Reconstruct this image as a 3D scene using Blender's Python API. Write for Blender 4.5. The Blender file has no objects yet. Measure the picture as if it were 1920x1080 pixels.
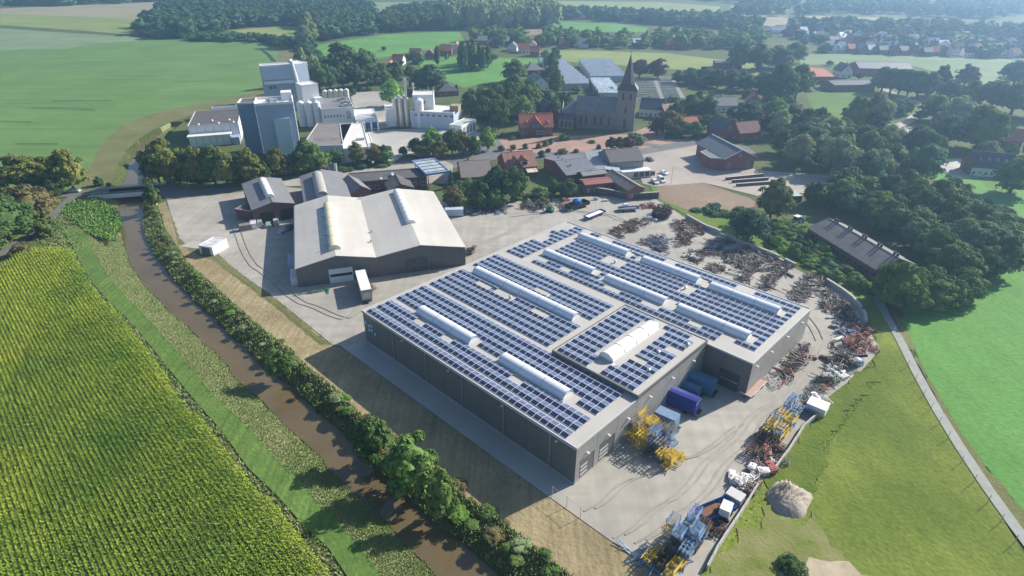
import bpy, math, random
import numpy as np
from mathutils import Vector, Matrix, geometry

random.seed(7); np.random.seed(7)
rnd = random.random
def U(a, b): return a + (b - a) * random.random()
SC = bpy.context.scene
COL = SC.collection

# ------------------------------------------------------------------ camera, sky, sun, exposure
CH, FPX, PITCH, ROLL = 80.0, 1139.67, 0.5082, 0.0049
XA = Vector((math.cos(ROLL), math.sin(ROLL) * math.sin(PITCH), math.sin(ROLL) * math.cos(PITCH)))
UA = Vector((-math.sin(ROLL), math.cos(ROLL) * math.sin(PITCH), math.cos(ROLL) * math.cos(PITCH)))
FA = Vector((0, math.cos(PITCH), -math.sin(PITCH)))
CAMP = Vector((0, 0, CH))
cam = bpy.data.cameras.new('camera'); camo = bpy.data.objects.new('camera', cam); COL.objects.link(camo)
cam.sensor_width = 36; cam.lens = FPX / 1920 * 36; cam.clip_start = 1; cam.clip_end = 20000
m = Matrix((XA, UA, -FA)).transposed().to_4x4(); m.translation = CAMP
camo.matrix_world = m; SC.camera = camo

SUN_AZ, SUN_EL = math.radians(59), math.radians(30.5)
world = bpy.data.worlds.new('World'); SC.world = world; world.use_nodes = True
wn = world.node_tree.nodes; wl = world.node_tree.links
bg = wn['Background']; sky = wn.new('ShaderNodeTexSky'); sky.sky_type = 'NISHITA'
sky.sun_disc = False; sky.sun_elevation = SUN_EL; sky.sun_rotation = SUN_AZ; sky.air_density = 1.0; sky.dust_density = 1.0; sky.ozone_density = 3.0
wl.new(sky.outputs[0], bg.inputs['Color']); bg.inputs['Strength'].default_value = 0.088
sl = bpy.data.lights.new('sun', 'SUN'); sl.energy = 5.0; sl.angle = math.radians(0.5); sl.color = (1, .93, .81)
so = bpy.data.objects.new('sun', sl); COL.objects.link(so); so.location = (300, 200, 300)
sd = Vector((math.sin(SUN_AZ) * math.cos(SUN_EL), math.cos(SUN_AZ) * math.cos(SUN_EL), math.sin(SUN_EL)))
so.rotation_euler = sd.to_track_quat('Z', 'Y').to_euler()
SC.view_settings.view_transform = 'Standard'; SC.view_settings.look = 'None'
SC.view_settings.exposure = 0.72; SC.view_settings.gamma = 1; SC.view_settings.use_curve_mapping = False
SC.render.engine = 'CYCLES'
SC.cycles.use_denoising = True; SC.cycles.max_bounces = 6; SC.cycles.volume_bounces = 1
SC.cycles.transparent_max_bounces = 8; SC.cycles.caustics_reflective = False; SC.cycles.caustics_refractive = False

# ------------------------------------------------------------------ helpers
def at(x, y, z=0.0):                       # the point of the level z that a viewing ray meets
    d = FA + XA * ((x - 960) / FPX) - UA * ((y - 540) / FPX)
    return CAMP + d * ((z - CH) / d.z)
def hgt(x, y, yt):
    p = at(x, y); lo, hi = 0.0, 78.0
    for _ in range(40):
        mm = (lo + hi) / 2; d = p + Vector((0, 0, mm)) - CAMP
        if 540 - FPX * d.dot(UA) / d.dot(FA) > yt: lo = mm
        else: hi = mm
    return lo
def wid(x, y, w): return w * (at(x, y) - CAMP).dot(FA) / FPX

MATS = {}
patch_s = .035
def mat(name, c, rough=.8, var=.25, scale=.5, c2=None, metal=0, bump=0, bscale=8., spec=.5, detail=4, coords='OBJ', rv=0, coat=0, streak=None, patch=0):
    if name in MATS: return MATS[name]
    M_ = bpy.data.materials.new(name); M_.use_nodes = True; nt = M_.node_tree; N = nt.nodes; L = nt.links
    b = N['Principled BSDF']; b.inputs['Roughness'].default_value = rough; b.inputs['Metallic'].default_value = metal
    b.inputs['Specular IOR Level'].default_value = spec
    if coat: b.inputs['Coat Weight'].default_value = coat; b.inputs['Coat Roughness'].default_value = .15; b.inputs['Coat IOR'].default_value = 1.72 if coat > .9 else 1.5
    tc = N.new('ShaderNodeTexCoord')
    if coords == 'W': src = N.new('ShaderNodeNewGeometry').outputs['Position']
    else: src = tc.outputs['Object']
    nz = N.new('ShaderNodeTexNoise'); nz.inputs['Scale'].default_value = scale; nz.inputs['Detail'].default_value = detail
    nz.inputs['Roughness'].default_value = .62; L.new(src, nz.inputs['Vector'])
    cr = N.new('ShaderNodeValToRGB'); cr.color_ramp.elements[0].position = .32; cr.color_ramp.elements[1].position = .68
    a = [max(0, x * (1 - var)) for x in c[:3]]; d = c2[:3] if c2 else [min(1, x * (1 + var)) for x in c[:3]]
    cr.color_ramp.elements[0].color = (*a, 1); cr.color_ramp.elements[1].color = (*d, 1)
    L.new(nz.outputs['Fac'], cr.inputs['Fac']); out = cr.outputs['Color']
    for (ang_, sx, sy, st) in ([(0, patch_s, patch_s, patch)] if patch else []) + (list(streak) if streak else []):
        mp = N.new('ShaderNodeMapping'); mp.inputs['Rotation'].default_value = (0, 0, ang_); mp.inputs['Scale'].default_value = (sx, sy, sx); L.new(src, mp.inputs['Vector'])
        n3 = N.new('ShaderNodeTexNoise'); n3.inputs['Scale'].default_value = 1; n3.inputs['Detail'].default_value = 6; L.new(mp.outputs[0], n3.inputs['Vector'])
        m3 = N.new('ShaderNodeMapRange'); m3.inputs['From Min'].default_value = .3; m3.inputs['From Max'].default_value = .7; m3.inputs['To Min'].default_value = 1-st; m3.inputs['To Max'].default_value = 1+st
        L.new(n3.outputs['Fac'], m3.inputs['Value']); vm = N.new('ShaderNodeVectorMath'); vm.operation = 'SCALE'; L.new(out, vm.inputs[0]); L.new(m3.outputs[0], vm.inputs['Scale']); out = vm.outputs[0]
    if rv:
        oi = N.new('ShaderNodeObjectInfo'); hs = N.new('ShaderNodeHueSaturation')
        mr = N.new('ShaderNodeMapRange'); mr.inputs['To Min'].default_value = 1 - rv; mr.inputs['To Max'].default_value = 1 + rv
        L.new(oi.outputs['Random'], mr.inputs['Value']); L.new(mr.outputs[0], hs.inputs['Value'])
        m2 = N.new('ShaderNodeMapRange'); m2.inputs['To Min'].default_value = .5 - rv * .06; m2.inputs['To Max'].default_value = .5 + rv * .05
        mm = N.new('ShaderNodeMath'); mm.operation = 'FRACT'; mu = N.new('ShaderNodeMath'); mu.operation = 'MULTIPLY'; mu.inputs[1].default_value = 7.13
        L.new(oi.outputs['Random'], mu.inputs[0]); L.new(mu.outputs[0], mm.inputs[0]); L.new(mm.outputs[0], m2.inputs['Value']); L.new(m2.outputs[0], hs.inputs['Hue'])
        L.new(out, hs.inputs['Color']); out = hs.outputs['Color']
    L.new(out, b.inputs['Base Color'])
    if bump:
        n2 = N.new('ShaderNodeTexNoise'); n2.inputs['Scale'].default_value = bscale; n2.inputs['Detail'].default_value = 3; L.new(src, n2.inputs['Vector'])
        bp = N.new('ShaderNodeBump'); bp.inputs['Strength'].default_value = bump; bp.inputs['Distance'].default_value = .3
        L.new(n2.outputs['Fac'], bp.inputs['Height']); L.new(bp.outputs[0], b.inputs['Normal'])
    MATS[name] = M_; return M_

class MB:
    def __init__(s): s.v = []; s.f = []; s.m = []
    def add(s, vs, fs, mi=0):
        o = len(s.v); s.v += [tuple(p) for p in vs]; s.f += [tuple(i + o for i in f) for f in fs]; s.m += [mi] * len(fs); return s
    def box(s, x0, x1, y0, y1, z0, z1, mi=0):
        if x0 > x1: x0, x1 = x1, x0
        if y0 > y1: y0, y1 = y1, y0
        return s.add([(x0,y0,z0),(x1,y0,z0),(x1,y1,z0),(x0,y1,z0),(x0,y0,z1),(x1,y0,z1),(x1,y1,z1),(x0,y1,z1)],
              [(0,3,2,1),(4,5,6,7),(0,1,5,4),(1,2,6,5),(2,3,7,6),(3,0,4,7)], mi)
    def beam(s, p, q, w, h=None, mi=0):
        p = Vector(p); q = Vector(q); h = h or w; d = (q - p)
        if d.length < 1e-6: return s
        d.normalize(); up = Vector((0,0,1)) if abs(d.z) < .95 else Vector((1,0,0))
        a = d.cross(up).normalized() * (w / 2); b = a.cross(d).normalized() * (h / 2)
        return s.add([p-a-b, p+a-b, p+a+b, p-a+b, q-a-b, q+a-b, q+a+b, q-a+b],
              [(0,3,2,1),(4,5,6,7),(0,1,5,4),(1,2,6,5),(2,3,7,6),(3,0,4,7)], mi)
    def cyl(s, p, q, r, r2=None, n=10, mi=0, cap=True):
        p = Vector(p); q = Vector(q); r2 = r if r2 is None else r2; d = (q - p).normalized()
        up = Vector((0,0,1)) if abs(d.z) < .95 else Vector((1,0,0)); a = d.cross(up).normalized(); b = d.cross(a)
        vs = [p + (a*math.cos(t)+b*math.sin(t))*r for t in [i*2*math.pi/n for i in range(n)]] + \
             [q + (a*math.cos(t)+b*math.sin(t))*r2 for t in [i*2*math.pi/n for i in range(n)]]
        fs = [(i, (i+1) % n, n+(i+1) % n, n+i) for i in range(n)]
        if cap: fs += [tuple(range(n-1, -1, -1)), tuple(range(n, 2*n))]
        return s.add(vs, fs, mi)
    def prism(s, pts, z0, z1, mi=0):
        n = len(pts)
        vs = [(p[0],p[1],z0) for p in pts] + [(p[0],p[1],z1) for p in pts]
        return s.add(vs, [(i,(i+1)%n,n+(i+1)%n,n+i) for i in range(n)] + [tuple(range(n-1,-1,-1)), tuple(range(n,2*n))], mi)
    def yprism(s, prof, y0, y1, mi=0):      # profile in x,z pulled along y
        n = len(prof)
        vs = [(p[0],y0,p[1]) for p in prof] + [(p[0],y1,p[1]) for p in prof]
        return s.add(vs, [(i,(i+1)%n,n+(i+1)%n,n+i) for i in range(n)] + [tuple(range(n-1,-1,-1)), tuple(range(n,2*n))], mi)
    def mesh(s, name, mats):
        me = bpy.data.meshes.new(name); me.from_pydata(s.v, [], s.f)
        for k in (mats if isinstance(mats, (list, tuple)) else [mats]): me.materials.append(k)
        if any(s.m): me.polygons.foreach_set('material_index', s.m)
        me.validate(); return me

def link(name, me, parent=None, loc=None, rz=0, **kw):
    o = bpy.data.objects.new(name, me); COL.objects.link(o)
    if parent: o.parent = parent
    if loc is not None: o.location = loc
    if rz: o.rotation_euler = (0, 0, rz)
    for k, v in kw.items():
        if v: o[k] = v
    return o
def thing(name, label, cat, loc=(0,0,0), rz=0, group=None):
    return link(name, None, None, loc, rz, label=label, category=cat, group=group)
def part(name, mb, mats, parent, label=None, loc=None, rz=0, kind=None):
    return link(name, mb.mesh(name, mats) if isinstance(mb, MB) else mb, parent, loc, rz, label=label, kind=kind)
def smooth(me):
    me.polygons.foreach_set('use_smooth', [True] * len(me.polygons)); return me

def np_mesh(name, V, Q, mats, mi=None):     # V (n,3), Q (m,4) quads
    me = bpy.data.meshes.new(name); V = np.asarray(V, 'f'); Q = np.asarray(Q, 'i')
    k = Q.shape[1]
    me.vertices.add(len(V)); me.vertices.foreach_set('co', V.ravel())
    me.loops.add(Q.size); me.loops.foreach_set('vertex_index', Q.ravel())
    me.polygons.add(len(Q)); me.polygons.foreach_set('loop_start', np.arange(0, Q.size, k, dtype='i'))
    me.polygons.foreach_set('loop_total', np.full(len(Q), k, 'i'))
    for q in (mats if isinstance(mats, (list, tuple)) else [mats]): me.materials.append(q)
    if mi is not None: me.polygons.foreach_set('material_index', np.asarray(mi, 'i'))
    me.update(); me.validate(); return me

def scatter_np(V, Q, pos, sc, rz, szz=None):     # many copies of one small mesh joined
    n = len(pos); c, s = np.cos(rz), np.sin(rz); szz = sc if szz is None else szz
    X = V[None,:,0]*c[:,None] - V[None,:,1]*s[:,None]; Y = V[None,:,0]*s[:,None] + V[None,:,1]*c[:,None]
    P = np.stack([X*sc[:,None], Y*sc[:,None], np.repeat(V[None,:,2], n, 0)*szz[:,None]], -1) + np.asarray(pos)[:,None,:]
    F = Q[None] + (np.arange(n)*len(V))[:,None,None]
    return P.reshape(-1,3), F.reshape(-1, Q.shape[1])
def inpoly(P, poly):
    P = np.asarray(P); x, y = P[:,0], P[:,1]; r = np.zeros(len(P), bool); n = len(poly)
    for i in range(n):
        x0, y0 = poly[i][0], poly[i][1]; x1, y1 = poly[(i+1)%n][0], poly[(i+1)%n][1]
        if y0 == y1: continue
        r ^= ((y0 > y) != (y1 > y)) & (x < (x1-x0)*(y-y0)/(y1-y0)+x0)
    return r
def fill(poly, dens):                           # random ground points in a polygon
    poly = np.array([(p[0], p[1]) for p in poly]); a, b = poly.min(0), poly.max(0)
    n = int((b-a).prod()*dens) + 1; P = np.random.rand(n, 2)*(b-a)+a
    return P[inpoly(P, poly)]
def gp(pts, z=0): return [at(x, y, z) for x, y in pts]

# ------------------------------------------------------------------ materials of the ground
grass_n = lambda name, a, b, sc=.05, pt=.10, **k: mat(name, a, c2=b, var=0, scale=sc, coords='W', rough=.95, spec=.15, bump=.5, bscale=1.5, patch=pt, streak=k.pop('streak', None) or [(0,.9,.9,.10)], **k)
G_BASE = grass_n('rough_grass', (.075,.105,.035), (.115,.14,.05), .04)
G_LAWN = grass_n('lawn_grass', (.085,.16,.03), (.12,.21,.045), .03)
G_FIELDL = grass_n('green_crop', (.112,.205,.06), (.135,.23,.075), .02, streak=[(.12,.012,.25,.13),(0,.9,.9,.10)])
G_BRIGHT = grass_n('bright_field', (.10,.25,.055), (.13,.285,.07), .03, streak=[(-.9,.3,.02,.06),(0,.8,.8,.13)])
G_OLIVE = grass_n('olive_meadow', (.115,.175,.026), (.185,.215,.042), .035, pt=.22, streak=[(-.7,.4,.08,.10),(0,1.2,1.2,.16)])
G_VERGE = grass_n('verge_grass', (.10,.17,.03), (.15,.21,.045), .08)
G_STRIP = grass_n('dry_grass', (.13,.14,.055), (.19,.185,.08), .08)
G_STUB = grass_n('cut_hay', (.24,.195,.11), (.34,.28,.165), .12, streak=[(.69,1.6,.05,.16),(0,.9,.9,.12)])
G_TRACK = grass_n('track_grass', (.085,.155,.036), (.125,.205,.05), .15, streak=[(.75,1.5,.03,.22),(0,1,1,.12)])
G_PALE = grass_n('pale_crop', (.17,.23,.12), (.21,.27,.15), .01)
G_YELLOW = grass_n('yellow_meadow', (.20,.25,.075), (.25,.29,.10), .01)
G_TAN = grass_n('tan_stubble', (.28,.25,.16), (.33,.29,.19), .01)
G_SOIL = grass_n('bare_soil', (.23,.17,.12), (.29,.22,.16), .05)
ASPH = mat('asphalt', (.14,.14,.14), coords='W', scale=.1, var=.15, rough=.85)
YARD = mat('yard_concrete', (.345,.325,.285), coords='W', scale=.06, var=.10, rough=.85, detail=8, patch=.13, streak=[(.6,.6,.03,.08),(-.8,.02,.5,.08),(0,.35,.35,.07)])
YARD2 = mat('pale_concrete', (.40,.39,.36), coords='W', scale=.1, var=.08, patch=.10, rough=.85, detail=8)
RED_PAVE = mat('red_paving', (.34,.215,.165), coords='W', scale=.1, var=.15, patch=.10, rough=.85, detail=8)
PINK_PAVE = mat('pinkish_paving', (.35,.305,.27), coords='W', scale=.08, var=.12, patch=.10, rough=.85, detail=8)
SAND = mat('sandy_soil', (.42,.35,.25), coords='W', scale=.3, var=.2, rough=.95)

# ------------------------------------------------------------------ river corridor and ground sheet
WZ = -2.3
LVEG = [(113,402),(143,424),(167,447),(177,473),(200,513),(233,553),(273,593),(300,623),(333,660),(383,720),(400,743),(443,780),(480,817),(517,860),(567,907),(600,947),(640,983),(673,1020),(713,1080),(760,1150)]
LVEG = [(216,330),(226,300),(238,280),(262,262),(285,246),(305,238),(330,226)][::-1] + [(205,352),(170,372)] + LVEG[1:]
LW = [(332,230),(318,240),(290,255),(262,272),(248,290),(240,315),(233,345),(224,397),(230,423),(238,460),(248,493),(267,523),(290,550),(320,580),(350,608),(383,637),(417,670),(453,713),(507,763),(540,793),(587,840),(640,893),(700,947),(740,990),(783,1030),(822,1080),(880,1150)]
RW = [(335,235),(322,245),(302,255),(285,270),(272,290),(266,320),(268,345),(270,397),(272,437),(287,470),(310,503),(340,537),(377,573),(420,613),(467,660),(507,693),(550,725),(587,760),(640,807),(683,860),(757,920),(807,967),(873,1020),(933,1073),(1010,1140)]
RB = [(345,228),(330,240),(312,255),(300,275),(292,300),(285,330),(288,352),(292,385),(302,403),(310,433),(330,460),(350,493),(393,530),(433,567),(467,597),(507,630),(547,660),(567,683),(640,740),(683,787),(807,880),(873,933),(940,977),(987,1020),(1057,1073),(1120,1130)]
def curve(pts, z):
    P = [at(x, y, z) for x, y in pts]; P.sort(key=lambda p: p.y)
    ys = np.array([p.y for p in P]); xs = np.array([p.x for p in P]); return lambda y: np.interp(y, ys, xs)
cL, cLW, cRW, cR = curve(LVEG, 0), curve(LW, WZ), curve(RW, WZ), curve(RB, 0)
Y0, Y1 = 20.0, at(330, 228).y
ysr = np.concatenate([np.arange(Y0, 130, 1.5), np.arange(130, Y1, 2.5), [Y1]])
def wob(y, k): return (.35*math.sin(y*.45+k) + .25*math.sin(y*1.13+2*k))*max(0, min(1, (190-y)/60))
def corr(y):
    l, a, b, r = cL(y), cLW(y)+wob(y, 1), cRW(y)+wob(y, 5), cR(y)
    l = min(l, a - .4); r = max(r, b + .4); return l, a, b, r
mbg = MB()
for i in range(len(ysr)-1):
    ya, yb = ysr[i], ysr[i+1]; A, B = corr(ya), corr(yb)
    mbg.add([(-5000,ya,0),(A[0],ya,0),(B[0],yb,0),(-5000,yb,0)], [(0,1,2,3)])
    mbg.add([(A[3],ya,0),(5000,ya,0),(5000,yb,0),(B[3],yb,0)], [(0,1,2,3)])
    for (p, q) in ((0,1),(2,3)):
        za, zb = (0, WZ-.5) if p == 0 else (WZ-.5, 0)
        mbg.add([(A[p],ya,za),(A[q],ya,zb),(B[q],yb,zb),(B[p],yb,za)], [(0,1,2,3)], 1 if p == 0 else 2)
mbg.add([(-5000,Y1,0),(5000,Y1,0),(5000,7000,0),(-5000,7000,0)], [(0,1,2,3)])
mbg.add([(-5000,Y0,0),(5000,Y0,0),(5000,-300,0),(-5000,-300,0)], [(3,2,1,0)])
link('ground', mbg.mesh('ground', [G_BASE, grass_n('reed_ground', (.17,.22,.085), (.24,.27,.12), .2), grass_n('bank_ground', (.09,.14,.045), (.14,.19,.07), .2)]), kind='structure')
WATER = mat('river_water', (.13,.098,.052), rough=.07, coords='W', scale=.08, var=.12, bump=.04, bscale=1.2, spec=.5)
mw = MB()
for i in range(len(ysr)-1):
    ya, yb = ysr[i], ysr[i+1]; A, B = corr(ya), corr(yb)
    mw.add([(A[1]-.6,ya,WZ),(A[2]+.6,ya,WZ),(B[2]+.6,yb,WZ),(B[1]-.6,yb,WZ)], [(0,1,2,3)])
link('river', mw.mesh('river', WATER), kind='structure')

LAYER = [0]
def land(name, pts, m_, world=False, z=None, rough=0):
    LAYER[0] += 1
    P = pts if world else gp(pts)
    P = [Vector((p[0], p[1], 0)) for p in P]
    if rough:
        from mathutils import noise as nz
        Q = []
        for a, b in zip(P, P[1:]+P[:1]):
            k = max(1, int((b-a).length/1.2)); n = Vector((-(b-a).y, (b-a).x, 0)).normalized()
            for i in range(k):
                p = a.lerp(b, i/k); Q.append(p + n*rough*(nz.noise(p*.25)+.7*nz.noise(p*.9)))
        P = Q
    tris = geometry.tessellate_polygon([P]); z = z if z is not None else LAYER[0]*.005
    me = bpy.data.meshes.new(name); 
    fs = []
    for t in tris:
        n = (P[t[1]]-P[t[0]]).cross(P[t[2]]-P[t[0]]).z; fs.append(t if n > 0 else t[::-1])
    me.from_pydata([(p.x,p.y,z) for p in P], [], fs); me.materials.append(m_)
    return link(name, me, kind='structure')
def ribbon(name, pts, w, m_, zz=None):          # a road of even width along a centre line
    LAYER[0] += 1; z = zz if zz is not None else LAYER[0]*.005
    P = [at(x, y) for x, y in pts]; mb = MB(); L = []; R = []
    for i, p in enumerate(P):
        d = (P[min(i+1, len(P)-1)] - P[max(i-1, 0)]); d.z = 0; d.normalize(); n = Vector((-d.y, d.x, 0))
        L.append(p + n*w/2); R.append(p - n*w/2)
    for i in range(len(P)-1):
        mb.add([(*R[i][:2],z),(*R[i+1][:2],z),(*L[i+1][:2],z),(*L[i][:2],z)], [(0,1,2,3)])
    return link(name, mb.mesh(name, m_), kind='structure')

# far fields, from the horizon down
land('far_field', [(310,3),(640,3),(640,18),(430,12),(300,20),(290,40),(-200,22),(-200,15),(0,16),(170,9)], G_TAN)
land('far_field', [(-300,20),(0,25),(293,37),(292,44),(255,65),(100,55),(0,47),(-300,38)], G_YELLOW)
land('drainage_ditch', [(-300,38),(0,47),(150,57),(262,66),(262,69),(120,62),(0,53),(-300,42)], G_BASE)
land('far_field', [(-300,42),(0,53),(130,62),(235,68),(262,72),(300,74),(240,78),(180,81),(120,92),(0,94),(-300,94)], G_PALE)
land('green_field', [(-300,94),(0,94),(120,92),(180,81),(240,78),(300,74),(400,76),(480,80),(530,86),(528,95),(510,130),(480,172),(400,190),(333,203),(283,213),(233,233),(200,260),(180,287),(170,313),(150,355),(0,380),(-300,420)], G_FIELDL)
land('river_meadow', [(528,86),(548,88),(575,100),(590,150),(560,190),(430,195),(335,224),(290,240),(262,258),(240,278),(228,300),(218,330),(205,345),(150,352),(170,313),(180,287),(200,260),(233,233),(283,213),(333,203),(400,190),(480,172),(510,130)], G_STRIP)
land('far_field', [(430,58),(480,52),(560,49),(575,55),(570,72),(500,69)], G_YELLOW)
land('far_field', [(560,95),(590,85),(620,80),(720,65),(860,58),(870,75),(850,90),(780,95),(700,112),(600,105)], G_BRIGHT)
land('far_field', [(640,4),(860,4),(820,18),(740,18),(700,30),(660,12)], G_PALE)
land('far_field', [(1030,2),(1240,4),(1350,12),(1345,34),(1200,27),(1040,22)], G_YELLOW)
land('far_field', [(1040,40),(1150,44),(1215,52),(1210,60),(1100,60),(1035,48)], G_BRIGHT)
land('far_field', [(900,55),(1050,55),(1060,64),(1000,66),(920,68)], G_SOIL)
land('far_field', [(1370,10),(1480,18),(1470,24),(1370,20)], G_YELLOW)
land('far_field', [(1375,28),(1520,30),(1650,33),(1800,46),(1920,55),(2300,80),(2300,95),(1920,75),(1850,66),(1700,52),(1560,52),(1470,55),(1380,50)], G_TAN)
land('village_meadow', [(1010,95),(1100,95),(1250,100),(1420,120),(1420,142),(1340,135),(1260,130),(1100,118),(1045,115)], G_YELLOW)
land('village_meadow', [(1500,102),(1600,101),(1800,104),(1930,112),(2300,140),(2300,190),(1920,150),(1830,165),(1810,155),(1720,125),(1600,120),(1500,122)], G_PALE)
land('village_meadow', [(780,112),(860,106),(1040,112),(1000,125),(950,150),(870,165),(830,150),(800,140)], G_BRIGHT)
land('village_meadow', [(1510,175),(1600,170),(1680,172),(1740,190),(1720,215),(1640,235),(1560,225),(1520,200)], G_LAWN)
land('bright_field', [(1690,600),(1735,700),(1800,810),(1860,890),(1920,960),(2300,1250),(2600,900),(2400,420),(1920,330),(1760,300),(1730,330),(1900,395),(1880,470),(1820,540),(1700,585)], G_BRIGHT)
land('garden_lawn', [(1830,330),(1900,322),(1930,340),(1900,362),(1850,352)], G_LAWN)
land('driveway', [(1742,300),(1800,297),(1830,325),(1845,333),(1790,335),(1775,325)], YARD2)
land('olive_meadow', [(1640,660),(1612,700),(1560,740),(1535,770),(1500,800),(1470,850),(1440,890),(1400,940),(1370,980),(1340,1030),(1300,1100),(2050,1250),(1985,1120),(1920,1040),(1850,925),(1790,835),(1730,730),(1705,675),(1680,635),(1650,590)], G_OLIVE)
land('verge', [(1325,425),(1400,455),(1480,490),(1560,525),(1610,570),(1625,600),(1650,650),(1660,600),(1645,562),(1560,500),(1470,455),(1400,420),(1330,395),(1240,355),(1215,345),(1235,375)], G_VERGE, rough=.7)
land('dry_verge', [(1673,590),(1690,600),(1735,700),(1800,810),(1860,890),(1920,960),(1960,1000),(1930,1020),(1860,920),(1798,830),(1745,730),(1715,670),(1690,630)], G_STRIP, rough=.7)
land('square_soil', [(1228,350),(1320,343),(1400,370),(1430,385),(1370,398),(1290,395),(1240,375)], G_SOIL, rough=.7)
# paved places
land('car_park', [(1195,285),(1310,268),(1420,320),(1560,330),(1560,365),(1440,360),(1420,368),(1320,343),(1228,350),(1205,345),(1195,320)], PINK_PAVE)
land('village_square', [(900,264),(960,262),(1040,256),(1180,252),(1220,235),(1250,232),(1245,262),(1310,262),(1180,283),(1000,287),(920,280)], RED_PAVE)
land('street', [(290,352),(300,345),(480,340),(640,318),(760,303),(850,291),(900,264),(935,262),(950,283),(1010,287),(1180,283),(1320,262),(1400,275),(1420,290),(1310,272),(1195,292),(1010,300),(930,300),(840,318),(840,345),(640,345),(480,352),(320,380),(300,365)], ASPH)
land('avenue_lawn', [(310,352),(360,346),(480,341),(560,333),(640,321),(560,341),(480,349),(360,356)], G_VERGE)
land('avenue_lawn', [(262,300),(300,262),(350,278),(480,290),(640,300),(640,312),(480,335),(300,342)], G_LAWN)
land('factory_forecourt', [(690,246),(850,238),(905,250),(900,262),(860,275),(760,290),(730,310),(640,315),(640,285)], YARD2)
land('factory_yard', [(655,172),(725,172),(760,195),(760,235),(690,246),(664,204)], YARD)
land('pavement_strip', [(500,345),(640,322),(830,300),(850,310),(845,345),(660,345),(500,352)], YARD)
YARDP = [(313,376),(440,362),(520,350),(830,380),(900,385),(1000,375),(1060,372),(1130,368),(1232,375),(1289,412),(1342,437),(1394,461),(1450,483),(1511,515),(1576,548),(1612,583),(1623,613),(1650,656),(1612,700),(1560,740),(1535,770),(1500,800),(1470,850),(1440,890),(1400,940),(1370,980),(1340,1030),(1290,1120),(1230,1075),(1180,1040),(1030,933),(640,650),(623,647),(520,563),(433,500),(400,467),(337,458),(320,400)]
land('works_yard', YARDP, YARD)
land('mown_strip', [(311,378),(319,400),(336,458),(400,468),(433,501),(520,564),(622,648),(640,652),(1030,935),(1180,1042),(1230,1077),(1330,1140),(1120,1130),(1057,1073),(987,1020),(940,977),(873,933),(807,880),(683,787),(640,740),(567,683),(547,660),(507,630),(467,597),(433,567),(393,530),(350,493),(330,460),(310,433),(302,403),(295,385)], G_STUB)
land('worn_verge', [(311,378),(319,400),(334,440),(355,470),(400,490),(500,565),(600,648),(622,648),(520,564),(433,501),(400,468),(337,459),(320,400)], G_STRIP, rough=.7)
land('service_strip', [(640,651),(1030,934),(1077,912),(688,641)], YARD2)
land('grass_track', [(143,424),(167,447),(177,473),(200,513),(233,553),(273,593),(300,623),(333,660),(383,720),(400,743),(443,780),(480,817),(517,860),(567,907),(600,947),(640,983),(673,1020),(713,1080),(760,1150),(690,1140),(617,1030),(567,983),(517,927),(467,880),(417,810),(367,753),(327,705),(283,650),(253,613),(213,573),(187,547),(160,510),(140,470),(118,432)], G_TRACK)
land('bright_grass', [(-200,500),(0,470),(60,440),(100,415),(105,383),(60,410),(0,445),(-200,480)], G_VERGE)
ribbon('cycle_path', [(-120,530),(0,478),(60,440),(100,405),(125,380),(140,366)], 3.2, ASPH)
ribbon('country_road', [(-700,420),(-200,385),(60,370),(140,364),(205,358)], 6.5, ASPH)
ribbon('field_path', [(1645,556),(1660,590),(1688,640),(1718,700),(1760,775),(1800,840),(1850,915),(1900,985),(1960,1065),(2020,1140)], 1.9, mat('path_gravel', (.30,.31,.28), coords='W', scale=.5, var=.12, rough=.9))
ribbon('village_lane', [(1150,262),(1240,275),(1330,262),(1440,250)], 5.0, ASPH)
ribbon('village_lane', [(1640,160),(1680,178),(1740,200),(1700,230),(1650,250)], 5.0, PINK_PAVE)
for x, y, w in ():
    c = at(x, y); land('sand_patch', [(c.x+wid(x,y,w)*.5*math.cos(t)*U(.6,1.1), c.y+wid(x,y,w)*.35*math.sin(t)*U(.6,1.1)) for t in [k*.5 for k in range(12)]], SAND, world=True)

# ------------------------------------------------------------------ building materials
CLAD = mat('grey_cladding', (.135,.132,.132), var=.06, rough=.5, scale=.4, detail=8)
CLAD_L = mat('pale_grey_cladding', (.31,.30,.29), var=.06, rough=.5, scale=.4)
ROOFM = mat('roof_membrane', (.44,.42,.39), var=.09, rough=.75, scale=.12, detail=8)
TRIM = mat('pale_trim', (.5,.5,.5), var=.05, rough=.5)
TRIMW = mat('white_trim', (.75,.75,.74), var=.04, rough=.5)
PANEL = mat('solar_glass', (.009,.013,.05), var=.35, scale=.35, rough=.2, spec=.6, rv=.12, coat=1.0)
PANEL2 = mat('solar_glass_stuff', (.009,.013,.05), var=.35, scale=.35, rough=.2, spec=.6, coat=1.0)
PANEL_SHEEN = mat('solar_glass_painted_sheen', (.10,.135,.25), var=.2, scale=.3, rough=.25, spec=.8, rv=.08, coat=.8)  # same solar glass; sky and sun sheen of away-tilted rows painted as paler blue
PFR = mat('panel_frame', (.66,.68,.72), var=.05, rough=.4)
DOME = mat('skylight_acrylic', (.66,.70,.76), var=.05, scale=.3, rough=.28, spec=.6)
DOMEW = mat('white_dome', (.85,.84,.8), var=.04, scale=.3, rough=.35)
WHITEROOF = mat('white_sheet_roof', (.50,.475,.435), var=.07, scale=.1, rough=.7, detail=8, streak=[(0,.5,.04,.05)])
GREYROOF = mat('grey_sheet_roof', (.19,.19,.20), var=.12, scale=.2, rough=.75)
DARKROOF = mat('bitumen_roof', (.095,.088,.088), var=.2, scale=.3, rough=.85)
BROWNROOF = mat('brown_flat_roof', (.20,.18,.165), var=.12, scale=.2, rough=.85)
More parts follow.
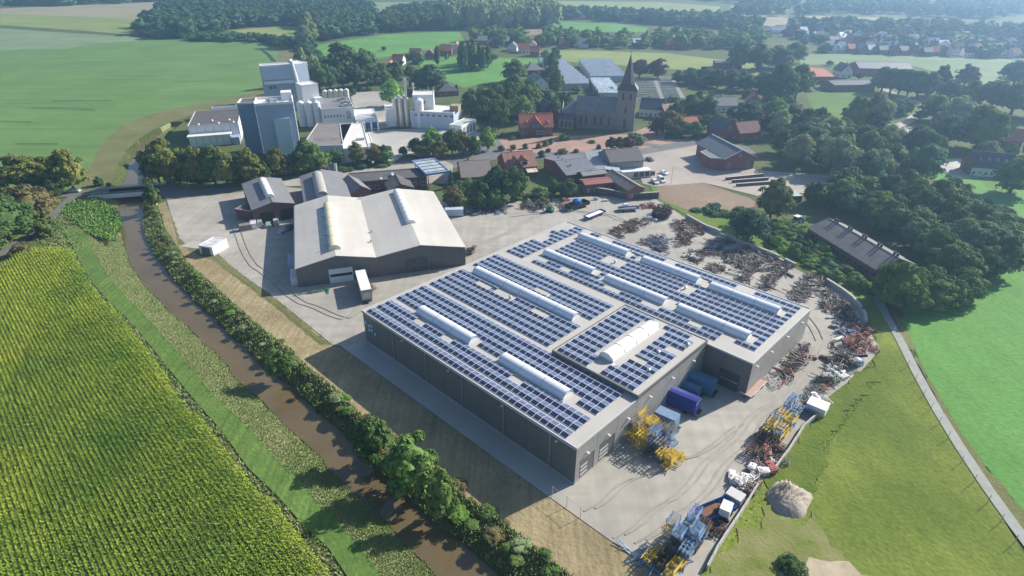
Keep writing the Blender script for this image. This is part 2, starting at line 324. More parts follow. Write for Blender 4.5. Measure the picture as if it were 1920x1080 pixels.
WHITEW = mat('white_wall', (.70,.71,.71), var=.05, scale=.2, rough=.65)
PALEB = mat('blueish_cladding', (.44,.52,.63), var=.05, scale=.15, rough=.55)
PALEB2 = mat('grey_blue_cladding', (.31,.38,.49), var=.05, scale=.15, rough=.55)
BRICK = mat('red_brick', (.20,.085,.06), c2=(.27,.12,.085), var=0, scale=1.2, rough=.9, detail=8)
BRICKD = mat('dark_brick', (.115,.06,.05), c2=(.16,.085,.07), var=0, scale=1.2, rough=.9, detail=8)
STONE = mat('grey_sandstone', (.25,.235,.205), var=.22, scale=.8, rough=.9, detail=8)
SLATE = mat('slate_roof', (.085,.09,.10), var=.18, scale=1.0, rough=.6, detail=8)
SLATE_L = mat('grey_slate_roof', (.21,.21,.21), var=.15, scale=.8, rough=.6, detail=8)
REDTILE = mat('red_roof_tiles', (.35,.11,.065), c2=(.46,.16,.10), var=0, scale=1.0, rough=.8, detail=8)
BROWNTILE = mat('brown_roof_tiles', (.17,.09,.07), var=.2, scale=1.0, rough=.85, detail=8)
ORANGETILE = mat('orange_roof_tiles', (.52,.19,.10), var=.15, scale=1.0, rough=.8)
GLASS = mat('window_glass', (.02,.03,.04), rough=.08, var=.2, spec=.8)
GLASSL = mat('pale_window_glass', (.22,.26,.30), rough=.1, var=.3, spec=.8)
BLACK = mat('black_rubber', (.02,.02,.02), rough=.8)
STEEL = mat('stainless_steel', (.55,.53,.48), var=.06, rough=.35, metal=.55)
GALV = mat('galvanised_steel', (.45,.46,.47), rough=.45, metal=.4)
WOOD = mat('wood', (.20,.13,.08), rough=.85)

def frame3(r0, r1, h, r2=None):
    p, q = at(*r0, h), at(*r1, h); d = q - p; a = math.atan2(d.y, d.x); w = d.length
    dep = None
    if r2: e = at(*r2, h) - p; dep = -e.x*math.sin(a) + e.y*math.cos(a)
    return Vector((p.x, p.y, 0)), a, w, dep

# ------------------------------------------------------------------ the warehouse with the solar roof
WO, WA = Vector((-33.85, 117.6, 0)), -.7689
ware = thing('warehouse', 'huge grey flat roofed warehouse covered in rows of solar panels', 'warehouse', WO, WA)
WL, WL2, WW, V1, V2, WH, WH2 = 62.1, 72.3, 72.4, 17.5, 42.8, 8.54, 9.35
mb = MB(); mb.box(.2, WL-.2, .2, V2+1, .4, WH-.35); mb.box(.2, WL2-.2, V2+.2, WW-.2, .4, WH-.35); part('core', mb, CLAD, ware)
mb = MB(); mb.box(-.05, WL+.05, -.05, V1, 0, .45); mb.box(WL-2, WL+.05, V1, V2, 0, .45); mb.box(WL, WL2+.05, V2-.05, V2+.3, 0, .45); mb.box(WL2-.3, WL2+.05, V2+.3, WW, 0, .45)
part('plinth', mb, YARD2, ware)
mb = MB(); mb.box(0, WL, 0, V1+.2, WH-.4, WH-.12); mb.box(0, 41.8, V1+.2, V2, WH-.4, WH-.12); mb.box(0, WL2, V2, WW, WH-.4, WH-.12)
part('roof', mb, ROOFM, ware)
mb = MB(); mb.box(41.7, 62.25, V1, V2, WH-.4, WH2-.12); part('raised_roof', mb, ROOFM, ware)
mb = MB()
for a in [(-.12,WL+.12,-.12,.12),(WL-.12,WL+.12,.12,V1),(-.12,.12,.12,WW+.12),(WL,WL2+.12,V2-.12,V2+.12),(WL2-.12,WL2+.12,V2+.12,WW+.12),(.12,WL2-.12,WW-.12,WW+.12)]:
    mb.box(*a, WH-.35, WH+.03)
part('parapet_cap', mb, TRIM, ware)
mb = MB()
for a in [(41.6,62.35,V1-.1,V1+.12),(62.13,62.36,V1+.12,V2-.12),(41.6,62.35,V2-.12,V2+.1),(41.6,41.8,V1+.12,V2-.12)]: mb.box(*a, WH+.03, WH2)
part('raised_parapet', mb, CLAD, ware)
mb = MB(); mb.box(-.3,-.14,0,WW,WH-.22,WH-.05); mb.box(0,WL,-.34,-.14,WH-.3,WH-.12); part('gutter', mb, TRIM, ware)
# wall panels, each between two dark joints
def wall_run(parent, p, q, z0, z1, step, m_, t=.2, gap=.07, name='wall_panel', skip=()):
    p = Vector((*p,0)); q = Vector((*q,0)); d = q-p; n = max(1, round(d.length/step)); d.normalize(); w = (q-p).length/n
    a = math.atan2(d.y, d.x); me = MB().box(gap/2, w-gap/2, 0, t, z0, z1).mesh(name, m_)
    for i in range(n):
        if i in skip: continue
        link(name, me, parent, p + d*w*i, a)
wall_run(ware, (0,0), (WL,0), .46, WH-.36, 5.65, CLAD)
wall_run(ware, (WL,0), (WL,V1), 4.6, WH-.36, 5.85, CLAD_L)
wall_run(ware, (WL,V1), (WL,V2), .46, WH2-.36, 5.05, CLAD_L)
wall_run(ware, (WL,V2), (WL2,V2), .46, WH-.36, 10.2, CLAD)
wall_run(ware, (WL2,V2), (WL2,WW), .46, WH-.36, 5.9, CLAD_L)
wall_run(ware, (WL2,WW), (0,WW), .46, WH-.36, 12, CLAD); wall_run(ware, (0,WW), (0,0), .46, WH-.36, 12, CLAD)
for a in [(0,1.2),(5.2,6.6),(11.2,V1)]: part('door_surround', MB().box(WL-.2, WL, a[0]+.03, a[1]-.03, .46, 4.55), CLAD_L, ware)
for y0, y1 in ((1.2,5.2),(6.6,11.2)):
    d = part('roller_door', MB().box(WL-.16, WL-.06, y0, y1, 0.05, 4.5), CLAD, ware)
    mb = MB()
    for k in range(3): mb.box(WL-.06, WL, y0+.3, y1-1.8, 1.0+k*.9, 1.35+k*.9)
    part('door_glazing', mb, TRIM, d)
d = part('roller_door', MB().box(66.0, 70.4, V2-.06, V2-.01, .05, 4.4), mat('dark_door', (.05,.055,.07), rough=.5), ware)
part('door_glazing', MB().box(66.2, 70.2, V2-.1, V2-.062, 2.2, 2.4), GALV, d)
lamp = MB().box(0, .5, -.15, .15, 0, .25).mesh('wall_lamp', TRIMW)
for v in (3, 9, 15, 22, 30, 38): link('wall_lamp', lamp, ware, (WL+.01, v, 6.4 if v > 16 else 5.4))
for v in (45, 52, 60, 68): link('wall_lamp', lamp, ware, (WL2+.01, v, 6.6))
for u in (15, 30, 45, 58): link('wall_lamp', lamp, ware, (u, -.01, 7.4), -math.pi/2)
dp = MB().cyl((0,-.12,.3),(0,-.12,WH-.3),.09,n=6,cap=False).mesh('downpipe', GALV)
for k in range(1, 6): link('downpipe', dp, ware, (k*WL/5.5, 0, 0))
# company badge: six white hexagons on blue near the corner
BLUE = mat('sign_blue', (.03,.12,.30), rough=.4)
bd = MB()
def hexa(mb, x, y, z, r, t, mi=0):
    vs = [(x+r*math.cos(k*math.pi/3), y, z+r*math.sin(k*math.pi/3)) for k in range(6)]
    mb.add(vs + [(a, b-t, c) for a, b, c in vs], [tuple(range(6)), tuple(range(11,5,-1))] + [(i,6+i,6+(i+1)%6,(i+1)%6) for i in range(6)], mi)
HX = [(1.1,5.9),(2.2,5.4),(3.3,5.9),(2.2,4.2),(3.3,4.7),(4.4,4.1)]
for x, z in HX: hexa(bd, x, -.02, z, .68, .08)
sg = part('hexagon_sign', bd, BLUE, ware)
bd = MB()
for x, z in HX: hexa(bd, x, -.11, z, .42, .04)
part('hexagon_face', bd, PALEB, sg)
# solar panels: tent shaped pairs of rows
def panel_mesh(up, m_):
    z0, z1 = (.10,.30) if up else (.30,.10); w = 1.48; mb = MB()
    V = [(0,0,z0),(w,0,z0),(w,1.07,z1),(0,1.07,z1)]
    mb.add(V + [(a,b,c-.05) for a,b,c in V], [(7,6,5,4),(0,4,5,1),(1,5,6,2),(2,6,7,3),(3,7,4,0)], 1)
    i = .04; zi = lambda y: z0+(z1-z0)*y/1.07
    mb.add(V + [(i,i,zi(i)),(w-i,i,zi(i)),(w-i,1.07-i,zi(1.07-i)),(i,1.07-i,zi(1.07-i))], [(0,1,5,4),(1,2,6,5),(2,3,7,6),(3,0,4,7)], 1)
    mb.add([(i,i,zi(i)+.004),(w-i,i,zi(i)+.004),(w-i,1.07-i,zi(1.07-i)+.004),(i,1.07-i,zi(1.07-i)+.004)], [(0,1,2,3)], 0)
    return mb.mesh('solar_panel', [m_, PFR])
PU, PD = panel_mesh(True, PANEL), panel_mesh(False, PANEL_SHEEN)
cells = []
def rows(vs, u0, u1, base, holes=(), skew=None):
    n = int((u1-u0)/1.54)
    for v in vs:
        for k in range(n):
            u = u0 + k*1.54
            if skew and u < skew(v): continue
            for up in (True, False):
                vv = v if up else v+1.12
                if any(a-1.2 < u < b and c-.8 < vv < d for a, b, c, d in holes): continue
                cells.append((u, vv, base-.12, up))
SKY = [(9.6,27.2,9.3,0),(35.8,52.6,9.3,0),(4.2,36.6,31.4,0),(9.9,26.2,51.6,0),(30.3,47.2,51.4,0),(50.6,67.6,51.2,0),(9.8,26.2,66.6,0),(31,47.3,66.4,0),(50.8,67.8,65.8,0)]
holes = [(a-.7, b+1.0, v-1.45, v+1.45) for a, b, v, _ in SKY]
holes += [(11.5,14.4,5.3,6.4),(21.5,23.6,5.3,6.4),(41.5,44,5.3,6.4),(53,60.5,7.4,8.5),(9.5,12,26.5,28),(16,20.5,27,29.5),(22,25,34,35.5),(27.5,30.5,26.5,28),(10,13,47.5,49),(18,21,47.5,49),(33,36,47.5,49),(44,47,47.5,49),(55,58,47.5,49),(63,66,47.5,49),
          (24,28,58.5,62.5),(46,49,59,62),(14,17,69,71),(35,38,69,71),(56,59,69,71),(8.1,9.2,44,72)]
rows([.42,3.05,5.25], .95, 60.3, WH, holes)
rows([8.65,10.85,13.05,15.2], .95, 60.3, WH, holes)
rows([18.5,20.75,23.0,25.25,27.5,32.9,35.15,37.4,39.65], 1.0, 40.6, WH, holes)
rows([44.8+2.25*k for k in range(12)], 1.4, 71.3, WH, holes + [(62.8,71.5,44,46.2)], skew=lambda v: 1.2 + (abs(math.sin(v*1.7))*2.2 if v > 55 else 0))
rows([18.0+2.22*k for k in range(11)], 42.3, 61.9, WH2, [(49.6,53.1,22.3,39.6),(50.9,51.9,17,23),(50.9,51.9,39.5,43),(54,56.5,26,27),(57.5,60,33.4,35),(59.5,62,40,43)])
def wxyz(u, v, z): c, s = math.cos(WA), math.sin(WA); return Vector((WO.x+u*c-v*s, WO.y+u*s+v*c, z))
cells.sort(key=lambda c: (wxyz(c[0], c[1], c[2]) - CAMP).length)
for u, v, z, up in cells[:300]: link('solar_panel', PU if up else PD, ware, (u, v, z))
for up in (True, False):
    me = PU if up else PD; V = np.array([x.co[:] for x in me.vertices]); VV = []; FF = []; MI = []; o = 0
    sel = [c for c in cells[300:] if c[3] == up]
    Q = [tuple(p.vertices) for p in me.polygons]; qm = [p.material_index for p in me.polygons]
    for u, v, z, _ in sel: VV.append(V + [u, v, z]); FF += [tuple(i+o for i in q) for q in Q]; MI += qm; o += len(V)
    link('solar_panel_rows', np_mesh('solar_panel_rows', np.concatenate(VV), FF, [PANEL2 if up else PANEL_SHEEN, PFR], MI), ware, kind='stuff')
# barrel skylights
def skylight(parent, u0, u1, v, z, along='u', r=1.35, m_=DOME, seg=5.4, end=CLAD, nm='skylight', h=1.0):
    L = u1-u0; org = (u0, v, z) if along == 'u' else (v, u0, z); rz = 0 if along == 'u' else math.pi/2
    k = part(nm, MB().box(0, L, -r-.12, r+.12, 0, .34), TRIMW, parent, loc=org, rz=rz)
    n = max(1, round(L/seg)); w = L/n
    mb = MB(); N = 12; g = .05
    prof = [(math.cos(math.pi*i/N)*r, math.sin(math.pi*i/N)*h+.34) for i in range(N+1)]
    vs = [(x0, y, zz) for x0 in (g, w-g) for y, zz in prof]
    mb.add(vs, [(i, i+1, N+2+i, N+1+i) for i in range(N)]); mb.add(vs, [tuple(range(N, -1, -1)), tuple(range(N+1, 2*N+2))])
    me = smooth(mb.mesh('dome_segment', m_))
    me.polygons.foreach_set('use_smooth', [True]*N+[False]*2)
    for i in range(n): link('dome_segment', me, k, (w*i, 0, 0))
    mb = MB()
    for i in range(n+1):
        x = w*i; pr = [(math.cos(math.pi*j/N)*(r+.03), math.sin(math.pi*j/N)*(h+.03)+.34) for j in range(N+1)]
        for j in range(N): mb.beam((x,*pr[j]), (x,*pr[j+1]), .09, .06)
    part('rib', mb, GALV, k)
    return k
for a, b, v, _ in SKY: skylight(ware, a, b, v, WH-.12)
mk = skylight(ware, 22.6, 39.4, 51.2, WH2-.12, 'v', r=1.6, m_=DOMEW, seg=4.2, h=1.15)
vent = MB().cyl((0,0,0),(0,0,.7),.25).cyl((0,0,.7),(0,0,.85),.4,.1).mesh('roof_vent', GALV)
for u, v, z in [(26,33.6,WH),(20,27.4,WH),(5,48.5,WH),(8.2,69,WH),(26.5,60,WH),(57.5,31.5,WH2),(59.5,25,WH2),(46.9,60.4,WH),(60.4,38,WH2)]: link('roof_vent', vent, ware, (u, v, z-.12))

# ------------------------------------------------------------------ the white twin gabled hall
HO, HA = Vector((-57.5,143,0)), .3086
hall = thing('workshop_hall', 'grey walled hall with white double gabled roof and two long skylights', 'hall', HO, HA)
hw, hd, he, ha, hv, a1, v1, a2 = 46.3, 47.3, 5.9, 8.3, 6.3, 10.8, 21.2, 33.6
prof = [(0,he),(a1,ha),(v1,hv),(a2,ha),(hw,he)]
mb = MB(); mb.yprism([(hw-.05,0),(.05,0)]+[(min(max(x,.05),hw-.05),z-.2) for x, z in prof], 0, hd); part('wall', mb, CLAD, hall)
mb = MB()
for (xa, za), (xb, zb) in zip(prof, prof[1:]):
    mb.add([(xa,-.25,za),(xb,-.25,zb),(xb,hd+.2,zb),(xa,hd+.2,za),(xa,-.25,za-.18),(xb,-.25,zb-.18),(xb,hd+.2,zb-.18),(xa,hd+.2,za-.18)], [(0,1,2,3),(7,6,5,4),(0,4,5,1),(1,5,6,2),(2,6,7,3),(3,7,4,0)])
part('roof', mb, WHITEROOF, hall)
part('gutter', MB().box(-.22,-.02,-.2,hd+.2,he-.35,he-.12).box(hw+.02,hw+.22,-.2,hd+.2,he-.35,he-.12), TRIM, hall)
mb = MB()
for k in range(16): mb.box(k*hw/16-.03+1.5, k*hw/16+.03+1.5, -.03, 0, .1, he-.35)
part('cladding_joint', mb, mat('joint_dark', (.08,.085,.09)), hall)
for x0, x1, pale in ((8.3,14.6,True),(29,35.2,False)):
    d = part('sliding_door', MB().box(x0, x1, -.1, -.035, .05, 4.3), WHITEW if pale else mat('door_grey', (.10,.105,.115)), hall)
    part('door_window', MB().box(x0+.2, x1-.2, -.15, -.102, 2.0, 2.8), GLASS, d)
part('side_door', MB().box(35.9, 36.9, -.1, -.035, .05, 2.2), mat('door_grey', (.10,.105,.115)), hall)
part('lean_to', MB().box(-2.4,-.05,9,16,0,3.2), PALEB2, hall); part('lean_to', MB().box(-1.8,-.05,1.5,7,0,2.6), WHITEW, hall, 'white lean-to store')
CREAM = mat('yellowed_dome', (.74,.66,.46), var=.05, scale=.3, rough=.35)
skylight(hall, 4, 38.5, a1, ha-.15, 'v', r=1.5, m_=CREAM, seg=6.9, nm='ridge_skylight', h=.95)
skylight(hall, 16, 44.5, a2, ha-.15, 'v', r=1.3, m_=DOMEW, seg=3.5, nm='ridge_skylight', h=.8)
arm = MB().box(-1.7, 0, -.1, .1, 0, .22).mesh('smoke_vent_arm', BLUE)
for k in range(5): link('smoke_vent_arm', arm, hall, (a1-.9, 6+k*7.2, ha+.3))
for x, y in ((22,17),(21,10),(21.2,46)): link('roof_vent', vent, hall, (x, y, hv))

# ------------------------------------------------------------------ builders for houses and flat roofed blocks
MC = {}
def shared(key, fn):
    if key not in MC: MC[key] = fn()
    return MC[key]
def window(parent, x, y, z, w, h, rz=0, fm=TRIMW, gm=GLASS, nm='window', bars=1):
    k = (w, h, fm.name, bars)
    def frm():
        mb = MB(); t = .09
        for a in [(0,w,0,t),(0,w,h-t,h),(0,t,t,h-t),(w-t,w,t,h-t)]: mb.box(a[0], a[1], -.06, -.005, a[2], a[3])
        for b in range(bars): mb.box(w*(b+1)/(bars+1)-.03, w*(b+1)/(bars+1)+.03, -.05, -.005, t, h-t)
        return mb.mesh('window', fm)
    f = link(nm, shared(('wf',)+k, frm), parent, (x, y, z), rz)
    link('pane', shared(('wp', w, h, gm.name), lambda: MB().box(.05, w-.05, -.035, -.004, .05, h-.05).mesh('pane', gm)), f)
    return f
def house(name, label, r0, r1, h, r2=None, dep=None, ridge=3, wall=BRICK, roofm=REDTILE, along='x', win=(3,1), chim=1, cat='house', group=None, org=None, ov=.35, detail=True, hip=0, ww=1.1, wh=1.2, door=True, skyl=0, doors=None):
    if org: o, a, w = org
    else: o, a, w, d2 = frame3(r0, r1, h, r2); dep = dep or d2
    t = thing(name, label, cat, o, a, group)
    mb = MB(); mb.box(0, w, 0, dep, 0, h)
    if along == 'x':
        mb.add([(0,0,h),(0,dep,h),(0,dep/2,h+ridge)], [(0,2,1)]); mb.add([(w,0,h),(w,dep,h),(w,dep/2,h+ridge)], [(0,1,2)])
    elif along == 'y':
        mb.add([(0,0,h),(w,0,h),(w/2,0,h+ridge)], [(0,1,2)]); mb.add([(0,dep,h),(w,dep,h),(w/2,dep,h+ridge)], [(0,2,1)])
    part('wall', mb, wall, t)
    th = .22; mb = MB(); e = ov
    if along == 'x':
        sl_ = ridge/(dep/2); A = [(-e-.0, -e, h-e*sl_), (w+e, -e, h-e*sl_), (w+e-hip, dep/2, h+ridge), (-e+hip, dep/2, h+ridge)]
        B = [(w+e, dep+e, h-e*sl_), (-e, dep+e, h-e*sl_), (-e+hip, dep/2, h+ridge), (w+e-hip, dep/2, h+ridge)]
        if hip: HP = [[(w+e,-e,h-e*sl_),(w+e,dep+e,h-e*sl_),(w+e-hip,dep/2,h+ridge)], [(-e,dep+e,h-e*sl_),(-e,-e,h-e*sl_),(-e+hip,dep/2,h+ridge)]]
    else:
        sl_ = ridge/(w/2); A = [(-e, dep+e, h-e*sl_), (-e, -e, h-e*sl_), (w/2, -e, h+ridge), (w/2, dep+e, h+ridge)]
        B = [(w+e, -e, h-e*sl_), (w+e, dep+e, h-e*sl_), (w/2, dep+e, h+ridge), (w/2, -e, h+ridge)]
    for q in (A, B) + (tuple(HP) if hip and along == 'x' else ()):
        n = len(q); vs = [(x, y, z+th) for x, y, z in q] + list(q)
        mb.add(vs, [tuple(range(n)), tuple(range(2*n-1, n-1, -1))] + [(i, n+i, n+(i+1)%n, (i+1)%n) for i in range(n)])
    rf = part('roof', mb, roofm, t)
    mb = MB()
    if along == 'x': mb.box(-e, w+e, dep/2-.12, dep/2+.12, h+ridge+th-.06, h+ridge+th+.07)
    else: mb.box(w/2-.12, w/2+.12, -e, dep+e, h+ridge+th-.06, h+ridge+th+.07)
    if not hip: part('ridge_tiles', mb, roofm, rf)
    for k in range(chim):
        x, y = (w*(.3+.4*k), dep/2+.5) if along == 'x' else (w/2+.5, dep*(.35+.3*k))
        part('chimney', MB().box(x-.35, x+.35, y-.3, y+.3, h+ridge*.6, h+ridge+.95).box(x-.42, x+.42, y-.37, y+.37, h+ridge+.95, h+ridge+1.08), wall if wall is not WHITEW else BRICK, rf)
    nx, nz = win
    for k in range(nz):
        for i in range(nx):
            x = w*(i+.5)/nx - ww/2
            if door and k == 0 and i == nx//2: 
                part('door', MB().box(x, x+1, -.06, -.003, .05, 2.15), WOOD, t); continue
            window(t, x, 0, .9+k*2.7, ww, wh)
        if detail:
            for i in range(2): window(t, 0, dep*(.72-.4*i)+ww/2, .9+k*2.7, ww, wh, rz=-math.pi/2)
            for i in range(2): window(t, w, dep*(.25+.4*i)-ww/2, .9+k*2.7, ww, wh, rz=math.pi/2)
    if along == 'y' and ridge > 2.5 and nx: window(t, w/2-.5, 0, h+.3, 1.0, 1.1)
    for k in range(skyl):
        x = w*(k+1)/(skyl+1); y = dep*.25; z = h + ridge*.5 + th
        part('roof_window', MB().add([(x-.4,y-.5,z-.5*sl_+.05),(x+.4,y-.5,z-.5*sl_+.05),(x+.4,y+.5,z+.5*sl_+.05),(x-.4,y+.5,z+.5*sl_+.05)], [(0,1,2,3)]), GLASSL, rf)
    return t, w, dep
def dormer(t, x, y, z, w, h, dl, roofm, wall=TRIMW):
    d = part('dormer', MB().box(x-w/2, x+w/2, y, y+dl, z, z+h), wall, t)
    mb = MB(); r = w*.42
    for s in (1, -1):
        q = [(x+s*(w/2+.15), y-.2, z+h-.05), (x, y-.2, z+h+r), (x, y+dl+w, z+h+r), (x+s*(w/2+.15), y+dl, z+h-.05)]
        if s > 0: q = q[::1]
        else: q = q[::-1]
        mb.add([(a,b,c+.12) for a,b,c in q] + q, [(0,1,2,3),(7,6,5,4),(0,4,5,1),(1,5,6,2),(2,6,7,3),(3,7,4,0)])
    mb.add([(x-w/2, y-.01, z+h),(x+w/2, y-.01, z+h),(x, y-.01, z+h+r)], [(0,1,2)])
    part('dormer_roof', mb, roofm, d)
    part('dormer_window', MB().box(x-w*.36, x+w*.36, y-.04, y-.004, z+.15, z+h-.1), GLASS, d)
def block(name, label, r0, r1, h, r2=None, dep=None, wall=WHITEW, roofm=BROWNROOF, z0=0, cap=TRIM, cat='building', par=.35, parent=None, capw=.3, org=None):
    if org: o, a, w = org
    else: o, a, w, d2 = frame3(r0, r1, h, r2); dep = dep or d2
    t = thing(name, label, cat, o, a)
    part('wall', MB().box(0, w, 0, dep, z0, h-par), wall, t)
    part('roof', MB().box(capw, w-capw, capw, dep-capw, h-par, h-par+.06), roofm, t)
    mb = MB(); c = capw
    for b in [(-.04,w+.04,-.04,c),(-.04,w+.04,dep-c,dep+.04),(-.04,c,c,dep-c),(w-c,w+.04,c,dep-c)]: mb.box(*b, h-par, h)
    part('parapet', mb, cap, t)
    return t, w, dep
def joints(t, w, z0, z1, n, m_=None, y=0, nm='cladding_joint', wd=.12):
    mb = MB()
    for k in range(n+1): x = w*k/n; mb.box(x-wd/2, x+wd/2, y-.03, y-.002, z0, z1)
    part(nm, mb, m_ or MATS['joint_dark'], t, kind='stuff')
def silo(t, x, y, z0, z1, r, m_, nm='silo', lab=None):
    mb = MB().cyl((x,y,z0),(x,y,z1),r,n=18).cyl((x,y,z1),(x,y,z1+r*.45),r,r*.2,n=18)
    me = mb.mesh(nm, m_); s = link(nm, me, t, label=lab)
    mb = MB()
    for k in range(4): z = z0+(z1-z0)*(k+.5)/4; mb.cyl((x,y,z),(x,y,z+.1),r+.03,n=18,cap=False)
    part('seam', mb, GALV, s, kind='stuff')
    return s

# ------------------------------------------------------------------ dairy factory
t, w, d = block('factory_tower', 'tallest grey blue clad factory tower with equipment on its roof', (476.7,194.4), (548.9,190), hgt(493,303,194.4), dep=12.5, wall=PALEB2, roofm=TRIMW, cap=TRIMW, par=.9)
H_ = hgt(493,303,194.4)
part('lift_shaft', MB().box(w*.42, w*.84, -1.6, 0, 0, H_*.74), PALEB, t, 'paler projecting shaft on the front')
part('roof_stair', MB().box(w*.70, w*.98, d*.55, d*.98, H_-.8, H_+2.4), TRIMW, t)
mb = MB()
for k in range(9): x, y = U(w*.25,w*.65), U(3,9); mb.box(x, x+U(.5,1.6), y, y+U(.5,1.4), H_-.8, H_+U(-.2,.9))
for k in range(5): mb.cyl((w*.3+k, 5, H_-.8), (w*.3+k, 5, H_+.4), .35)
part('roof_plant', mb, GALV, t, kind='stuff')
mb = MB()
for k in range(5): mb.box(-.12, -.01, 1+.2, 2.2, 4+k*4.3, 5+k*4.3)
part('side_vent', mb, BLACK, t, kind='stuff')
t, w, d = block('factory_tower', 'plain blue grey factory tower joined to the left of the tallest tower', (443.8,192.7), (475.6,191.5), hgt(463,290,192.7), dep=9, wall=mat('slate_blue_cladding', (.20,.275,.40), var=.05, scale=.15, rough=.55), roofm=DARKROOF, cap=TRIMW, par=.7)
h3 = 25.0
t, w, d = block('factory_tower', 'rear grey factory tower carrying a white duct across its face', (487.3,123.3), (549,119.5), h3, dep=7, wall=PALEB2, roofm=TRIMW, cap=TRIMW, par=.7)
part('upper_cladding', MB().box(.3, w-.3, -.35, -.01, h3*.70, h3-.8), PALEB, t)
mb = MB(); P = [(.5,-1.0,h3*.64),(w-1.0,-1.0,h3*.64)]
mb.cyl(P[0], P[1], .85); part('duct', mb, TRIMW, t)
mb = MB(); P = [(w-2.2,1,h3+1.2),(w-.6,-.6,h3+1.6),(w-.2,-1.2,h3*.9),(w+.6,-1.6,h3*.6),(w+1.2,-2.4,h3*.35),(w+2.6,-3,h3*.28)]
for a, b in zip(P, P[1:]): mb.cyl(a, b, 1.0, n=12)
part('exhaust_duct', mb, WHITEW, t)
mb = MB()
for k in range(4): mb.box(2.5+k*1.1, 3.0+k*1.1, -.06, -.003, h3*.50, h3*.57)
part('louvre', mb, BLACK, t, kind='stuff')
block('factory_tower', 'slim plain grey block right of the rear factory tower', (553.5,119.3), (575.5,116), 24.0, dep=8, wall=PALEB2, roofm=TRIMW, cap=TRIMW)
t, w, d = block('factory_block', 'white box shaped silo house above the three white silos', (564.4,160), (595.6,156.5), 19.5, dep=9, wall=WHITEW, roofm=TRIMW, cap=TRIMW)
part('stair_box', MB().box(w-3.5, w+.5, -3, 0, 0, 13), WHITEW, t)
for i, x in enumerate((560, 575.5, 590.5)):
    o, a, w, _ = frame3((x-6.8,193), (x+6.8,193), 12.0); s = thing('silo', ['leftmost', 'middle', 'rightmost'][i] + ' of the three fat white silos beside the tall factory tower', 'silo', o, a, 'three white silos beside the factory tower')
    silo(s, w/2, w/2, 0, 12, w/2, WHITEW, nm='tank')
t, w, d = block('factory_hall', 'low white factory hall with a dark flat roof behind the avenue trees', (351,236.7), (446,230), 8.6, (362,209), wall=WHITEW, roofm=DARKROOF, cap=TRIM)
joints(t, w, 1, 7.9, 6)
c = part('canopy', MB().box(-.5, w*.84, -5.2, -.02, 4.5, 5.0), TRIMW, t); part('canopy_wall', MB().box(0, w*.82, -4.6, -.04, 0, 4.48), WHITEW, t)
joints(t, w*.8, .4, 4.4, 6, y=-4.62, nm='canopy_joint')
part('delivery_bay', MB().box(w*.84, w*.99, -6, -.02, 0, 3.4), PALEB2, t)
lt = MB().cyl((0,0,0),(0,0,.5),.6,.35).mesh('roof_light', TRIMW)
for x, y in ((.2,3),(.45,9),(.6,3),(.8,8),(.9,3)): link('roof_light', lt, t, (w*x, y, 8.3))
block('factory_annex', 'grey roofed annex behind the low white factory hall', (398,204), (443,200), 7.0, dep=8, wall=WHITEW, roofm=GREYROOF, cap=TRIM)
t, w, d = block('factory_wing', 'low factory wing with a patched brown grey flat roof', (565.6,274), (641,272), 6.0, (575.6,231), wall=WHITEW, roofm=BROWNROOF, cap=TRIM)
for k in range(5): window(t, 1.5+k*w/5.3, 0, 1.2, 2.2, 1.6, gm=GLASSL)
part('roof_patch', MB().box(w*.2, w*.5, 8, 13, 5.72, 5.76).box(w*.6, w*.8, 9, 13, 5.72, 5.76), mat('roof_patch', (.15,.135,.125)), t)
t, w, d = block('factory_wing', 'white roofed factory wing nearest the forecourt', (643.5,278.5), (692,275), 6.0, (627,233), wall=WHITEW, roofm=mat('white_membrane', (.68,.66,.61), var=.06, scale=.15), cap=TRIMW)
part('roof_plant', MB().box(w*.55, w*.9, 12, 13.2, 5.7, 6.6), GALV, t)
for k in range(3): window(t, 2+k*4, 0, 1.2, 2.0, 1.5)
block('factory_wing', 'small white stepped annex on the forecourt side', (684,268), (698,267), 4.4, dep=17, wall=WHITEW, roofm=MATS['white_membrane'], cap=TRIMW)
t, w, d = block('factory_office', 'white office block with dark windows and plant on its grey roof', (601,204), (662.5,200), 10.0, (600,185.5), wall=WHITEW, roofm=GREYROOF, cap=TRIMW)
for k in range(6): window(t, 1.2+k*1.5, 0, 5.2, 1.0, 1.5)
for k in range(2): window(t, w*.55+k*1.6, 0, 5.2, .8, .8)
window(t, w*.75, 0, 4.0, 2.4, 4.2, gm=GLASSL, bars=2)
mb = MB()
for k in range(10): x, y = U(w*.55,w*.9), U(1.5,d-2); mb.box(x, x+U(.6,2.5), y, y+U(.5,2), 9.6, 10.2+U(.2,1.4))
part('roof_plant', mb, GALV, t, kind='stuff')
for i in range(5):
    x = 607+i*10.2; o, a, w, _ = frame3((x-4.6,171-i*.6), (x+4.6,171-i*.6), 9.5); s = thing('silo', ['first','second','third','fourth','last'][i]+' from the left of five cream silos behind the office block', 'silo', o, a, 'five cream silos behind the office')
    silo(s, w/2, w/2, 0, 9.5, w/2, mat('cream_paint', (.68,.64,.55), var=.05), nm='tank')
t, w, d = block('loading_dock', 'white ribbed loading dock with blue dock doors', (667,225), (707.5,222.5), 5.2, (663,205), wall=WHITEW, roofm=TRIMW, cap=TRIMW)
for k in range(4): part('roof_rib', MB().box(.5, w-.5, 1.5+k*3, 2.4+k*3, 4.9, 5.5), WHITEW, t)
for k in range(3): part('dock_door', MB().box(1.2+k*w/3.2, 3.9+k*w/3.2, -.08, -.003, .6, 3.6), BLUE, t)
for k in range(4): part('dock_wing', MB().box(.2+k*w/3.2, .9+k*w/3.2, -3.2, -.01, 0, 4.4), WHITEW, t)
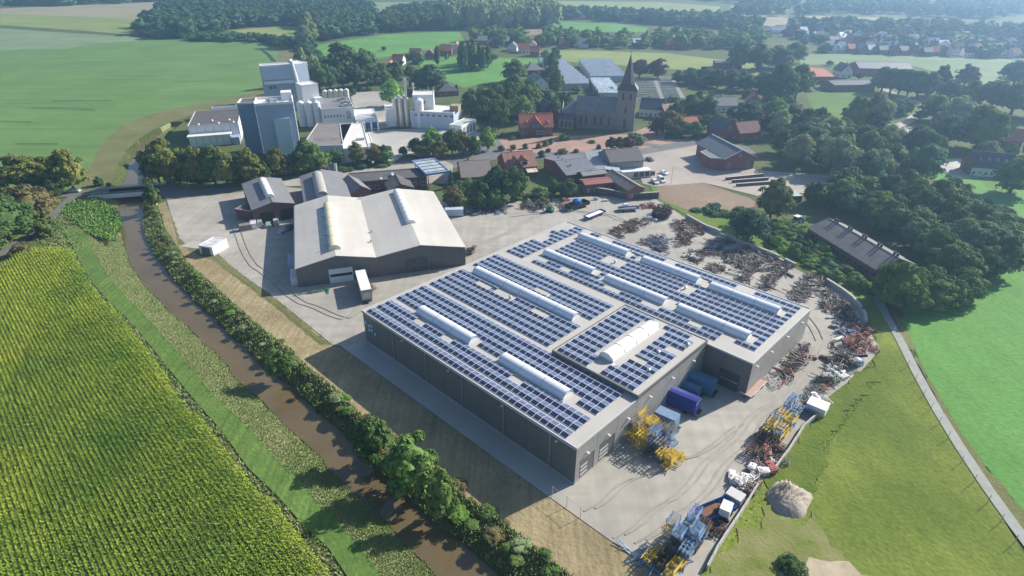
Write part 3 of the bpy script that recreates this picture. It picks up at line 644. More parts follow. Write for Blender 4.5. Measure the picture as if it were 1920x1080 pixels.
block('factory_store', 'windowless white store beside the tall steel silos', (724,205), (742,204), 9, dep=12, wall=WHITEW, roofm=TRIMW, cap=TRIMW)
for i, (x, yt, yb, r) in enumerate([(743,186,237.5,5.2),(753,184,238,5.2),(764,185,238,5.2),(749,181,232,5.0),(759,180,232,5.0)]):
    h_ = hgt(x, yb, yt); p = at(x, yb); s = thing('silo', ['front left','front middle','front right','rear left','rear right'][i]+' tall narrow steel silo of the silo cluster', 'silo', p, 0, 'tall steel silo cluster')
    silo(s, 0, wid(x,yb,r), 0, h_, wid(x,yb,r), STEEL, nm='tank')
for i, (x, yt, yb, r) in enumerate([(765.5,152,237,2.3),(779,160,225,1.8)]):
    h_ = hgt(x, yb, yt); p = at(x, yb); s = thing('flue_stack', ['taller','shorter'][i]+' thin steel flue stack rising behind the silos', 'chimney', p)
    part('flue', MB().cyl((0,0,0),(0,0,h_),wid(x,yb,r)*.8,n=12), STEEL, s); part('flue_cap', MB().cyl((0,0,h_),(0,0,h_+1.2),wid(x,yb,r)*1.3,n=12), STEEL, s)
t, w, d = block('factory_store', 'tall white cubic cold store with a small dark emblem', (773,178), (812.5,177.5), 15.5, (788,170), wall=WHITEW, roofm=MATS['white_membrane'], cap=TRIMW)
part('emblem', MB().add([(w*.52,-.03,10.6),(w*.64,-.03,12.2),(w*.40,-.03,12.2)], [(0,1,2)]).add([(w*.47,-.04,12.5),(w*.57,-.04,12.5),(w*.57,-.04,12.9),(w*.47,-.04,12.9)], [(0,1,2,3)]), mat('emblem_grey', (.16,.18,.22)), t)
silo(t, 3.2, -2.6, 0, 13.6, 2.3, WHITEW)
t, w, d = block('factory_hall', 'long white flat roofed hall behind the row of silos', (769,207.5), (850,211.5), 8.5, dep=15, wall=PALEB, roofm=MATS['white_membrane'], cap=TRIMW)
for k in range(7): window(t, 2+k*w/7.2, 0, 6.0, 1.8, 1.2)
part('roof_turret', MB().box(w-3, w+1.5, 4, 9, 8.2, 11), mat('tan_cladding', (.35,.28,.18)), t)
for i, (x, yt, r) in enumerate([(777.5,214,5),(790,212,5.2),(801,208,5.2),(812.5,214,5),(823,220,4.4),(833,220,4.4)]):
    h_ = hgt(x, 238.5, yt+2); p = at(x, 238.5); s = thing('silo', ['first','second','third and tallest','fourth','fifth and short','last and short'][i]+' in the row of grey silos along the white hall', 'silo', p, 0, 'row of grey silos along the hall')
    silo(s, 0, 2, 0, h_, wid(x,238,r), STEEL if i < 4 else PALEB, nm='tank')
t, w, d = block('gatehouse_office', 'glass sided office with a pale green flat roof by the factory gate', (842.5,233), (865,236), 6.0, (857,219), wall=WHITEW, roofm=mat('pale_green_roof', (.42,.47,.43), var=.06), cap=TRIMW)
for k in range(4): window(t, w, 1.5+k*3.2, 1.0, 2.4, 3.8, rz=math.pi/2, gm=GLASSL)
for k in range(2): window(t, 1+k*3.6, 0, 1.2, 2.6, 3.2, gm=GLASSL)

# ------------------------------------------------------------------ brick works next to the white hall
t, w, d = house('workshop', 'dark brick workshop with a grey gable roof and white ridge dome', (472.5,394.6), (552,382), 5.2, (479.5,342), ridge=1.6, wall=BRICKD, roofm=GREYROOF, along='y', win=(0,0), chim=0, cat='workshop', ov=.2)
skylight(t, 5, 24, w/2, 6.7, 'v', r=1.3, m_=DOMEW, seg=4.8, nm='ridge_skylight')
for k in range(3): part('shutter', MB().box(2+k*6.5, 6.2+k*6.5, -.08, -.003, .05, 3.8), BLACK, t)
WSH = t
t, w, d = house('workshop', 'grey roofed brick workshop with a ribbed grey dome along the ridge', (571,382), (658,372), 5.4, (569.5,331), ridge=1.9, wall=BRICKD, roofm=GREYROOF, along='y', win=(0,0), chim=0, cat='workshop', ov=.2)
skylight(t, 1, 24, w*.40, 7.0, 'v', r=1.8, m_=mat('old_dome', (.36,.35,.32), var=.1, scale=.4), seg=2.6, nm='ridge_skylight', h=1.3)
t, w, d = block('brick_lean_to', 'rusty red roofed lean-to left of the brick workshop', (440,391), (470,396), 4.0, (444.5,366), wall=BRICKD, roofm=mat('rusty_roof', (.15,.075,.06), var=.25, scale=.6), cap=GALV, par=.15)
t, w, d = block('brick_office_wing', 'long brick wing with a dark flat roof along the street', (655.5,342), (800,330.5), 4.6, (648,325), wall=BRICKD, roofm=DARKROOF, cap=mat('dark_cap', (.10,.09,.09)), par=.3)
for k in range(8): window(t, 2+k*w/8.3, 0, 1.3, 2.0, 1.3)
part('roof_hatch', MB().box(w*.55, w*.58, 2, 5.5, 4.3, 5.3), PALEB, t); link('roof_light', lt, t, (w*.4, 2, 4.3))
house('brick_store', 'small brick store with a grey gable roof and white verge', (659,362.5), (694,356), 4.6, dep=13, ridge=2.2, wall=BRICKD, roofm=GREYROOF, along='y', win=(0,0), chim=0, cat='store')
house('brick_store', 'low store with a dark gable roof behind the white hall', (729,357), (775,352), 3.6, dep=11, ridge=1.8, wall=BRICKD, roofm=DARKROOF, along='y', win=(0,0), chim=0, cat='store')
t, w, d = block('filling_canopy', 'blue edged canopy with a ribbed glass roof over the street corner', (799,326), (843,320), 6.0, (783,299), z0=5.2, wall=mat('canopy_blue', (.16,.28,.50), rough=.4), roofm=mat('canopy_glass', (.42,.47,.52), rough=.3), cap=mat('canopy_blue'  , (.2,.3,.5)), cat='canopy', par=.3)
for k in range(5): part('roof_rib', MB().box(.6, w-.6, d*(k+.5)/5-.12, d*(k+.5)/5+.12, 5.77, 5.95), DARKROOF, t)
for x in (.8, w-1.1):
    for y in (.8, d-1.1): part('column', MB().box(x, x+.3, y, y+.3, 0, 5.2), GALV, t)

# small hut and things on the works yard
t, w, d = block('transformer_hut', 'small white flat roofed hut with a grey door by the yard edge', (371.5,459.5), (397,463.5), 3.0, (362,438), wall=WHITEW, roofm=mat('pale_membrane', (.55,.55,.55)), cap=TRIMW, cat='hut', par=.15)
part('door', MB().box(.8, w-1.0, -.06, -.003, .1, 2.5), mat('door_brown_grey', (.13,.12,.12)), t)
land('concrete_pad', [(337,463),(362,452),(420,462),(398,470),(360,466)], YARD2)

# ------------------------------------------------------------------ church
cp = at(1150, 247.5); o, a, w, _ = frame3((1152,244), (1187,246), 0)
ch = thing('church', 'grey stone church with a slate roof and slender spire above its tower', 'church', o, a)
th_ = hgt(1170, 248, 172); sp = hgt(1170, 248, 105); tw = w
part('tower', MB().box(0, tw, 0, tw, 0, th_), STONE, ch)
mb = MB()
for z in (th_*.38, th_*.72, th_-.5): mb.box(-.15, tw+.15, -.15, tw+.15, z, z+.35)
part('string_course', mb, STONE, ch)
mb = MB(); n = 8; c_ = tw/2
def ring(r, z): return [(c_+r*math.cos((k+.5)*math.pi/4), c_+r*math.sin((k+.5)*math.pi/4), z) for k in range(8)]
sq = [(-.5,-.5),(tw+.5,-.5),(tw+.5,tw+.5),(-.5,tw+.5)]
vs = [(x,y,th_) for x,y in sq]; r1 = ring(tw*.40, th_+2.8); base = []
mb.add(vs + [(c_-tw*.34,c_-tw*.34,th_+2.6),(c_+tw*.34,c_-tw*.34,th_+2.6),(c_+tw*.34,c_+tw*.34,th_+2.6),(c_-tw*.34,c_+tw*.34,th_+2.6)], [(0,1,5,4),(1,2,6,5),(2,3,7,6),(3,0,4,7)])
mb.add(ring(tw*.42, th_+1.2) + ring(tw*.20, th_+(sp-th_)*.55) + [(c_,c_,sp)], [(i,(i+1)%8,8+(i+1)%8,8+i) for i in range(8)] + [(8+i,8+(i+1)%8,16) for i in range(8)])
part('spire', mb, SLATE, ch); part('spire_cross', MB().cyl((c_,c_,sp-.3),(c_,c_,sp+1.6),.08).beam((c_-.5,c_,sp+1.0),(c_+.5,c_,sp+1.0),.1), BLACK, ch)
ARCH = mat('leaded_glass', (.03,.035,.045), rough=.3)
def lancet(parent, x, y, z, w_, h_, rz=0):
    def mk():
        mb = MB(); pts = [(-w_/2,0),(w_/2,0),(w_/2,h_*.75),(w_*.28,h_*.92),(0,h_),(-w_*.28,h_*.92),(-w_/2,h_*.75)]
        mb.add([(p, -.05, q) for p, q in pts] + [(p, -.001, q) for p, q in pts], [tuple(range(7))] + [(i, 7+i, 7+(i+1)%7, (i+1)%7) for i in range(7)]); return mb.mesh('lancet_window', ARCH)
    return link('lancet_window', shared(('lan', w_, h_), mk), parent, (x, y, z), rz)
for s_ in (.3, .7):
    lancet(ch, tw*s_, 0, th_*.76, 1.0, 3.6); lancet(ch, tw, tw*s_, th_*.76, 1.0, 3.6, math.pi/2); lancet(ch, 0, tw*s_, th_*.76, 1.0, 3.6, -math.pi/2)
lancet(ch, tw*.5, 0, th_*.45, .9, 3); lancet(ch, tw*.5, 0, 1.0, 1.3, 5.5); lancet(ch, tw, tw*.5, .2, 1.6, 5.0, math.pi/2)
nl = wid(1110, 245, 57); nw_ = 11.5; nh = 8.8; nr = 6.2; y0 = tw/2-nw_/2+.8
def gabled(parent, x0, x1, y0, y1, h, r, along='x', rm=SLATE_L, wm=STONE, nm='nave', ov=.3, hipl=0):
    mb = MB(); mb.box(x0, x1, y0, y1, 0, h)
    if along == 'x': mb.add([(x0,y0,h),(x0,y1,h),(x0,(y0+y1)/2,h+r)], [(0,2,1)]); mb.add([(x1,y0,h),(x1,y1,h),(x1,(y0+y1)/2,h+r)], [(0,1,2)])
    else: mb.add([(x0,y0,h),(x1,y0,h),((x0+x1)/2,y0,h+r)], [(0,1,2)]); mb.add([(x0,y1,h),(x1,y1,h),((x0+x1)/2,y1,h+r)], [(0,2,1)])
    p = part(nm, mb, wm, parent); mb = MB()
    if along == 'x':
        s_ = r/((y1-y0)/2); ym = (y0+y1)/2
        Q = [[(x0-ov,y0-ov,h-ov*s_),(x1+ov,y0-ov,h-ov*s_),(x1+ov,ym,h+r),(x0-ov+hipl,ym,h+r)], [(x1+ov,y1+ov,h-ov*s_),(x0-ov,y1+ov,h-ov*s_),(x0-ov+hipl,ym,h+r),(x1+ov,ym,h+r)]]
        if hipl: Q.append([(x0-ov,y1+ov,h-ov*s_),(x0-ov,y0-ov,h-ov*s_),(x0-ov+hipl,ym,h+r)])
    else:
        s_ = r/((x1-x0)/2); xm = (x0+x1)/2
        Q = [[(x0-ov,y1+ov,h-ov*s_),(x0-ov,y0-ov,h-ov*s_),(xm,y0-ov,h+r),(xm,y1+ov,h+r)], [(x1+ov,y0-ov,h-ov*s_),(x1+ov,y1+ov,h-ov*s_),(xm,y1+ov,h+r),(xm,y0-ov,h+r)]]
    for q in Q:
        n = len(q); mb.add([(x,y,z+.2) for x,y,z in q]+q, [tuple(range(n)), tuple(range(2*n-1,n-1,-1))]+[(i,n+i,n+(i+1)%n,(i+1)%n) for i in range(n)])
    part(nm+'_roof', mb, rm, p); return p
p = gabled(ch, -20.0, .3, y0, y0+nw_, nh, nr, 'x')
for x in (-17.5,-14.6,-10.2,-7.0,-3.2): lancet(ch, x, y0, 2.2, .9, 4.8)
mb = MB()
for x in (-19.6,-16,-12.4,-8.6,-5,-1.6): mb.box(x-.25, x+.25, y0-.7, y0, 0, 6.6)
part('buttress', mb, STONE, ch, kind='stuff')
p = gabled(ch, -27.5, -20.0, y0+1.2, y0+nw_+3, nh-1.4, 4.6, 'x', nm='choir', hipl=5)
p = gabled(ch, -28.5, -20.5, y0-3.2, y0+1.2, 5.2, 1.2, 'x', nm='sacristy', rm=SLATE)
for x in (-26.5,-24.2,-22.4): lancet(ch, x, y0-3.2, 1.0, .8, 3.2); lancet(ch, x, y0+1.2, 5.6, .6, 1.6)
for x in (-9,-14): part('roof_vent', MB().box(x, x+.6, y0+2.2, y0+2.9, nh+2.2, nh+3.3), SLATE, ch)

# ------------------------------------------------------------------ houses round the square
t, w, d = house('red_house', 'large brick house with a bright red tiled roof facing the square', (975.5,238.5), (1037,237.5), 4.6, dep=10.5, ridge=5.2, roofm=mat('bright_red_tiles', (.42,.13,.075), c2=(.50,.17,.10), var=0, scale=1.0, rough=.8), win=(7,1), chim=0)
mb = MB(); cx = w*.47; gw = 3.6
mb.box(cx-gw, cx+gw, -.6, 0, 0, 4.6).add([(cx-gw,-.6,4.6),(cx+gw,-.6,4.6),(cx,-.6,8.9)], [(0,1,2)]); g = part('front_gable', mb, BRICKD, t)
mb = MB()
for s_ in (1,-1):
    q = [(cx+s_*(gw+.3),-.85,4.35),(cx,-.85,9.1),(cx,4.6,9.1),(cx+s_*(gw+.3),.6,4.35)]; q = q if s_ > 0 else q[::-1]
    mb.add([(a_,b_,c_+.15) for a_,b_,c_ in q]+q, [(0,1,2,3),(7,6,5,4),(0,4,5,1),(1,5,6,2),(2,6,7,3),(3,7,4,0)])
part('gable_roof', mb, MATS['bright_red_tiles'], t)
for x in (-1.6, .6): window(t, cx+x, -.6, 4.5, 1.1, 1.5)
window(t, cx-.4, -.6, 7.0, .8, .7); window(t, cx+.4, -.6, 1.0, 3.4, 1.7, bars=3)
for x in (w*.18, w*.83): dormer(t, x, 1.0, 5.0, 1.5, 1.6, 2.2, MATS['bright_red_tiles'])
t, w, d = house('house', 'brown tiled house with a cream awning below the square', (951,316), (1007,311), 3.6, (941,296), ridge=4.2, wall=BRICK, roofm=mat('rust_tiles', (.24,.115,.085), c2=(.31,.15,.11), var=0, scale=1.0), win=(4,1), chim=1)
mb = MB(); mb.box(1, 6.4, -1, 0, 0, 3.6).add([(1,-1,3.6),(6.4,-1,3.6),(3.7,-1,7.2)], [(0,1,2)]); part('front_gable', mb, BRICK, t)
mb = MB()
for s_ in (1,-1):
    q = [(3.7+s_*3.0,-1.3,3.3),(3.7,-1.3,7.4),(3.7,4.4,7.4),(3.7+s_*3.0,.8,3.3)]; q = q if s_ > 0 else q[::-1]
    mb.add([(a_,b_,c_+.15) for a_,b_,c_ in q]+q, [(0,1,2,3),(7,6,5,4),(0,4,5,1),(1,5,6,2),(2,6,7,3),(3,7,4,0)])
part('gable_roof', mb, MATS['rust_tiles'], t); dormer(t, w*.60, .8, 4.2, 3.0, 1.5, 2.5, MATS['rust_tiles'])
part('awning', MB().add([(w-5,-3.4,2.3),(w-.6,-3.4,2.3),(w-.6,-.02,3.1),(w-5,-.02,3.1)], [(0,1,2,3),(3,2,1,0)]), mat('cream_cloth', (.62,.52,.38)), t)
house('house', 'plain grey brown roofed house half hidden by garden trees', (866,333), (922,330), 3.4, (868,306), ridge=3.6, wall=BRICK, roofm=mat('grey_brown_tiles', (.20,.17,.155), var=.15, scale=1.0), win=(4,1), chim=1)
t, w, d = house('village_hall', 'broad hall with a shallow slate grey roof and blue grey lower eaves', (1020,297), (1063,329), 4.2, (1064,284), ridge=2.2, wall=BRICKD, roofm=mat('slate_blue_roof', (.15,.155,.18), var=.12, scale=.5), along='y', win=(0,0), chim=0, cat='hall')
for k in range(4): part('roof_hatch', MB().box(w*.2+k*w*.17, w*.2+k*w*.17+.6, d*.3, d*.3+.5, 5.2, 6.6), GALV, t)
land_m = mat('pale_blue_roof', (.30,.33,.36), var=.08, scale=.4, rough=.6)
t, w, d = house('village_hall_wing', 'pale blue grey lean roof wing adjoining the broad hall', (1106,321), (1162,322), 3.8, dep=26, ridge=.9, wall=BRICKD, roofm=land_m, along='y', win=(4,1), chim=0, cat='hall')
t, w, d = house('inn', 'two storey inn with a dark tiled roof and a white ground floor extension', (1145,305), (1207,300.5), 5.8, (1133,286), ridge=3.2, wall=mat('blue_grey_render', (.20,.21,.25)), roofm=mat('charcoal_tiles', (.12,.112,.115), var=.15, scale=1.0), win=(6,2), chim=1, cat='inn')
part('extension', MB().box(w*.25, w+2, -4.2, -.02, 0, 2.9), WHITEW, t)
for k in range(4): part('shop_window', MB().box(w*.6+k*2.4, w*.6+k*2.4+2, -4.26, -4.203, .5, 2.4), GLASS, t)
t, w, d = house('shed', 'long shed with a flat brick red roof beside the yard wall', (1098,347), (1148,342), 3.8, (1091,337), ridge=.7, wall=BRICKD, roofm=mat('brick_red_roof', (.27,.095,.08), var=.1, scale=.5), win=(4,1), chim=0, cat='shed')
house('shed', 'narrow grey roofed shed behind the red roofed shed', (1094,330), (1137,325), 4.6, dep=4.5, ridge=.8, wall=BRICKD, roofm=SLATE_L, win=(0,0), chim=0, cat='shed')
t, w, d = house('brick_barn', 'brick barn with a brown grey gable roof at the yard corner', (1178,357), (1208,353), 4.0, (1139,327), ridge=1.6, wall=BRICK, roofm=mat('brown_grey_roof', (.21,.18,.17), var=.12, scale=.5), along='y', win=(2,1), chim=0, cat='barn', door=False)
t, w, d = house('parish_hall', 'large red brick hall with a blue grey roof on the car park', (1359,297), (1416,293), 5.4, (1311,268), ridge=3.0, wall=BRICK, roofm=mat('blue_slate', (.13,.155,.18), var=.12, scale=.6), along='y', win=(3,1), chim=0, cat='hall', ov=.7, ww=1.0, wh=2.2)
mb = MB(); y_ = d*.28; mb.prism([(-4.2,y_-3.5),(0,y_-5.5),(0,y_+6.5),(-4.2,y_+4.5)], 0, 4.9); part('entrance_bay', mb, BRICK, t)
mb = MB(); mb.prism([(-4.9,y_-3.9),(.2,y_-6.2),(.2,y_+7.2),(-4.9,y_+4.9)], 4.9, 5.15); part('bay_roof', mb, MATS['blue_slate'], t)
mb = MB(); B_ = [(-4.9,y_-3.9),(.2,y_-6.2),(.2,y_+7.2),(-4.9,y_+4.9)]
for a_, b_ in ((3,0),(0,1),(2,3)): mb.beam((*B_[a_],5.2),(*B_[b_],5.2),.3,.2)
part('bay_verge', mb, TRIM, t)
mb = MB(); mb.beam((-.7,-.75,5.15),(w/2,-.75,8.65),.3); mb.beam((w/2,-.75,8.65),(w+.7,-.75,5.15),.3); mb.beam((w/2,-.75,8.7),(w/2,d+.75,8.7),.35); part('verge_trim', mb, TRIM, t)
# long barn in the wood on the right
t, w, d = house('long_barn', 'very long single storey brick barn with paired roof vents', (1516.5,428), (1642,505), 3.6, dep=13, ridge=2.6, wall=BRICKD, roofm=mat('weathered_sheet_roof', (.14,.135,.145), var=.2, scale=.5), win=(0,0), chim=0, cat='barn')
for k in range(5):
    for s_ in (0,1): part('ridge_vent', MB().box(w*(.08+k*.21)+s_*1.1, w*(.08+k*.21)+s_*1.1+.5, d*.5, d*.5+.5, 6.0, 7.4), BRICKD, t)
for k in range(12): part('barn_window', MB().box(2+k*w/12.2, 3.2+k*w/12.2, -.05, -.003, 1.4, 2.2), GLASS, t)
# right hand side
t, w, d = house('farmhouse', 'long white walled house with a dark blue grey roof beside a patio', (1824,312), (1905,318), 4.0, dep=11, ridge=4.6, wall=WHITEW, roofm=mat('navy_tiles', (.055,.06,.085), var=.15, scale=1.0), win=(7,1), chim=0, skyl=4, door=False)
part('brick_gable', MB().add([(-.02,0,0),(-.02,d,0),(-.02,d,4),(-.02,d/2,8.5),(-.02,0,4)], [(0,4,3,2,1)]), BRICK, t)
house('house', 'brick house with an orange red roof at the far right edge', (1868,262), (1918,266), 3.6, dep=10, ridge=4.5, roofm=REDTILE, win=(3,1))
block('flat_house', 'white flat roofed bungalow in front of the right hand wood', (1635,234), (1670,234), 3.2, dep=8, wall=PALEB, roofm=GREYROOF, cat='bungalow')
block('flat_house', 'long white garage block with a dark front behind the big trees', (1700,248), (1762,254), 3.4, dep=10, wall=PALEB, roofm=PINK_PAVE, cat='garage')
t, w, d = block('green_shed', 'small green sided shed with a pale roof left of the wood', (1480,368), (1505,367), 2.6, dep=5, wall=mat('dark_green_board', (.03,.09,.06)), roofm=mat('mint_roof', (.36,.48,.42)), cat='shed', par=.1)
block('garage', 'small garage with a pale roof beside the wood', (1525,352), (1548,356), 2.6, dep=6, wall=BRICKD, roofm=PALEB, cat='garage', par=.1)
house('cottage', 'small grey roofed cottage deep under the big trees', (1572,328), (1606,328), 3.0, dep=7, ridge=2.6, roofm=SLATE, win=(2,1))
house('farm_building', 'red roofed farm building beyond the village meadow', (1516,144), (1565,144), 4.5, (1506,127), ridge=2.4, roofm=REDTILE, win=(4,1))
house('farm_building', 'long low brick stable with a dark roof and skylights in a row', (1565,160), (1642,159), 4.0, dep=16, ridge=1.4, roofm=SLATE, win=(0,0), skyl=6, chim=0, cat='stable')
house('farm_building', 'dark gabled farmhouse left of the long stable roofs', (1578,134), (1600,134), 4.5, dep=12, ridge=4.5, wall=WHITEW, roofm=SLATE, along='y', win=(2,1))
house('farm_building', 'wide low barn with a grey roof beyond the row of pollard trees', (1612,128), (1712,130), 5, dep=20, ridge=3.0, roofm=SLATE_L, win=(0,0), chim=0, cat='barn')
house('sports_hall', 'low dark shed with a white roof edge in the far meadow', (1342,118), (1392,119), 4, dep=10, ridge=.8, wall=BRICKD, roofm=SLATE, win=(5,1), chim=0, cat='shed')
# greenhouses
GH = mat('greenhouse_glass', (.36,.42,.47), var=.12, scale=.25, rough=.25, spec=.8)
def greenhouse(label, r0, r1, h, r2, bays, roof):
    o, a, w, dep = frame3(r0, r1, h, r2); t = thing('greenhouse', label, 'greenhouse', o, a)
    part('glass_wall', MB().box(0, w, 0, dep, 0, h-.05), GH, t)
    bw = dep/bays
    for k in range(bays):
        y = k*bw; mb = MB(); mb.add([(0,y,h),(w,y,h),(w,y+bw,h),(0,y+bw,h),(0,y+bw/2,h+bw*.28),(w,y+bw/2,h+bw*.28)], [(0,1,5,4),(3,4,5,2),(0,4,3),(1,2,5)]); part('glass_bay', mb, roof, t)
        part('bay_gutter', MB().box(0, w, y-.1, y+.1, h-.02, h+.16), TRIMW, t)
    mb = MB()
    for i in range(int(w/4)): mb.box(i*4-.05, i*4+.05, 0, dep, h-.1, h+.05)
    return t
greenhouse('big greenhouse of many glass bays behind the church', (1052,157), (1105,156), 4.0, (1045,112), 11, GH)
greenhouse('middle greenhouse with grey glass bays beside the church spire', (1106,142), (1172,142), 4.0, (1104,114), 8, GH)
greenhouse('small bright tunnel greenhouse just behind the church', (1122,174), (1162,174), 3.6, (1120,150), 5, mat('milky_film', (.62,.70,.74), rough=.3))
mb = MB(); o, a, w, _ = frame3((1072,148),(1105,148), 5)
t = thing('greenhouse_porch', 'dark framed porch building in front of the big greenhouse', 'building', o, a)
part('frame', MB().box(0,w,-6,-5.4,4.2,5.2).box(0,1.6,-6,6,0,4.18).box(w-1.6,w,-6,6,0,4.18).box(0,w,5.4,6,4.2,5.2), BLACK, t); part('roof', MB().box(1.65,w-1.65,-5.3,5.3,4.0,4.15), TRIM, t)
# dark barns left of the church
house('timber_barn', 'dark timber barn with a white verge in the trees', (1083,160), (1113,160), 4.5, dep=9, ridge=4.2, wall=BLACK, roofm=SLATE, along='y', win=(0,0), chim=0, cat='barn') if 0 else None
house('timber_barn', 'black gabled barn with one white verge left of the church', (1018,208), (1047,206), 4.2, dep=12, ridge=4.0, wall=mat('tarred_boards', (.04,.04,.045)), roofm=SLATE, along='y', win=(0,0), chim=0, cat='barn')
house('timbered_house', 'half timbered white gabled house below the greenhouses', (997,160), (1030,158), 4.0, dep=14, ridge=5.0, wall=WHITEW, roofm=SLATE_L, along='y', win=(3,1), chim=0)
house('villa', 'grey hipped house behind the greenhouse hedge', (988,132), (1018,131), 4.0, dep=12, ridge=4.0, roofm=SLATE_L, hip=5, win=(3,1))
house('parsonage', 'long dark roofed parsonage right of the church tower', (1200,203), (1243,206), 4.4, dep=12, ridge=4.4, wall=WHITEW, roofm=SLATE, win=(5,1))
house('house', 'house with a sunlit pinkish roof right of the parsonage', (1248,212), (1278,210), 3.6, dep=10, ridge=3.6, roofm=mat('pink_tiles', (.42,.27,.22)), win=(3,1))
house('house', 'small orange roofed house among trees above the lane', (1283,238), (1312,236), 3.6, dep=9, ridge=3.6, roofm=REDTILE, win=(3,1))
house('house', 'brick gabled house behind the parish hall roof', (1352,246), (1384,243), 5.0, dep=11, ridge=4.6, along='y', roofm=SLATE, win=(3,1))
house('house', 'brick house with a dark roof and white dormer above the parish hall', (1388,250), (1428,247), 4.4, dep=10, ridge=4.0, roofm=mat('dark_red_tiles', (.17,.075,.07)), win=(3,1))
house('house', 'grey roofed house with white gable under the round trees', (1343,198), (1384,198), 3.6, dep=11, ridge=3.6, roofm=SLATE_L, wall=WHITEW, win=(4,1))
house('house', 'house with a long white verge line and red roof beside tall trees', (1398,192), (1428,194), 3.8, dep=11, ridge=4.4, roofm=REDTILE, along='y', win=(2,1))
house('house', 'small white gabled house at the edge of the mown meadow', (1492,214), (1516,213), 3.4, dep=9, ridge=3.4, wall=WHITEW, roofm=SLATE_L, along='y', win=(2,1))
house('house', 'large slate roofed bungalow with deep eaves behind the white factory', (822,172), (860,170), 3.0, dep=12, ridge=3.4, roofm=SLATE, hip=6, win=(4,1))
# far village houses
FV = [(745,122,26,'x',REDTILE,0),(732,136,22,'y',ORANGETILE,0),(778,110,26,'x',BROWNTILE,0),(806,112,24,'y',BROWNTILE,0),(836,104,26,'x',REDTILE,0),(855,97,20,'y',REDTILE,0),(905,84,22,'x',SLATE_L,0),(925,90,24,'y',SLATE_L,0),(944,84,24,'x',PALEB,0),(960,96,22,'y',SLATE,0),(982,100,26,'x',REDTILE,0),(998,92,20,'y',ORANGETILE,0),(1002,106,22,'x',REDTILE,0),(1060,92,20,'y',REDTILE,0),(1095,90,22,'x',SLATE,0),(1199,88,30,'x',TRIMW,0),(1262,92,32,'x',REDTILE,0),(1285,94,26,'y',BROWNTILE,0),(1320,88,30,'x',REDTILE,0),(1335,76,22,'y',ORANGETILE,0),(1350,84,28,'x',ORANGETILE,0),(1395,66,26,'x',SLATE,0),(1505,26,20,'x',WHITEW,0),(1500,40,18,'y',SLATE,0)]
adj = {'house':0}
PLC = ['left end of the', 'second in the', 'third in the', 'middle of the', 'towards the right of the', 'right end of the']
seen = {}
def far_house(i, x, y, wpx, al, rm, wm=None, grp='houses of the far village'):
    cn = {'red_roof_tiles':'red','orange_roof_tiles':'orange','brown_roof_tiles':'brown','grey_slate_roof':'pale grey','slate_roof':'dark slate','white_trim':'white','blueish_cladding':'light blue','white_wall':'white'}[rm.name]
    key = (cn, al, grp); seen[key] = seen.get(key, 0)+1
    h_ = 3.8; p = at(x, y); w_ = wid(x, y, wpx)
    lab = f"{'gable fronted' if al=='y' else 'side on'} house with {cn} roof {grp}"
    house('house', lab, None, None, h_, dep=U(8,10.5), ridge=U(3.2,4.4), wall=wm or random.choice([BRICK, WHITEW, BRICKD]), roofm=rm, along=al, win=(3,1), chim=random.choice([0,1]), group=grp, org=(Vector((p.x-w_/2, p.y, 0)), U(-.25,.25), w_), detail=False, door=False)
for i, (x, y, wpx, al, rm, _) in enumerate(FV): far_house(i, x, y, wpx*.8, al, rm, grp=('left' if x<800 else 'middle' if x<920 else 'right')+' beyond the green village meadow' if x < 1060 else ('left' if x<1210 else 'right')+' along the tree belt behind the church')
RV = []
for row, (ya, n, x0, x1) in enumerate([(99,20,1535,1915),(92,18,1545,1910),(84,16,1560,1915),(76,14,1500,1915),(70,10,1460,1760),(62,8,1400,1560)]):
    for k in range(n):
        x = x0+(x1-x0)*(k+U(.2,.8))/n; y = ya+(x-x0)*.028+U(-1.5,1.5)
        RV.append((x, y))
        far_house(k, x, y, U(13,19), random.choice('xxy'), random.choice([SLATE_L, WHITEW, TRIMW, SLATE, BROWNTILE, REDTILE, SLATE_L, PALEB]), grp=['at the front','second row','third row','fourth row','fifth row','rear'][row]+' '+['left','centre left','centre right','right'][min(3,int(4*k/n))]+' of the estate')
# ------------------------------------------------------------------ bridge
p0, p1 = at(178, 362), at(300, 353); d = p1-p0; an = math.atan2(d.y, d.x); L = d.length
br = thing('road_bridge', 'flat concrete road bridge with pale railings across the brown river', 'bridge', p0, an)
part('deck', MB().box(0, L, -4.2, 4.2, -.75, .10), YARD2, br)
for y in (-4.45, 4.2): part('edge_beam', MB().box(-1, L+1, y, y+.25, -1.0, .45), TRIMW, br); part('carriageway', MB().box(0, L, -3.2, 3.2, .104, .13), ASPH, br)
for y in (-4.1, 3.8):
    r_ = part('railing', MB().box(0, L, y, y+.12, 1.05, 1.17).box(0, L, y+.02, y+.1, .6, .68), GALV, br); mb = MB()
    for k in range(int(L/1.6)): mb.box(k*1.6, k*1.6+.08, y+.02, y+.1, .1, 1.05)
    part('baluster', mb, GALV, r_, kind='stuff')
part('footway', MB().box(0, L, -4.0, -3.25, .11, .26), YARD2, br); part('footway', MB().box(0, L, 3.25, 3.75, .11, .26), YARD2, br)
mb = MB()
for x in (L*.28, L*.86): mb.box(x-.5, x+.5, -4.0, 3.9, -2.6, -.76)
part('abutment', mb, YARD, br)

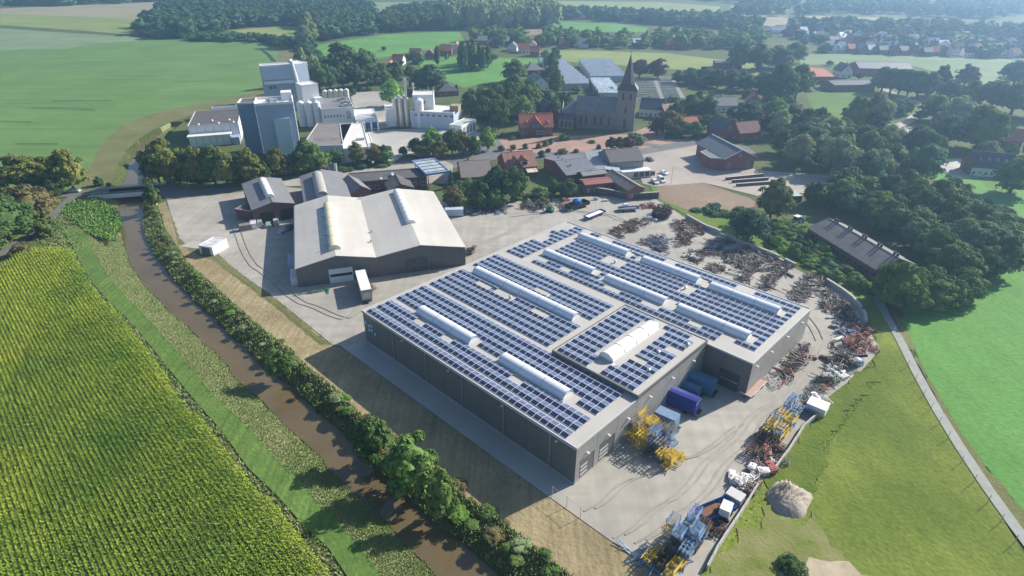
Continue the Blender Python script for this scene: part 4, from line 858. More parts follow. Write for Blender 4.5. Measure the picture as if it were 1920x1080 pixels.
# ------------------------------------------------------------------ trees
def leafmat(name, a, b, rv=.22):
    M_ = mat(name, a, c2=b, var=0, scale=.35, rough=.75, spec=.12, rv=rv, detail=5); nt = M_.node_tree; b_ = nt.nodes['Principled BSDF']
    tr = nt.nodes.new('ShaderNodeBsdfTranslucent'); mx = nt.nodes.new('ShaderNodeMixShader'); mx.inputs[0].default_value = .28
    nt.links.new(b_.inputs['Base Color'].links[0].from_socket, tr.inputs['Color']); nt.links.new(b_.outputs[0], mx.inputs[1]); nt.links.new(tr.outputs[0], mx.inputs[2])
    nt.links.new(mx.outputs[0], nt.nodes['Material Output'].inputs['Surface']); return M_
LEAF = {'dark': leafmat('leaf_dark', (0.062,0.120,0.040), (0.128,0.213,0.064)), 'mid': leafmat('leaf_mid', (0.085,0.163,0.045), (0.187,0.282,0.077)),
        'yellow': leafmat('leaf_yellow', (0.109,0.155,0.040), (0.265,0.259,0.069)),
        'brown': leafmat('leaf_brown', (0.138,0.128,0.060), (0.274,0.223,0.102)),
        'pale': leafmat('leaf_pale', (0.205,0.274,0.128), (0.343,0.411,0.205)), 'bright': leafmat('leaf_bright', (0.138,0.274,0.052), (0.274,0.445,0.102)),
        'copper': leafmat('leaf_copper', (0.085,0.052,0.047), (0.171,0.094,0.077)), 'blue': leafmat('leaf_bluegreen', (0.060,0.133,0.071), (0.128,0.231,0.116))}
BARK = mat('bark', (.07,.055,.04), rough=.9)
def crown_arrays(seed, nclump, per, leaf, shape='round', core=True):
    r = np.random.RandomState(seed); V = []; Q = []; o = 0
    cs = []
    for i in range(nclump):
        t = r.rand()*2*math.pi; z = r.rand()**.8*1.9-.75; z = min(z, .98); k = math.sqrt(max(0, 1-z*z)); rad = r.uniform(.62, 1.0)
        c = np.array([math.cos(t)*k*rad, math.sin(t)*k*rad, z*rad])
        if shape == 'cone': zz = r.rand()**.8; c = np.array([math.cos(t)*(1-zz)*.95*rad, math.sin(t)*(1-zz)*.95*rad, zz*2.0-1])
        if shape == 'tall': c[2] *= 1.0; c[:2] *= .9
        cs.append((c, r.uniform(.15, .36) if shape != 'cone' else .16))
    for c, cr in cs:
        n = per
        d = r.normal(size=(n,3)); d /= np.linalg.norm(d, axis=1)[:,None]; d[:,2] = np.abs(d[:,2])*.9 - .25
        P = c + d*cr*r.uniform(.75, 1.1, (n,1))
        nrm = d*.8 + (P)*.5 + r.normal(size=(n,3))*.38; nrm[:,2] += .25; nrm /= np.linalg.norm(nrm, axis=1)[:,None]
        a = np.cross(nrm, r.normal(size=(n,3))); a /= np.linalg.norm(a, axis=1)[:,None]; b = np.cross(nrm, a)
        s = leaf*r.uniform(.6, 1.3, (n,1)); s2 = s*r.uniform(.55, .9, (n,1))
        for sa, sb in ((-1,-.3),(.2,-1),(1,.2),(-.1,1)): V.append((P + a*s*sa + b*s2*sb)[:,None,:])
        blk = np.concatenate(V[-4:], 1).reshape(-1,3); V = V[:-4]; V.append(blk)
        Q.append(np.arange(n*4).reshape(n,4)+o); o += n*4
    V = np.concatenate(V); Q = np.concatenate(Q)
    if core:
        nu, nv = 10, 6; cv = []
        for j in range(nv+1):
            for i in range(nu):
                th, ph = 2*math.pi*i/nu, math.pi*j/nv; k = .68*(1+.16*math.sin(3*th+seed)*math.sin(2*ph+seed*1.3)+r.uniform(-.05,.05))
                x, y, z = math.sin(ph)*math.cos(th)*k, math.sin(ph)*math.sin(th)*k, math.cos(ph)*k
                if shape == 'cone': f = max(.03, (1-math.cos(ph))/2); x, y, z = math.cos(th)*f*.6, math.sin(th)*f*.6, math.cos(ph)*.85
                cv.append((x, y, z))
        cq = [(j*nu+i, (j+1)*nu+i, (j+1)*nu+(i+1)%nu, j*nu+(i+1)%nu) for j in range(nv) for i in range(nu)]
        V = np.concatenate([V, np.array(cv)]); Q = np.concatenate([Q, np.array(cq)+o])
    return V, Q
# unit tree: crown radius 1 in x and y; height of the whole tree 1 in z
def unit(V, lo=.13): V = V.copy(); z = V[:,2]; z0, z1 = z.min(), z.max(); V[:,2] = lo + (z-z0)/(z1-z0)*(1-lo); return V
VAR = {}
for i in range(5): V, Q = crown_arrays(11+i, 62, 64, .075); VAR['round', i] = (unit(V), Q)
for i in range(3): V, Q = crown_arrays(31+i, 70, 52, .075, 'tall'); VAR['tall', i] = (unit(V, .12), Q)
for i in range(3): V, Q = crown_arrays(41+i, 70, 22, .10, 'cone'); VAR['cone', i] = (unit(V, .06), Q)
for i in range(3): V, Q = crown_arrays(51+i, 40, 60, .085); VAR['bush', i] = (unit(V, .0), Q)
for i in range(3): V, Q = crown_arrays(61+i, 18, 13, .21); VAR['far', i] = (unit(V, .05), Q)
def trunk_mesh(seed):
    mb = MB(); r = random.Random(seed); mb.cyl((0,0,0),(.02,.01,.30),.085,.06,n=7)
    for k in range(5):
        t = k*1.26+r.random(); mb.cyl((.02,.01,.26),(math.cos(t)*.5,math.sin(t)*.5,r.uniform(.45,.7)),.045,.015,n=5)
    mb.cyl((.02,.01,.28),(0,0,.8),.055,.015,n=5); return mb.mesh('trunk', BARK)
TRK = [trunk_mesh(i) for i in range(3)]
CM = {}
def crown_mesh(shape, i, col):
    k = (shape, i, col)
    if k not in CM: CM[k] = np_mesh('crown', *VAR[shape, i], LEAF[col])
    return CM[k]
TREES = []
def tree(p, h, w, col, label, shape='round', group=None, name=None, cat=None):
    i = random.randrange({'round':5}.get(shape, 3)); rz = U(0, 6.28)
    name = name or ('shrub' if shape == 'bush' else 'tree'); cat = cat or name
    if shape == 'bush':
        o = link(name, crown_mesh(shape, i, col), None, (p.x, p.y, -.1), rz, label=label, category=cat, group=group); o.scale = (w/2, w/2*U(.85,1.1), h)
    else:
        o = thing(name, label, cat, (p.x, p.y, 0), rz, group); o.scale = (w/2, w/2*U(.88,1.1), h)
        link('crown', crown_mesh(shape, i, col), o); link('trunk', TRK[i % 3], o)
    TREES.append((p.x, p.y, w/2)); return o
def T(x, yb, yt, wpx, col, label, shape='round', **k):
    p = at(x, yb); return tree(p, max(1.0, hgt(x, yb, yt)), wid(x, yb, wpx)*1.0, col, label, shape, **k)
# avenue in front of the factory
AV = [(284,340,285,22,'mid','small dark tree at the river side end of the avenue'),(300,344,270,48,'mid','green tree second from the river in the avenue'),(318,346,256,66,'yellow','big yellowing tree by the river, largest of the avenue'),(352,343,278,46,'dark','dark tree between two yellowing avenue trees'),
 (376,346,272,48,'yellow','yellowing avenue tree in front of the low white factory hall'),(405,346,268,52,'mid','full green avenue tree before the canopy of the factory hall'),(428,350,276,44,'yellow','broad yellowing avenue tree left of the plain factory tower'),(448,344,288,34,'dark','dark thin tree below the plain factory tower'),
 (471,346,276,50,'yellow','yellow brown tree in front of the plain factory tower'),(498,344,300,30,'dark','low dark tree between two yellow brown avenue trees'),(522,332,276,50,'yellow','yellow brown tree in front of the tallest factory tower'),(553,326,288,36,'dark','dark tree right below the tallest factory tower'),
 (580,324,261,60,'dark','tall dark green tree at the right foot of the tallest tower'),(604,318,284,34,'mid','small green tree before the brown factory roof'),(628,308,279,30,'mid','small tree in front of the lower factory wing'),(670,308,264,28,'yellow','slim yellowing tree before the white roofed wing'),
 (704,308,268,32,'brown','brownish tree at the forecourt corner'),(724,307,270,28,'mid','green tree beside the brownish forecourt tree'),(757,292,274,20,'blue','small round shrubby tree standing alone on the forecourt'),(782,290,257,30,'dark','dark tree left in the forecourt tree group'),
 (795,297,263,34,'yellow','low yellowing tree at the front of the forecourt group'),(812,292,236,36,'bright','fresh green tree, tallest in the forecourt group'),(825,297,262,30,'yellow','yellow green tree beneath the tallest forecourt tree'),(848,290,239,40,'mid','dense green tree in the middle of the forecourt group'),
 (868,290,245,38,'yellow','yellow green tree right in the forecourt group'),(889,290,254,28,'mid','slim green tree near the factory flags'),(915,282,236,28,'bright','bright green tree beside the white flags'),(737,200,148,44,'bright','light green tree alone behind the factory yard')]
for x, yb, yt, w, c, l in AV: T(x, yb, yt, w, c, l)
LC = [(46,358,286,72,'yellow','yellowing tree at the far left above the country road'),(92,350,292,48,'yellow','smaller yellowing tree behind the country road'),(140,358,276,62,'yellow','tall yellowing tree nearest the bridge on the left'),(118,356,318,44,'dark','dark tree under the tall yellowing tree'),(10,352,312,44,'dark','dark tree cut by the left edge of the view'),(70,362,322,46,'dark','dark low tree beside the country road'),
 (62,425,346,96,'brown','big brown green tree beside the cycle path'),(20,455,366,100,'dark','big dark tree at the left edge by the cycle path'),(84,400,350,60,'brown','reddish brown tree above the cycle path'),(18,412,352,60,'dark','dark tree behind the brown green tree'),(-20,480,380,90,'dark','dark tree mostly outside the left edge'),(104,372,335,34,'dark','low dark tree at the road junction'),
 (292,388,341,26,'mid','small bushy tree at the right end of the bridge')]
for x, yb, yt, w, c, l in LC: T(x, yb, yt, w, c, l)
T(92,440,411,40,'mid','round green bush beside the cycle path','bush'); T(43,478,454,34,'brown','brownish bush at the edge of the maize field','bush'); T(186,348,331,18,'dark','small bush on the meadow above the bridge','bush'); T(205,350,341,10,'dark','tiny bush on the meadow beside the river','bush')
# village and gardens
GT = [(640,146,76,62,'dark','large dark tree at the edge of the bright field behind the factory'),(685,144,90,50,'dark','second large dark tree right behind the first'),(600,172,112,40,'mid','tree right behind the rear factory tower'),(592,168,100,30,'pale','pale willow beside the rear factory tower'),(572,160,86,30,'pale','pale willow row behind the rear factory tower'),(620,170,118,36,'blue','blue green tree in the row behind the yard'),
 (643,166,120,38,'dark','first dark tree of the row behind the yard'),(668,164,118,40,'dark','second dark tree of the row behind the yard'),(694,160,120,40,'dark','third dark tree of the row behind the yard'),(718,157,116,38,'dark','fourth dark tree of the row behind the yard'),(742,152,114,38,'dark','fifth dark tree of the row behind the yard'),(770,148,122,26,'mid','small tree at the end of the row behind the yard'),
 (783,168,128,34,'mid','tree left of the slate roofed bungalow'),(808,172,120,52,'blue','large tree behind the slate roofed bungalow'),(792,172,140,30,'dark','dark tree beside the flue stack'),(820,128,84,10,'dark','single round tree before the far house row'),(764,112,100,18,'mid','tree between the far red roofed houses'),
 (580,86,20,36,'pale','very tall pale poplar standing before the wood'),(572,90,46,30,'pale','lower pale poplar before the wood'),(965,155,110,46,'mid','round tree on the bright green meadow'),(1035,150,95,26,'mid','tall tree by the greenhouse hedge'),(1042,178,128,30,'mid','rounded conical tree left of the porch building'),(1024,120,92,26,'pale','pale tree in the greenhouse hedge'),(1032,135,98,28,'pale','pale shrubby tree behind the villa'),
 (1040,125,88,22,'blue','blue green tree in the greenhouse hedge'),(1198,146,110,40,'copper','copper coloured round tree left in the churchyard pair'),(1233,147,108,36,'copper','copper coloured round tree right in the churchyard pair'),(1082,174,160,22,'mid','small tree by the porch building'),(1143,182,162,22,'mid','small tree behind the church roof'),
 (1043,238,196,26,'brown','brown green tree right of the bright red house'),(1062,226,180,30,'mid','green tree left of the church choir'),(1026,196,172,20,'dark','dark tree beside the black barn'),(1250,252,204,48,'brown','dull brown green tree right of the church square'),(1230,254,218,30,'copper','reddish small tree on the church square'),(1276,256,224,36,'mid','yellow green tree on the lane behind the church'),(1300,258,226,34,'mid','darker round tree at the lane corner'),
 (1292,224,176,44,'mid','big light sided tree right of the pink roofed house'),(1265,232,190,30,'dark','dark tree behind the copper tree'),(1325,228,178,34,'blue','tree left of the grey roofed house'),(1310,200,168,20,'mid','tree at the lower edge of the cemetery'),(1402,236,188,56,'blue','wide blue green tree above the parish hall'),(1448,232,180,50,'mid','tree under the white gabled house'),(1462,238,192,44,'bright','light green tree left of the white gabled house'),
 (1420,240,206,30,'brown','brown green tree between parish hall and wood'),(1340,250,208,30,'blue','tree behind the parish hall ridge'),(1443,412,332,64,'yellow','free standing yellow green tree by the red terraces'),(1402,450,390,72,'blue','very large rounded bush beside the works yard'),
 (1455,196,118,58,'blue','tall blue green tree by the mown meadow'),(1490,186,116,50,'dark','tall dark tree left of the red farm building'),(1430,170,132,40,'blue','blue green tree left of the tall group'),(1400,172,138,34,'dark','dark tree in the belt behind the cemetery'),(1372,170,134,36,'dark','dark conifer like tree in the belt'),(1345,164,128,38,'blue','tree in the middle of the belt'),(1320,152,124,36,'dark','left tree of the belt behind the cemetery'),(1295,148,126,30,'mid','small tree at the left of the belt'),
 (1598,252,178,52,'mid','tree standing left in the mown meadow group'),(1630,250,172,60,'pale','pale large tree in the mown meadow group'),(1652,232,190,28,'mid','slim tree right in the mown meadow group'),(1750,225,176,56,'mid','broad tree before the white garage'),(1785,240,178,62,'pale','broad pale tree right of the garage'),(1768,275,216,60,'blue','big round tree right behind the garage'),(1830,280,196,86,'mid','largest round tree before the farmhouse'),
 (1846,300,262,44,'mid','light green tree above the farmhouse roof'),(1893,362,294,70,'mid','big round tree at the right edge below the farmhouse'),(1810,322,305,18,'bright','small light tree on the farmhouse patio'),(1755,178,120,34,'blue','tree alone on the right hand far field'),(1806,164,118,40,'blue','right hand pair of round field trees'),(1900,160,112,50,'blue','round tree at the right edge of the far fields'),
 (1858,205,146,60,'blue','large hazy tree in the right hand belt'),(1895,215,150,60,'blue','hazy tree at the right of the belt'),(1925,220,150,60,'mid','hazy tree at the edge of the belt'),(1780,190,148,46,'blue','hazy tree left in the belt'),(1815,200,150,46,'mid','pale hazy tree in the belt'),(1385,130,76,44,'blue','large tree left of the low dark shed'),(1420,130,80,50,'dark','big dark tree behind the low dark shed'),(1455,128,84,50,'blue','broad tree by the long village meadow'),
 (1486,118,78,42,'mid','pale round tree at the meadow corner'),(1555,123,113,14,'mid','small round tree beyond the red farm roof'),(1610,150,134,14,'copper','small orange brown tree by the stable'),(720,95,86,10,'mid','tiny tree left of the far houses')]
for x, yb, yt, w, c, l in GT: T(x, yb, yt, w, c, l)
PL = [(1668,'first'),(1684,'second'),(1700,'third'),(1718,'fourth'),(1736,'fifth'),(1652,'leftmost')]
for i, (x, n) in enumerate(PL): T(x, 172+(x-1650)*.16, 124+(x-1650)*.10, 42, 'blue', f'{n} high stemmed avenue tree beside the stable forecourt', group='avenue trees beside the stable')
# garden clump by the works yard
GC = [(850,392,346,44,'brown','brown grey bush tree by the pale caravan'),(846,352,318,16,'blue','narrow dark conifer behind the brown bush','cone'),(878,380,334,48,'mid','light green round tree below the plain roof'),(906,384,330,40,'dark','dark tree in the garden behind parked machines'),(930,376,308,44,'blue','tall grey green tree before the plain roof'),(962,378,312,52,'dark','large dark green tree left of the garden lawn'),(900,392,358,34,'mid','low garden tree along the yard edge'),(930,390,352,40,'mid','low green tree on the yard boundary'),(866,395,362,26,'bright','light green shrub tree on the yard boundary'),
 (1066,368,334,36,'mid','round green tree below the village hall'),(1040,362,338,26,'dark','dark tree at the corner of the village hall'),(1012,372,350,30,'mid','low shrub tree on the rough garden'),(1015,295,281,14,'dark','small round bush by the brown tiled house','bush'),(1036,350,330,16,'dark','dark bush by the village hall wall','bush')]
for g in GC: T(*g[:6], *(g[6:] or ('round',)))
SQ = [(940,283,272,14,'brown'),(962,280,270,12,'brown'),(985,279,268,12,'mid'),(1010,278,268,12,'brown'),(1022,274,262,14,'mid'),(1033,271,258,10,'mid'),(1055,264,252,12,'mid'),(1060,262,250,20,'dark'),(1028,285,277,12,'brown'),(1055,288,278,22,'brown'),(1080,286,278,12,'brown'),(1122,281,270,10,'brown'),(930,258,244,14,'pale'),(942,256,248,10,'pale'),(962,262,254,12,'pale'),(1200,270,254,26,'pale'),(1190,262,248,28,'blue'),(1110,268,262,16,'mid')]
for i, (x, yb, yt, w, c) in enumerate(SQ): T(x, yb, yt, w, c, f"{dict(brown='brownish',mid='green',dark='dark',pale='pale',blue='blue green')[c]} clipped shrub in the paved square, {'left' if x<1000 else 'middle' if x<1070 else 'right'} part", 'bush', group=f'square shrubs {c} '+('left' if x<1000 else 'middle' if x<1070 else 'right'))
for x, c, n in ((1146,'copper','dark red'),(1160,'yellow','yellowing'),(1175,'copper','bright red')): T(x, 281, 256, 24, c, f'{n} small maple in front of the inn')
def cluster(poly, n, h, w, cols, lab, grp, shape='round', mind=.5, far=False, seed=0):
    random.seed(seed or n); pl = [(p.x, p.y) for p in gp(poly)]; pts = []; tries = 0
    a = np.array(pl); lo, hi = a.min(0), a.max(0)
    while len(pts) < n and tries < 8000:
        tries += 1; x, y = U(lo[0], hi[0]), U(lo[1], hi[1])
        if not inpoly([(x, y)], pl)[0]: continue
        ww = U(*w)
        if any((x-b[0])**2+(y-b[1])**2 < (mind*(ww+b[2])/2)**2 for b in pts): continue
        pts.append((x, y, ww))
    for x, y, ww in pts:
        c = random.choice(cols); hh = U(*h)
        cn = dict(dark='dark green', mid='mid green', yellow='yellow green', brown='brownish', pale='pale', bright='light green', blue='blue green', copper='copper')[c]
        fx = (x-min(q[0] for q in pts))/(max(q[0] for q in pts)-min(q[0] for q in pts)+.01); fy = (y-min(q[1] for q in pts))/(max(q[1] for q in pts)-min(q[1] for q in pts)+.01)
        pos = ['front','middle','back'][min(2,int(fy*3))]+' '+['left','centre','right'][min(2,int(fx*3))]; sz = 'taller' if hh > (h[0]+h[1])/2 else 'lower'
        tree(Vector((x, y, 0)), hh, ww, c, f"{sz} {cn} {'conifer' if shape=='cone' else 'shrub' if shape=='bush' else 'tree'} at {pos} {lab}", shape, group=f'{sz} {cn} {pos} {grp}')
cluster([(868,205),(930,190),(1000,190),(1012,225),(955,250),(905,240),(880,225)], 16, (13,17), (10,15), ['mid','dark','mid'], 'in the wood between factory and church', 'trees in the wood by the church')
cluster([(1440,262),(1500,240),(1600,252),(1700,262),(1740,300),(1735,335),(1660,362),(1560,335),(1490,318),(1440,300)], 30, (11,15.5), (10,15), ['blue','mid','mid','dark','pale'], 'in the big wood behind the parish hall', 'trees in the big wood', seed=3)
cluster([(1520,385),(1580,372),(1700,370),(1800,400),(1880,445),(1885,500),(1840,545),(1790,540),(1750,500),(1720,475),(1640,430),(1570,405)], 36, (8,12.5), (8.5,13), ['dark','mid','mid','dark','blue'], 'in the rounded wood behind the long barn', 'trees in the rounded wood', seed=4)
cluster([(1660,565),(1700,535),(1760,545),(1810,560),(1770,590),(1700,590)], 9, (7,9), (8,10), ['dark','mid'], 'at the field corner in front of the long barn', 'trees at the field corner', seed=5)
T(1675,575,490,80,'mid','big round tree hiding the near end of the long barn')
cluster([(1500,425),(1520,445),(1600,520),(1650,555),(1600,545),(1500,490),(1440,455),(1450,420)], 46, (1.6,3.6), (3,6), ['mid','blue','bright','mid'], 'in the scrub between yard and long barn', 'scrub shrubs by the long barn', 'bush', seed=6)
cluster([(1300,395),(1330,385),(1400,398),(1440,415),(1420,420),(1340,405)], 14, (1.2,2.4), (3,5), ['mid','blue'], 'along the bare soil square', 'shrubs along the soil square', 'bush', seed=7)
cluster([(1000,360),(1030,350),(1075,372),(1060,380),(990,383),(960,378)], 16, (1.2,2.4), (2.5,4), ['mid','pale','brown'], 'on the rough garden behind the yard', 'shrubs on the rough garden', 'bush', seed=8)
cluster([(262,300),(300,300),(340,335),(470,345),(470,330),(340,310)], 18, (2,4), (5,8), ['dark'], 'in the shade under the avenue', 'shrubs under the avenue', 'bush', seed=9)
cluster([(600,322),(640,314),(730,302),(730,312),(640,322)], 14, (1.5,2.6), (4,6), ['dark'], 'in the dark hedge before the factory wings', 'hedge shrubs before the factory', 'bush', seed=10)
cluster([(860,118),(918,116),(920,132),(862,136)], 18, (15,19), (7,9), ['blue','dark'], 'in the dense conifer block on the meadow', 'conifers on the meadow', 'cone', mind=.35, seed=11)
cluster([(560,190),(600,180),(770,158),(780,165),(640,185),(580,200)], 10, (2,4), (4,7), ['dark'], 'along the lawn behind the silos', 'shrubs behind the silos', 'bush', seed=12)
cluster([(1240,200),(1420,190),(1480,200),(1470,250),(1300,250),(1250,230)], 22, (5,10), (5,9), ['mid','blue','dark','brown'], 'in the gardens right of the church', 'garden trees right of the church', seed=13)
cluster([(1010,185),(1180,185),(1180,200),(1080,235),(1030,215)], 9, (4,8), (4,7), ['mid','dark'], 'in the gardens behind the church', 'garden trees behind the church', seed=14)
cluster([(1750,345),(1840,375),(1930,420),(1930,440),(1860,405),(1760,362)], 22, (1.2,2.6), (3,5), ['dark','blue'], 'in the hedge across the bright field', 'hedge shrubs in the bright field', 'bush', seed=15)
cluster([(1660,200),(1700,215),(1860,230),(1930,245),(1930,285),(1850,250),(1700,240)], 9, (6,9), (7,10), ['blue','mid'], 'around the right hand garages', 'trees around the garages', seed=16)
cluster([(1250,150),(1440,160),(1500,170),(1500,185),(1440,180),(1300,165)], 18, (6,11), (7,10), ['dark','blue'], 'in the belt behind the cemetery', 'belt trees behind the cemetery', seed=17)
cluster([(730,104),(870,98),(1000,104),(1005,112),(860,112),(740,128)], 16, (4,8), (5,9), ['mid','dark'], 'among the far house row on the meadow', 'trees among the far house row', 'far', seed=18)
cluster([(1195,200),(1300,205),(1330,235),(1300,250),(1240,222),(1195,225)], 14, (1,2.6), (2,4.5), ['mid','dark','bright'], 'in the gardens east of the church', 'garden shrubs east of church', 'bush', seed=31)
cluster([(1320,180),(1480,175),(1530,235),(1440,250),(1340,225)], 26, (1,3.0), (2.5,5), ['mid','dark','blue','brown'], 'between the houses above the parish hall', 'garden shrubs above parish hall', 'bush', seed=32)
cluster([(985,118),(1045,112),(1050,190),(1000,215),(960,170)], 22, (2,6), (3,7), ['mid','pale','blue'], 'around the villa left of the greenhouses', 'garden trees around the villa', seed=33)
cluster([(1820,255),(1930,270),(1930,300),(1850,290)], 8, (3,6), (4,7), ['mid','blue','pale'], 'behind the farmhouse at the right edge', 'trees behind the farmhouse', seed=34)
# far woods: each one mass
def wood(label, poly, n, h, w, col, seed):
    np.random.seed(seed); pl = np.array([(p.x, p.y) for p in gp(poly)]); ar = 0
    P = fill([(x, y, 0) for x, y in pl], .02)
    area = .5*abs(np.dot(pl[:,0], np.roll(pl[:,1],1))-np.dot(pl[:,1], np.roll(pl[:,0],1)))
    P = fill([(x, y, 0) for x, y in pl], n/area)
    V = []; Q = []; o = 0
    for k in range(3):
        S = P[k::3]; hs = np.random.uniform(*h, len(S)); ws = np.random.uniform(*w, len(S))/2
        v, q = scatter_np(*VAR['far', k], np.c_[S, np.zeros(len(S))], ws, np.random.rand(len(S))*6.28, hs); V.append(v); Q.append(q+o); o += len(v)
    link('wood', np_mesh('wood', np.concatenate(V), np.concatenate(Q), LEAF[col]), kind='stuff', label=label, category='wood')
wood('large dark wood behind the green crop field', [(262,68),(300,72),(370,70),(430,58),(440,54),(560,47),(585,60),(600,72),(640,60),(700,40),(690,14),(600,10),(480,10),(400,14),(300,26),(290,40)], 520, (14,19), (16,24), 'blue', 1)
wood('low thicket at the left foot of the large wood', [(255,66),(300,72),(330,74),(300,60),(262,60)], 30, (5,8), (10,14), 'pale', 2)
wood('hedge of bushes along the far edge of the green crop', [(355,72),(430,70),(560,80),(590,90),(570,92),(480,82),(360,76)], 55, (4,8), (9,14), 'dark', 3)
wood('wood right of the tall pale poplar', [(596,78),(640,72),(700,64),(700,44),(640,40),(600,50)], 90, (14,18), (15,22), 'blue', 4)
wood('dark wood behind the upper bright field', [(718,62),(840,52),(840,22),(760,24),(712,44)], 150, (13,18), (16,22), 'dark', 5)
wood('tall pale wood of high trees on the skyline', [(842,56),(1040,52),(1040,30),(900,28),(845,34)], 200, (24,30), (15,20), 'pale', 6)
wood('long tree belt beyond the far bright strip', [(1040,36),(1150,40),(1350,54),(1420,58),(1420,50),(1350,42),(1200,34),(1040,28)], 170, (11,16), (14,20), 'blue', 7)
wood('hazy wood on the right skyline', [(1370,30),(1480,34),(1560,24),(1700,30),(1920,38),(2300,52),(2300,20),(1900,10),(1700,14),(1500,10),(1400,8)], 300, (12,17), (16,24), 'blue', 8)
wood('second hazy wood further back on the right', [(1400,-2),(1700,2),(2000,4),(2400,12),(2400,-14),(1400,-14)], 300, (12,17), (26,40), 'blue', 21)
wood('far dark wood along the upper left edge', [(-400,14),(0,15),(170,9),(300,4),(300,-12),(-400,-12)], 380, (14,20), (24,34), 'blue', 9)
wood('far woods at the top of the view', [(300,2),(620,0),(640,-6),(1200,-4),(1400,6),(1400,-14),(300,-14)], 200, (12,18), (26,36), 'blue', 10)
wood('dark thicket along the stream behind the factory', [(575,92),(600,110),(620,128),(612,132),(590,112),(560,94)], 40, (4,7), (7,10), 'dark', 11)
wood('belt of trees beyond the village meadow', [(880,68),(1040,72),(1200,78),(1400,60),(1440,75),(1400,92),(1200,92),(1060,90),(900,90)], 85, (9,14), (12,19), 'mid', 19)
wood('trees among the hazy estate houses', [(1480,62),(1700,66),(1920,88),(2020,110),(1990,122),(1800,104),(1520,100)], 75, (6,11), (9,15), 'blue', 20)
wood('hazy tree belt before the tan fields', [(1480,58),(1560,64),(1700,60),(1930,76),(2200,96),(2200,84),(1930,66),(1700,54),(1480,50)], 150, (10,15), (14,20), 'blue', 12)

# ------------------------------------------------------------------ maize, reeds, grass tufts
np.random.seed(5)
def maize_arrays(seed):
    r = np.random.RandomState(seed); V = []; Q = []
    def quad(a, b, c, d): o = len(V); V.extend([a, b, c, d]); Q.append((o, o+1, o+2, o+3))
    quad((-.02,0,0),(.02,0,0),(.015,0,2.0),(-.015,0,2.0))
    for k in range(8):
        t = k*2.4+r.rand()*.8; z = .5+k*.19; c, s = math.cos(t), math.sin(t); L = r.uniform(.32,.48); w = .062
        p = lambda f, z_, ww: ((c*f-s*ww, s*f+c*ww, z_), (c*f+s*ww, s*f-c*ww, z_))
        a, b = p(0, z, .02); c1, d1 = p(L*.5, z+.30, w); e, f_ = p(L, z+.12, .012)
        quad(a, b, d1, c1); quad(c1, d1, f_, e)
    for k in range(3): t = k*2.1; quad((0,0,1.95),(.03,0,1.95),(.12*math.cos(t)+.03,.12*math.sin(t),2.3),(.12*math.cos(t),.12*math.sin(t),2.3))
    return np.array(V), np.array(Q)
CPX = [(7,503),(50,474),(100,472),(136,474),(156,510),(180,548),(205,575),(240,615),(275,660),(305,700),(325,730),(350,765),(400,820),(450,880),(500,940),(550,990),(590,1040),(640,1100),(690,1160),(-60,1160),(-200,900),(-120,560)]
corn = [(p.x, p.y) for p in gp(CPX)]; ca = np.array(corn)
ra, rb = at(150, 650), at(275, 850); dr = Vector((rb.x-ra.x, rb.y-ra.y)); dr.normalize(); nrml = Vector((-dr.y, dr.x))
cc = ca.mean(0); S = []
for i in range(-300, 300):
    for j in range(-420, 420): S.append((cc[0]+nrml.x*i*.74+dr.x*j*.40, cc[1]+nrml.y*i*.74+dr.y*j*.40))
S = np.array(S); S = S[inpoly(S, corn)]
vis = (S[:,1] > 52) & (S[:,0] > -1.05*S[:,1]-26); S = S[vis] + np.random.normal(0, .05, (vis.sum(), 2))
CORN = mat('maize_leaf', (.10,.23,.03), c2=(.35,.43,.05), var=0, scale=.05, coords='W', rough=.75, spec=.2, detail=5, patch=.15)
VV = []; QQ = []; o = 0
for k in range(4):
    a = S[k::4]; V, Q = maize_arrays(k); v, q = scatter_np(V, Q, np.c_[a, np.zeros(len(a))], np.random.uniform(.85,1.15,len(a)), np.random.rand(len(a))*6.28, np.random.uniform(.85,1.1,len(a)))
    VV.append(v); QQ.append(q+o); o += len(v)
V_ = np.concatenate(VV); Q_ = np.concatenate(QQ); npl = len(V_)//72; 
cen = V_[Q_[:,0]]
ripe = [(p.x, p.y) for p in gp([(142,468),(128,500),(95,560),(66,640),(30,720),(-10,790),(-200,860),(-300,560),(-60,470)])]
edge = [(p.x, p.y) for p in gp([(240,612),(275,660),(305,700),(350,765),(400,820),(450,880),(550,990),(640,1100),(600,1100),(515,990),(420,880),(370,820),(320,765),(275,700),(225,650)])]
prob = inpoly(cen[:,:2], ripe)*.85 + inpoly(cen[:,:2], edge)*.5
nzv = .5+.5*np.sin(cen[:,0]*.21+np.sin(cen[:,1]*.17)*2)*np.cos(cen[:,1]*.13)
mi_ = (np.random.rand(len(cen)) < prob*(.55+.6*nzv)).astype('i')
CORN2 = mat('ripe_maize_leaf', (.26,.38,.035), c2=(.46,.48,.06), var=0, scale=.06, coords='W', rough=.75, spec=.2, detail=5)
link('maize_crop', np_mesh('maize_crop', V_, Q_, [CORN, CORN2], mi_), kind='stuff', label='tall maize crop standing in straight rows beside the grass track', category='maize')
land('maize_soil', corn, mat('maize_soil', (.035,.045,.018), coords='W', scale=.4), world=True)
print('corn plants', len(S))
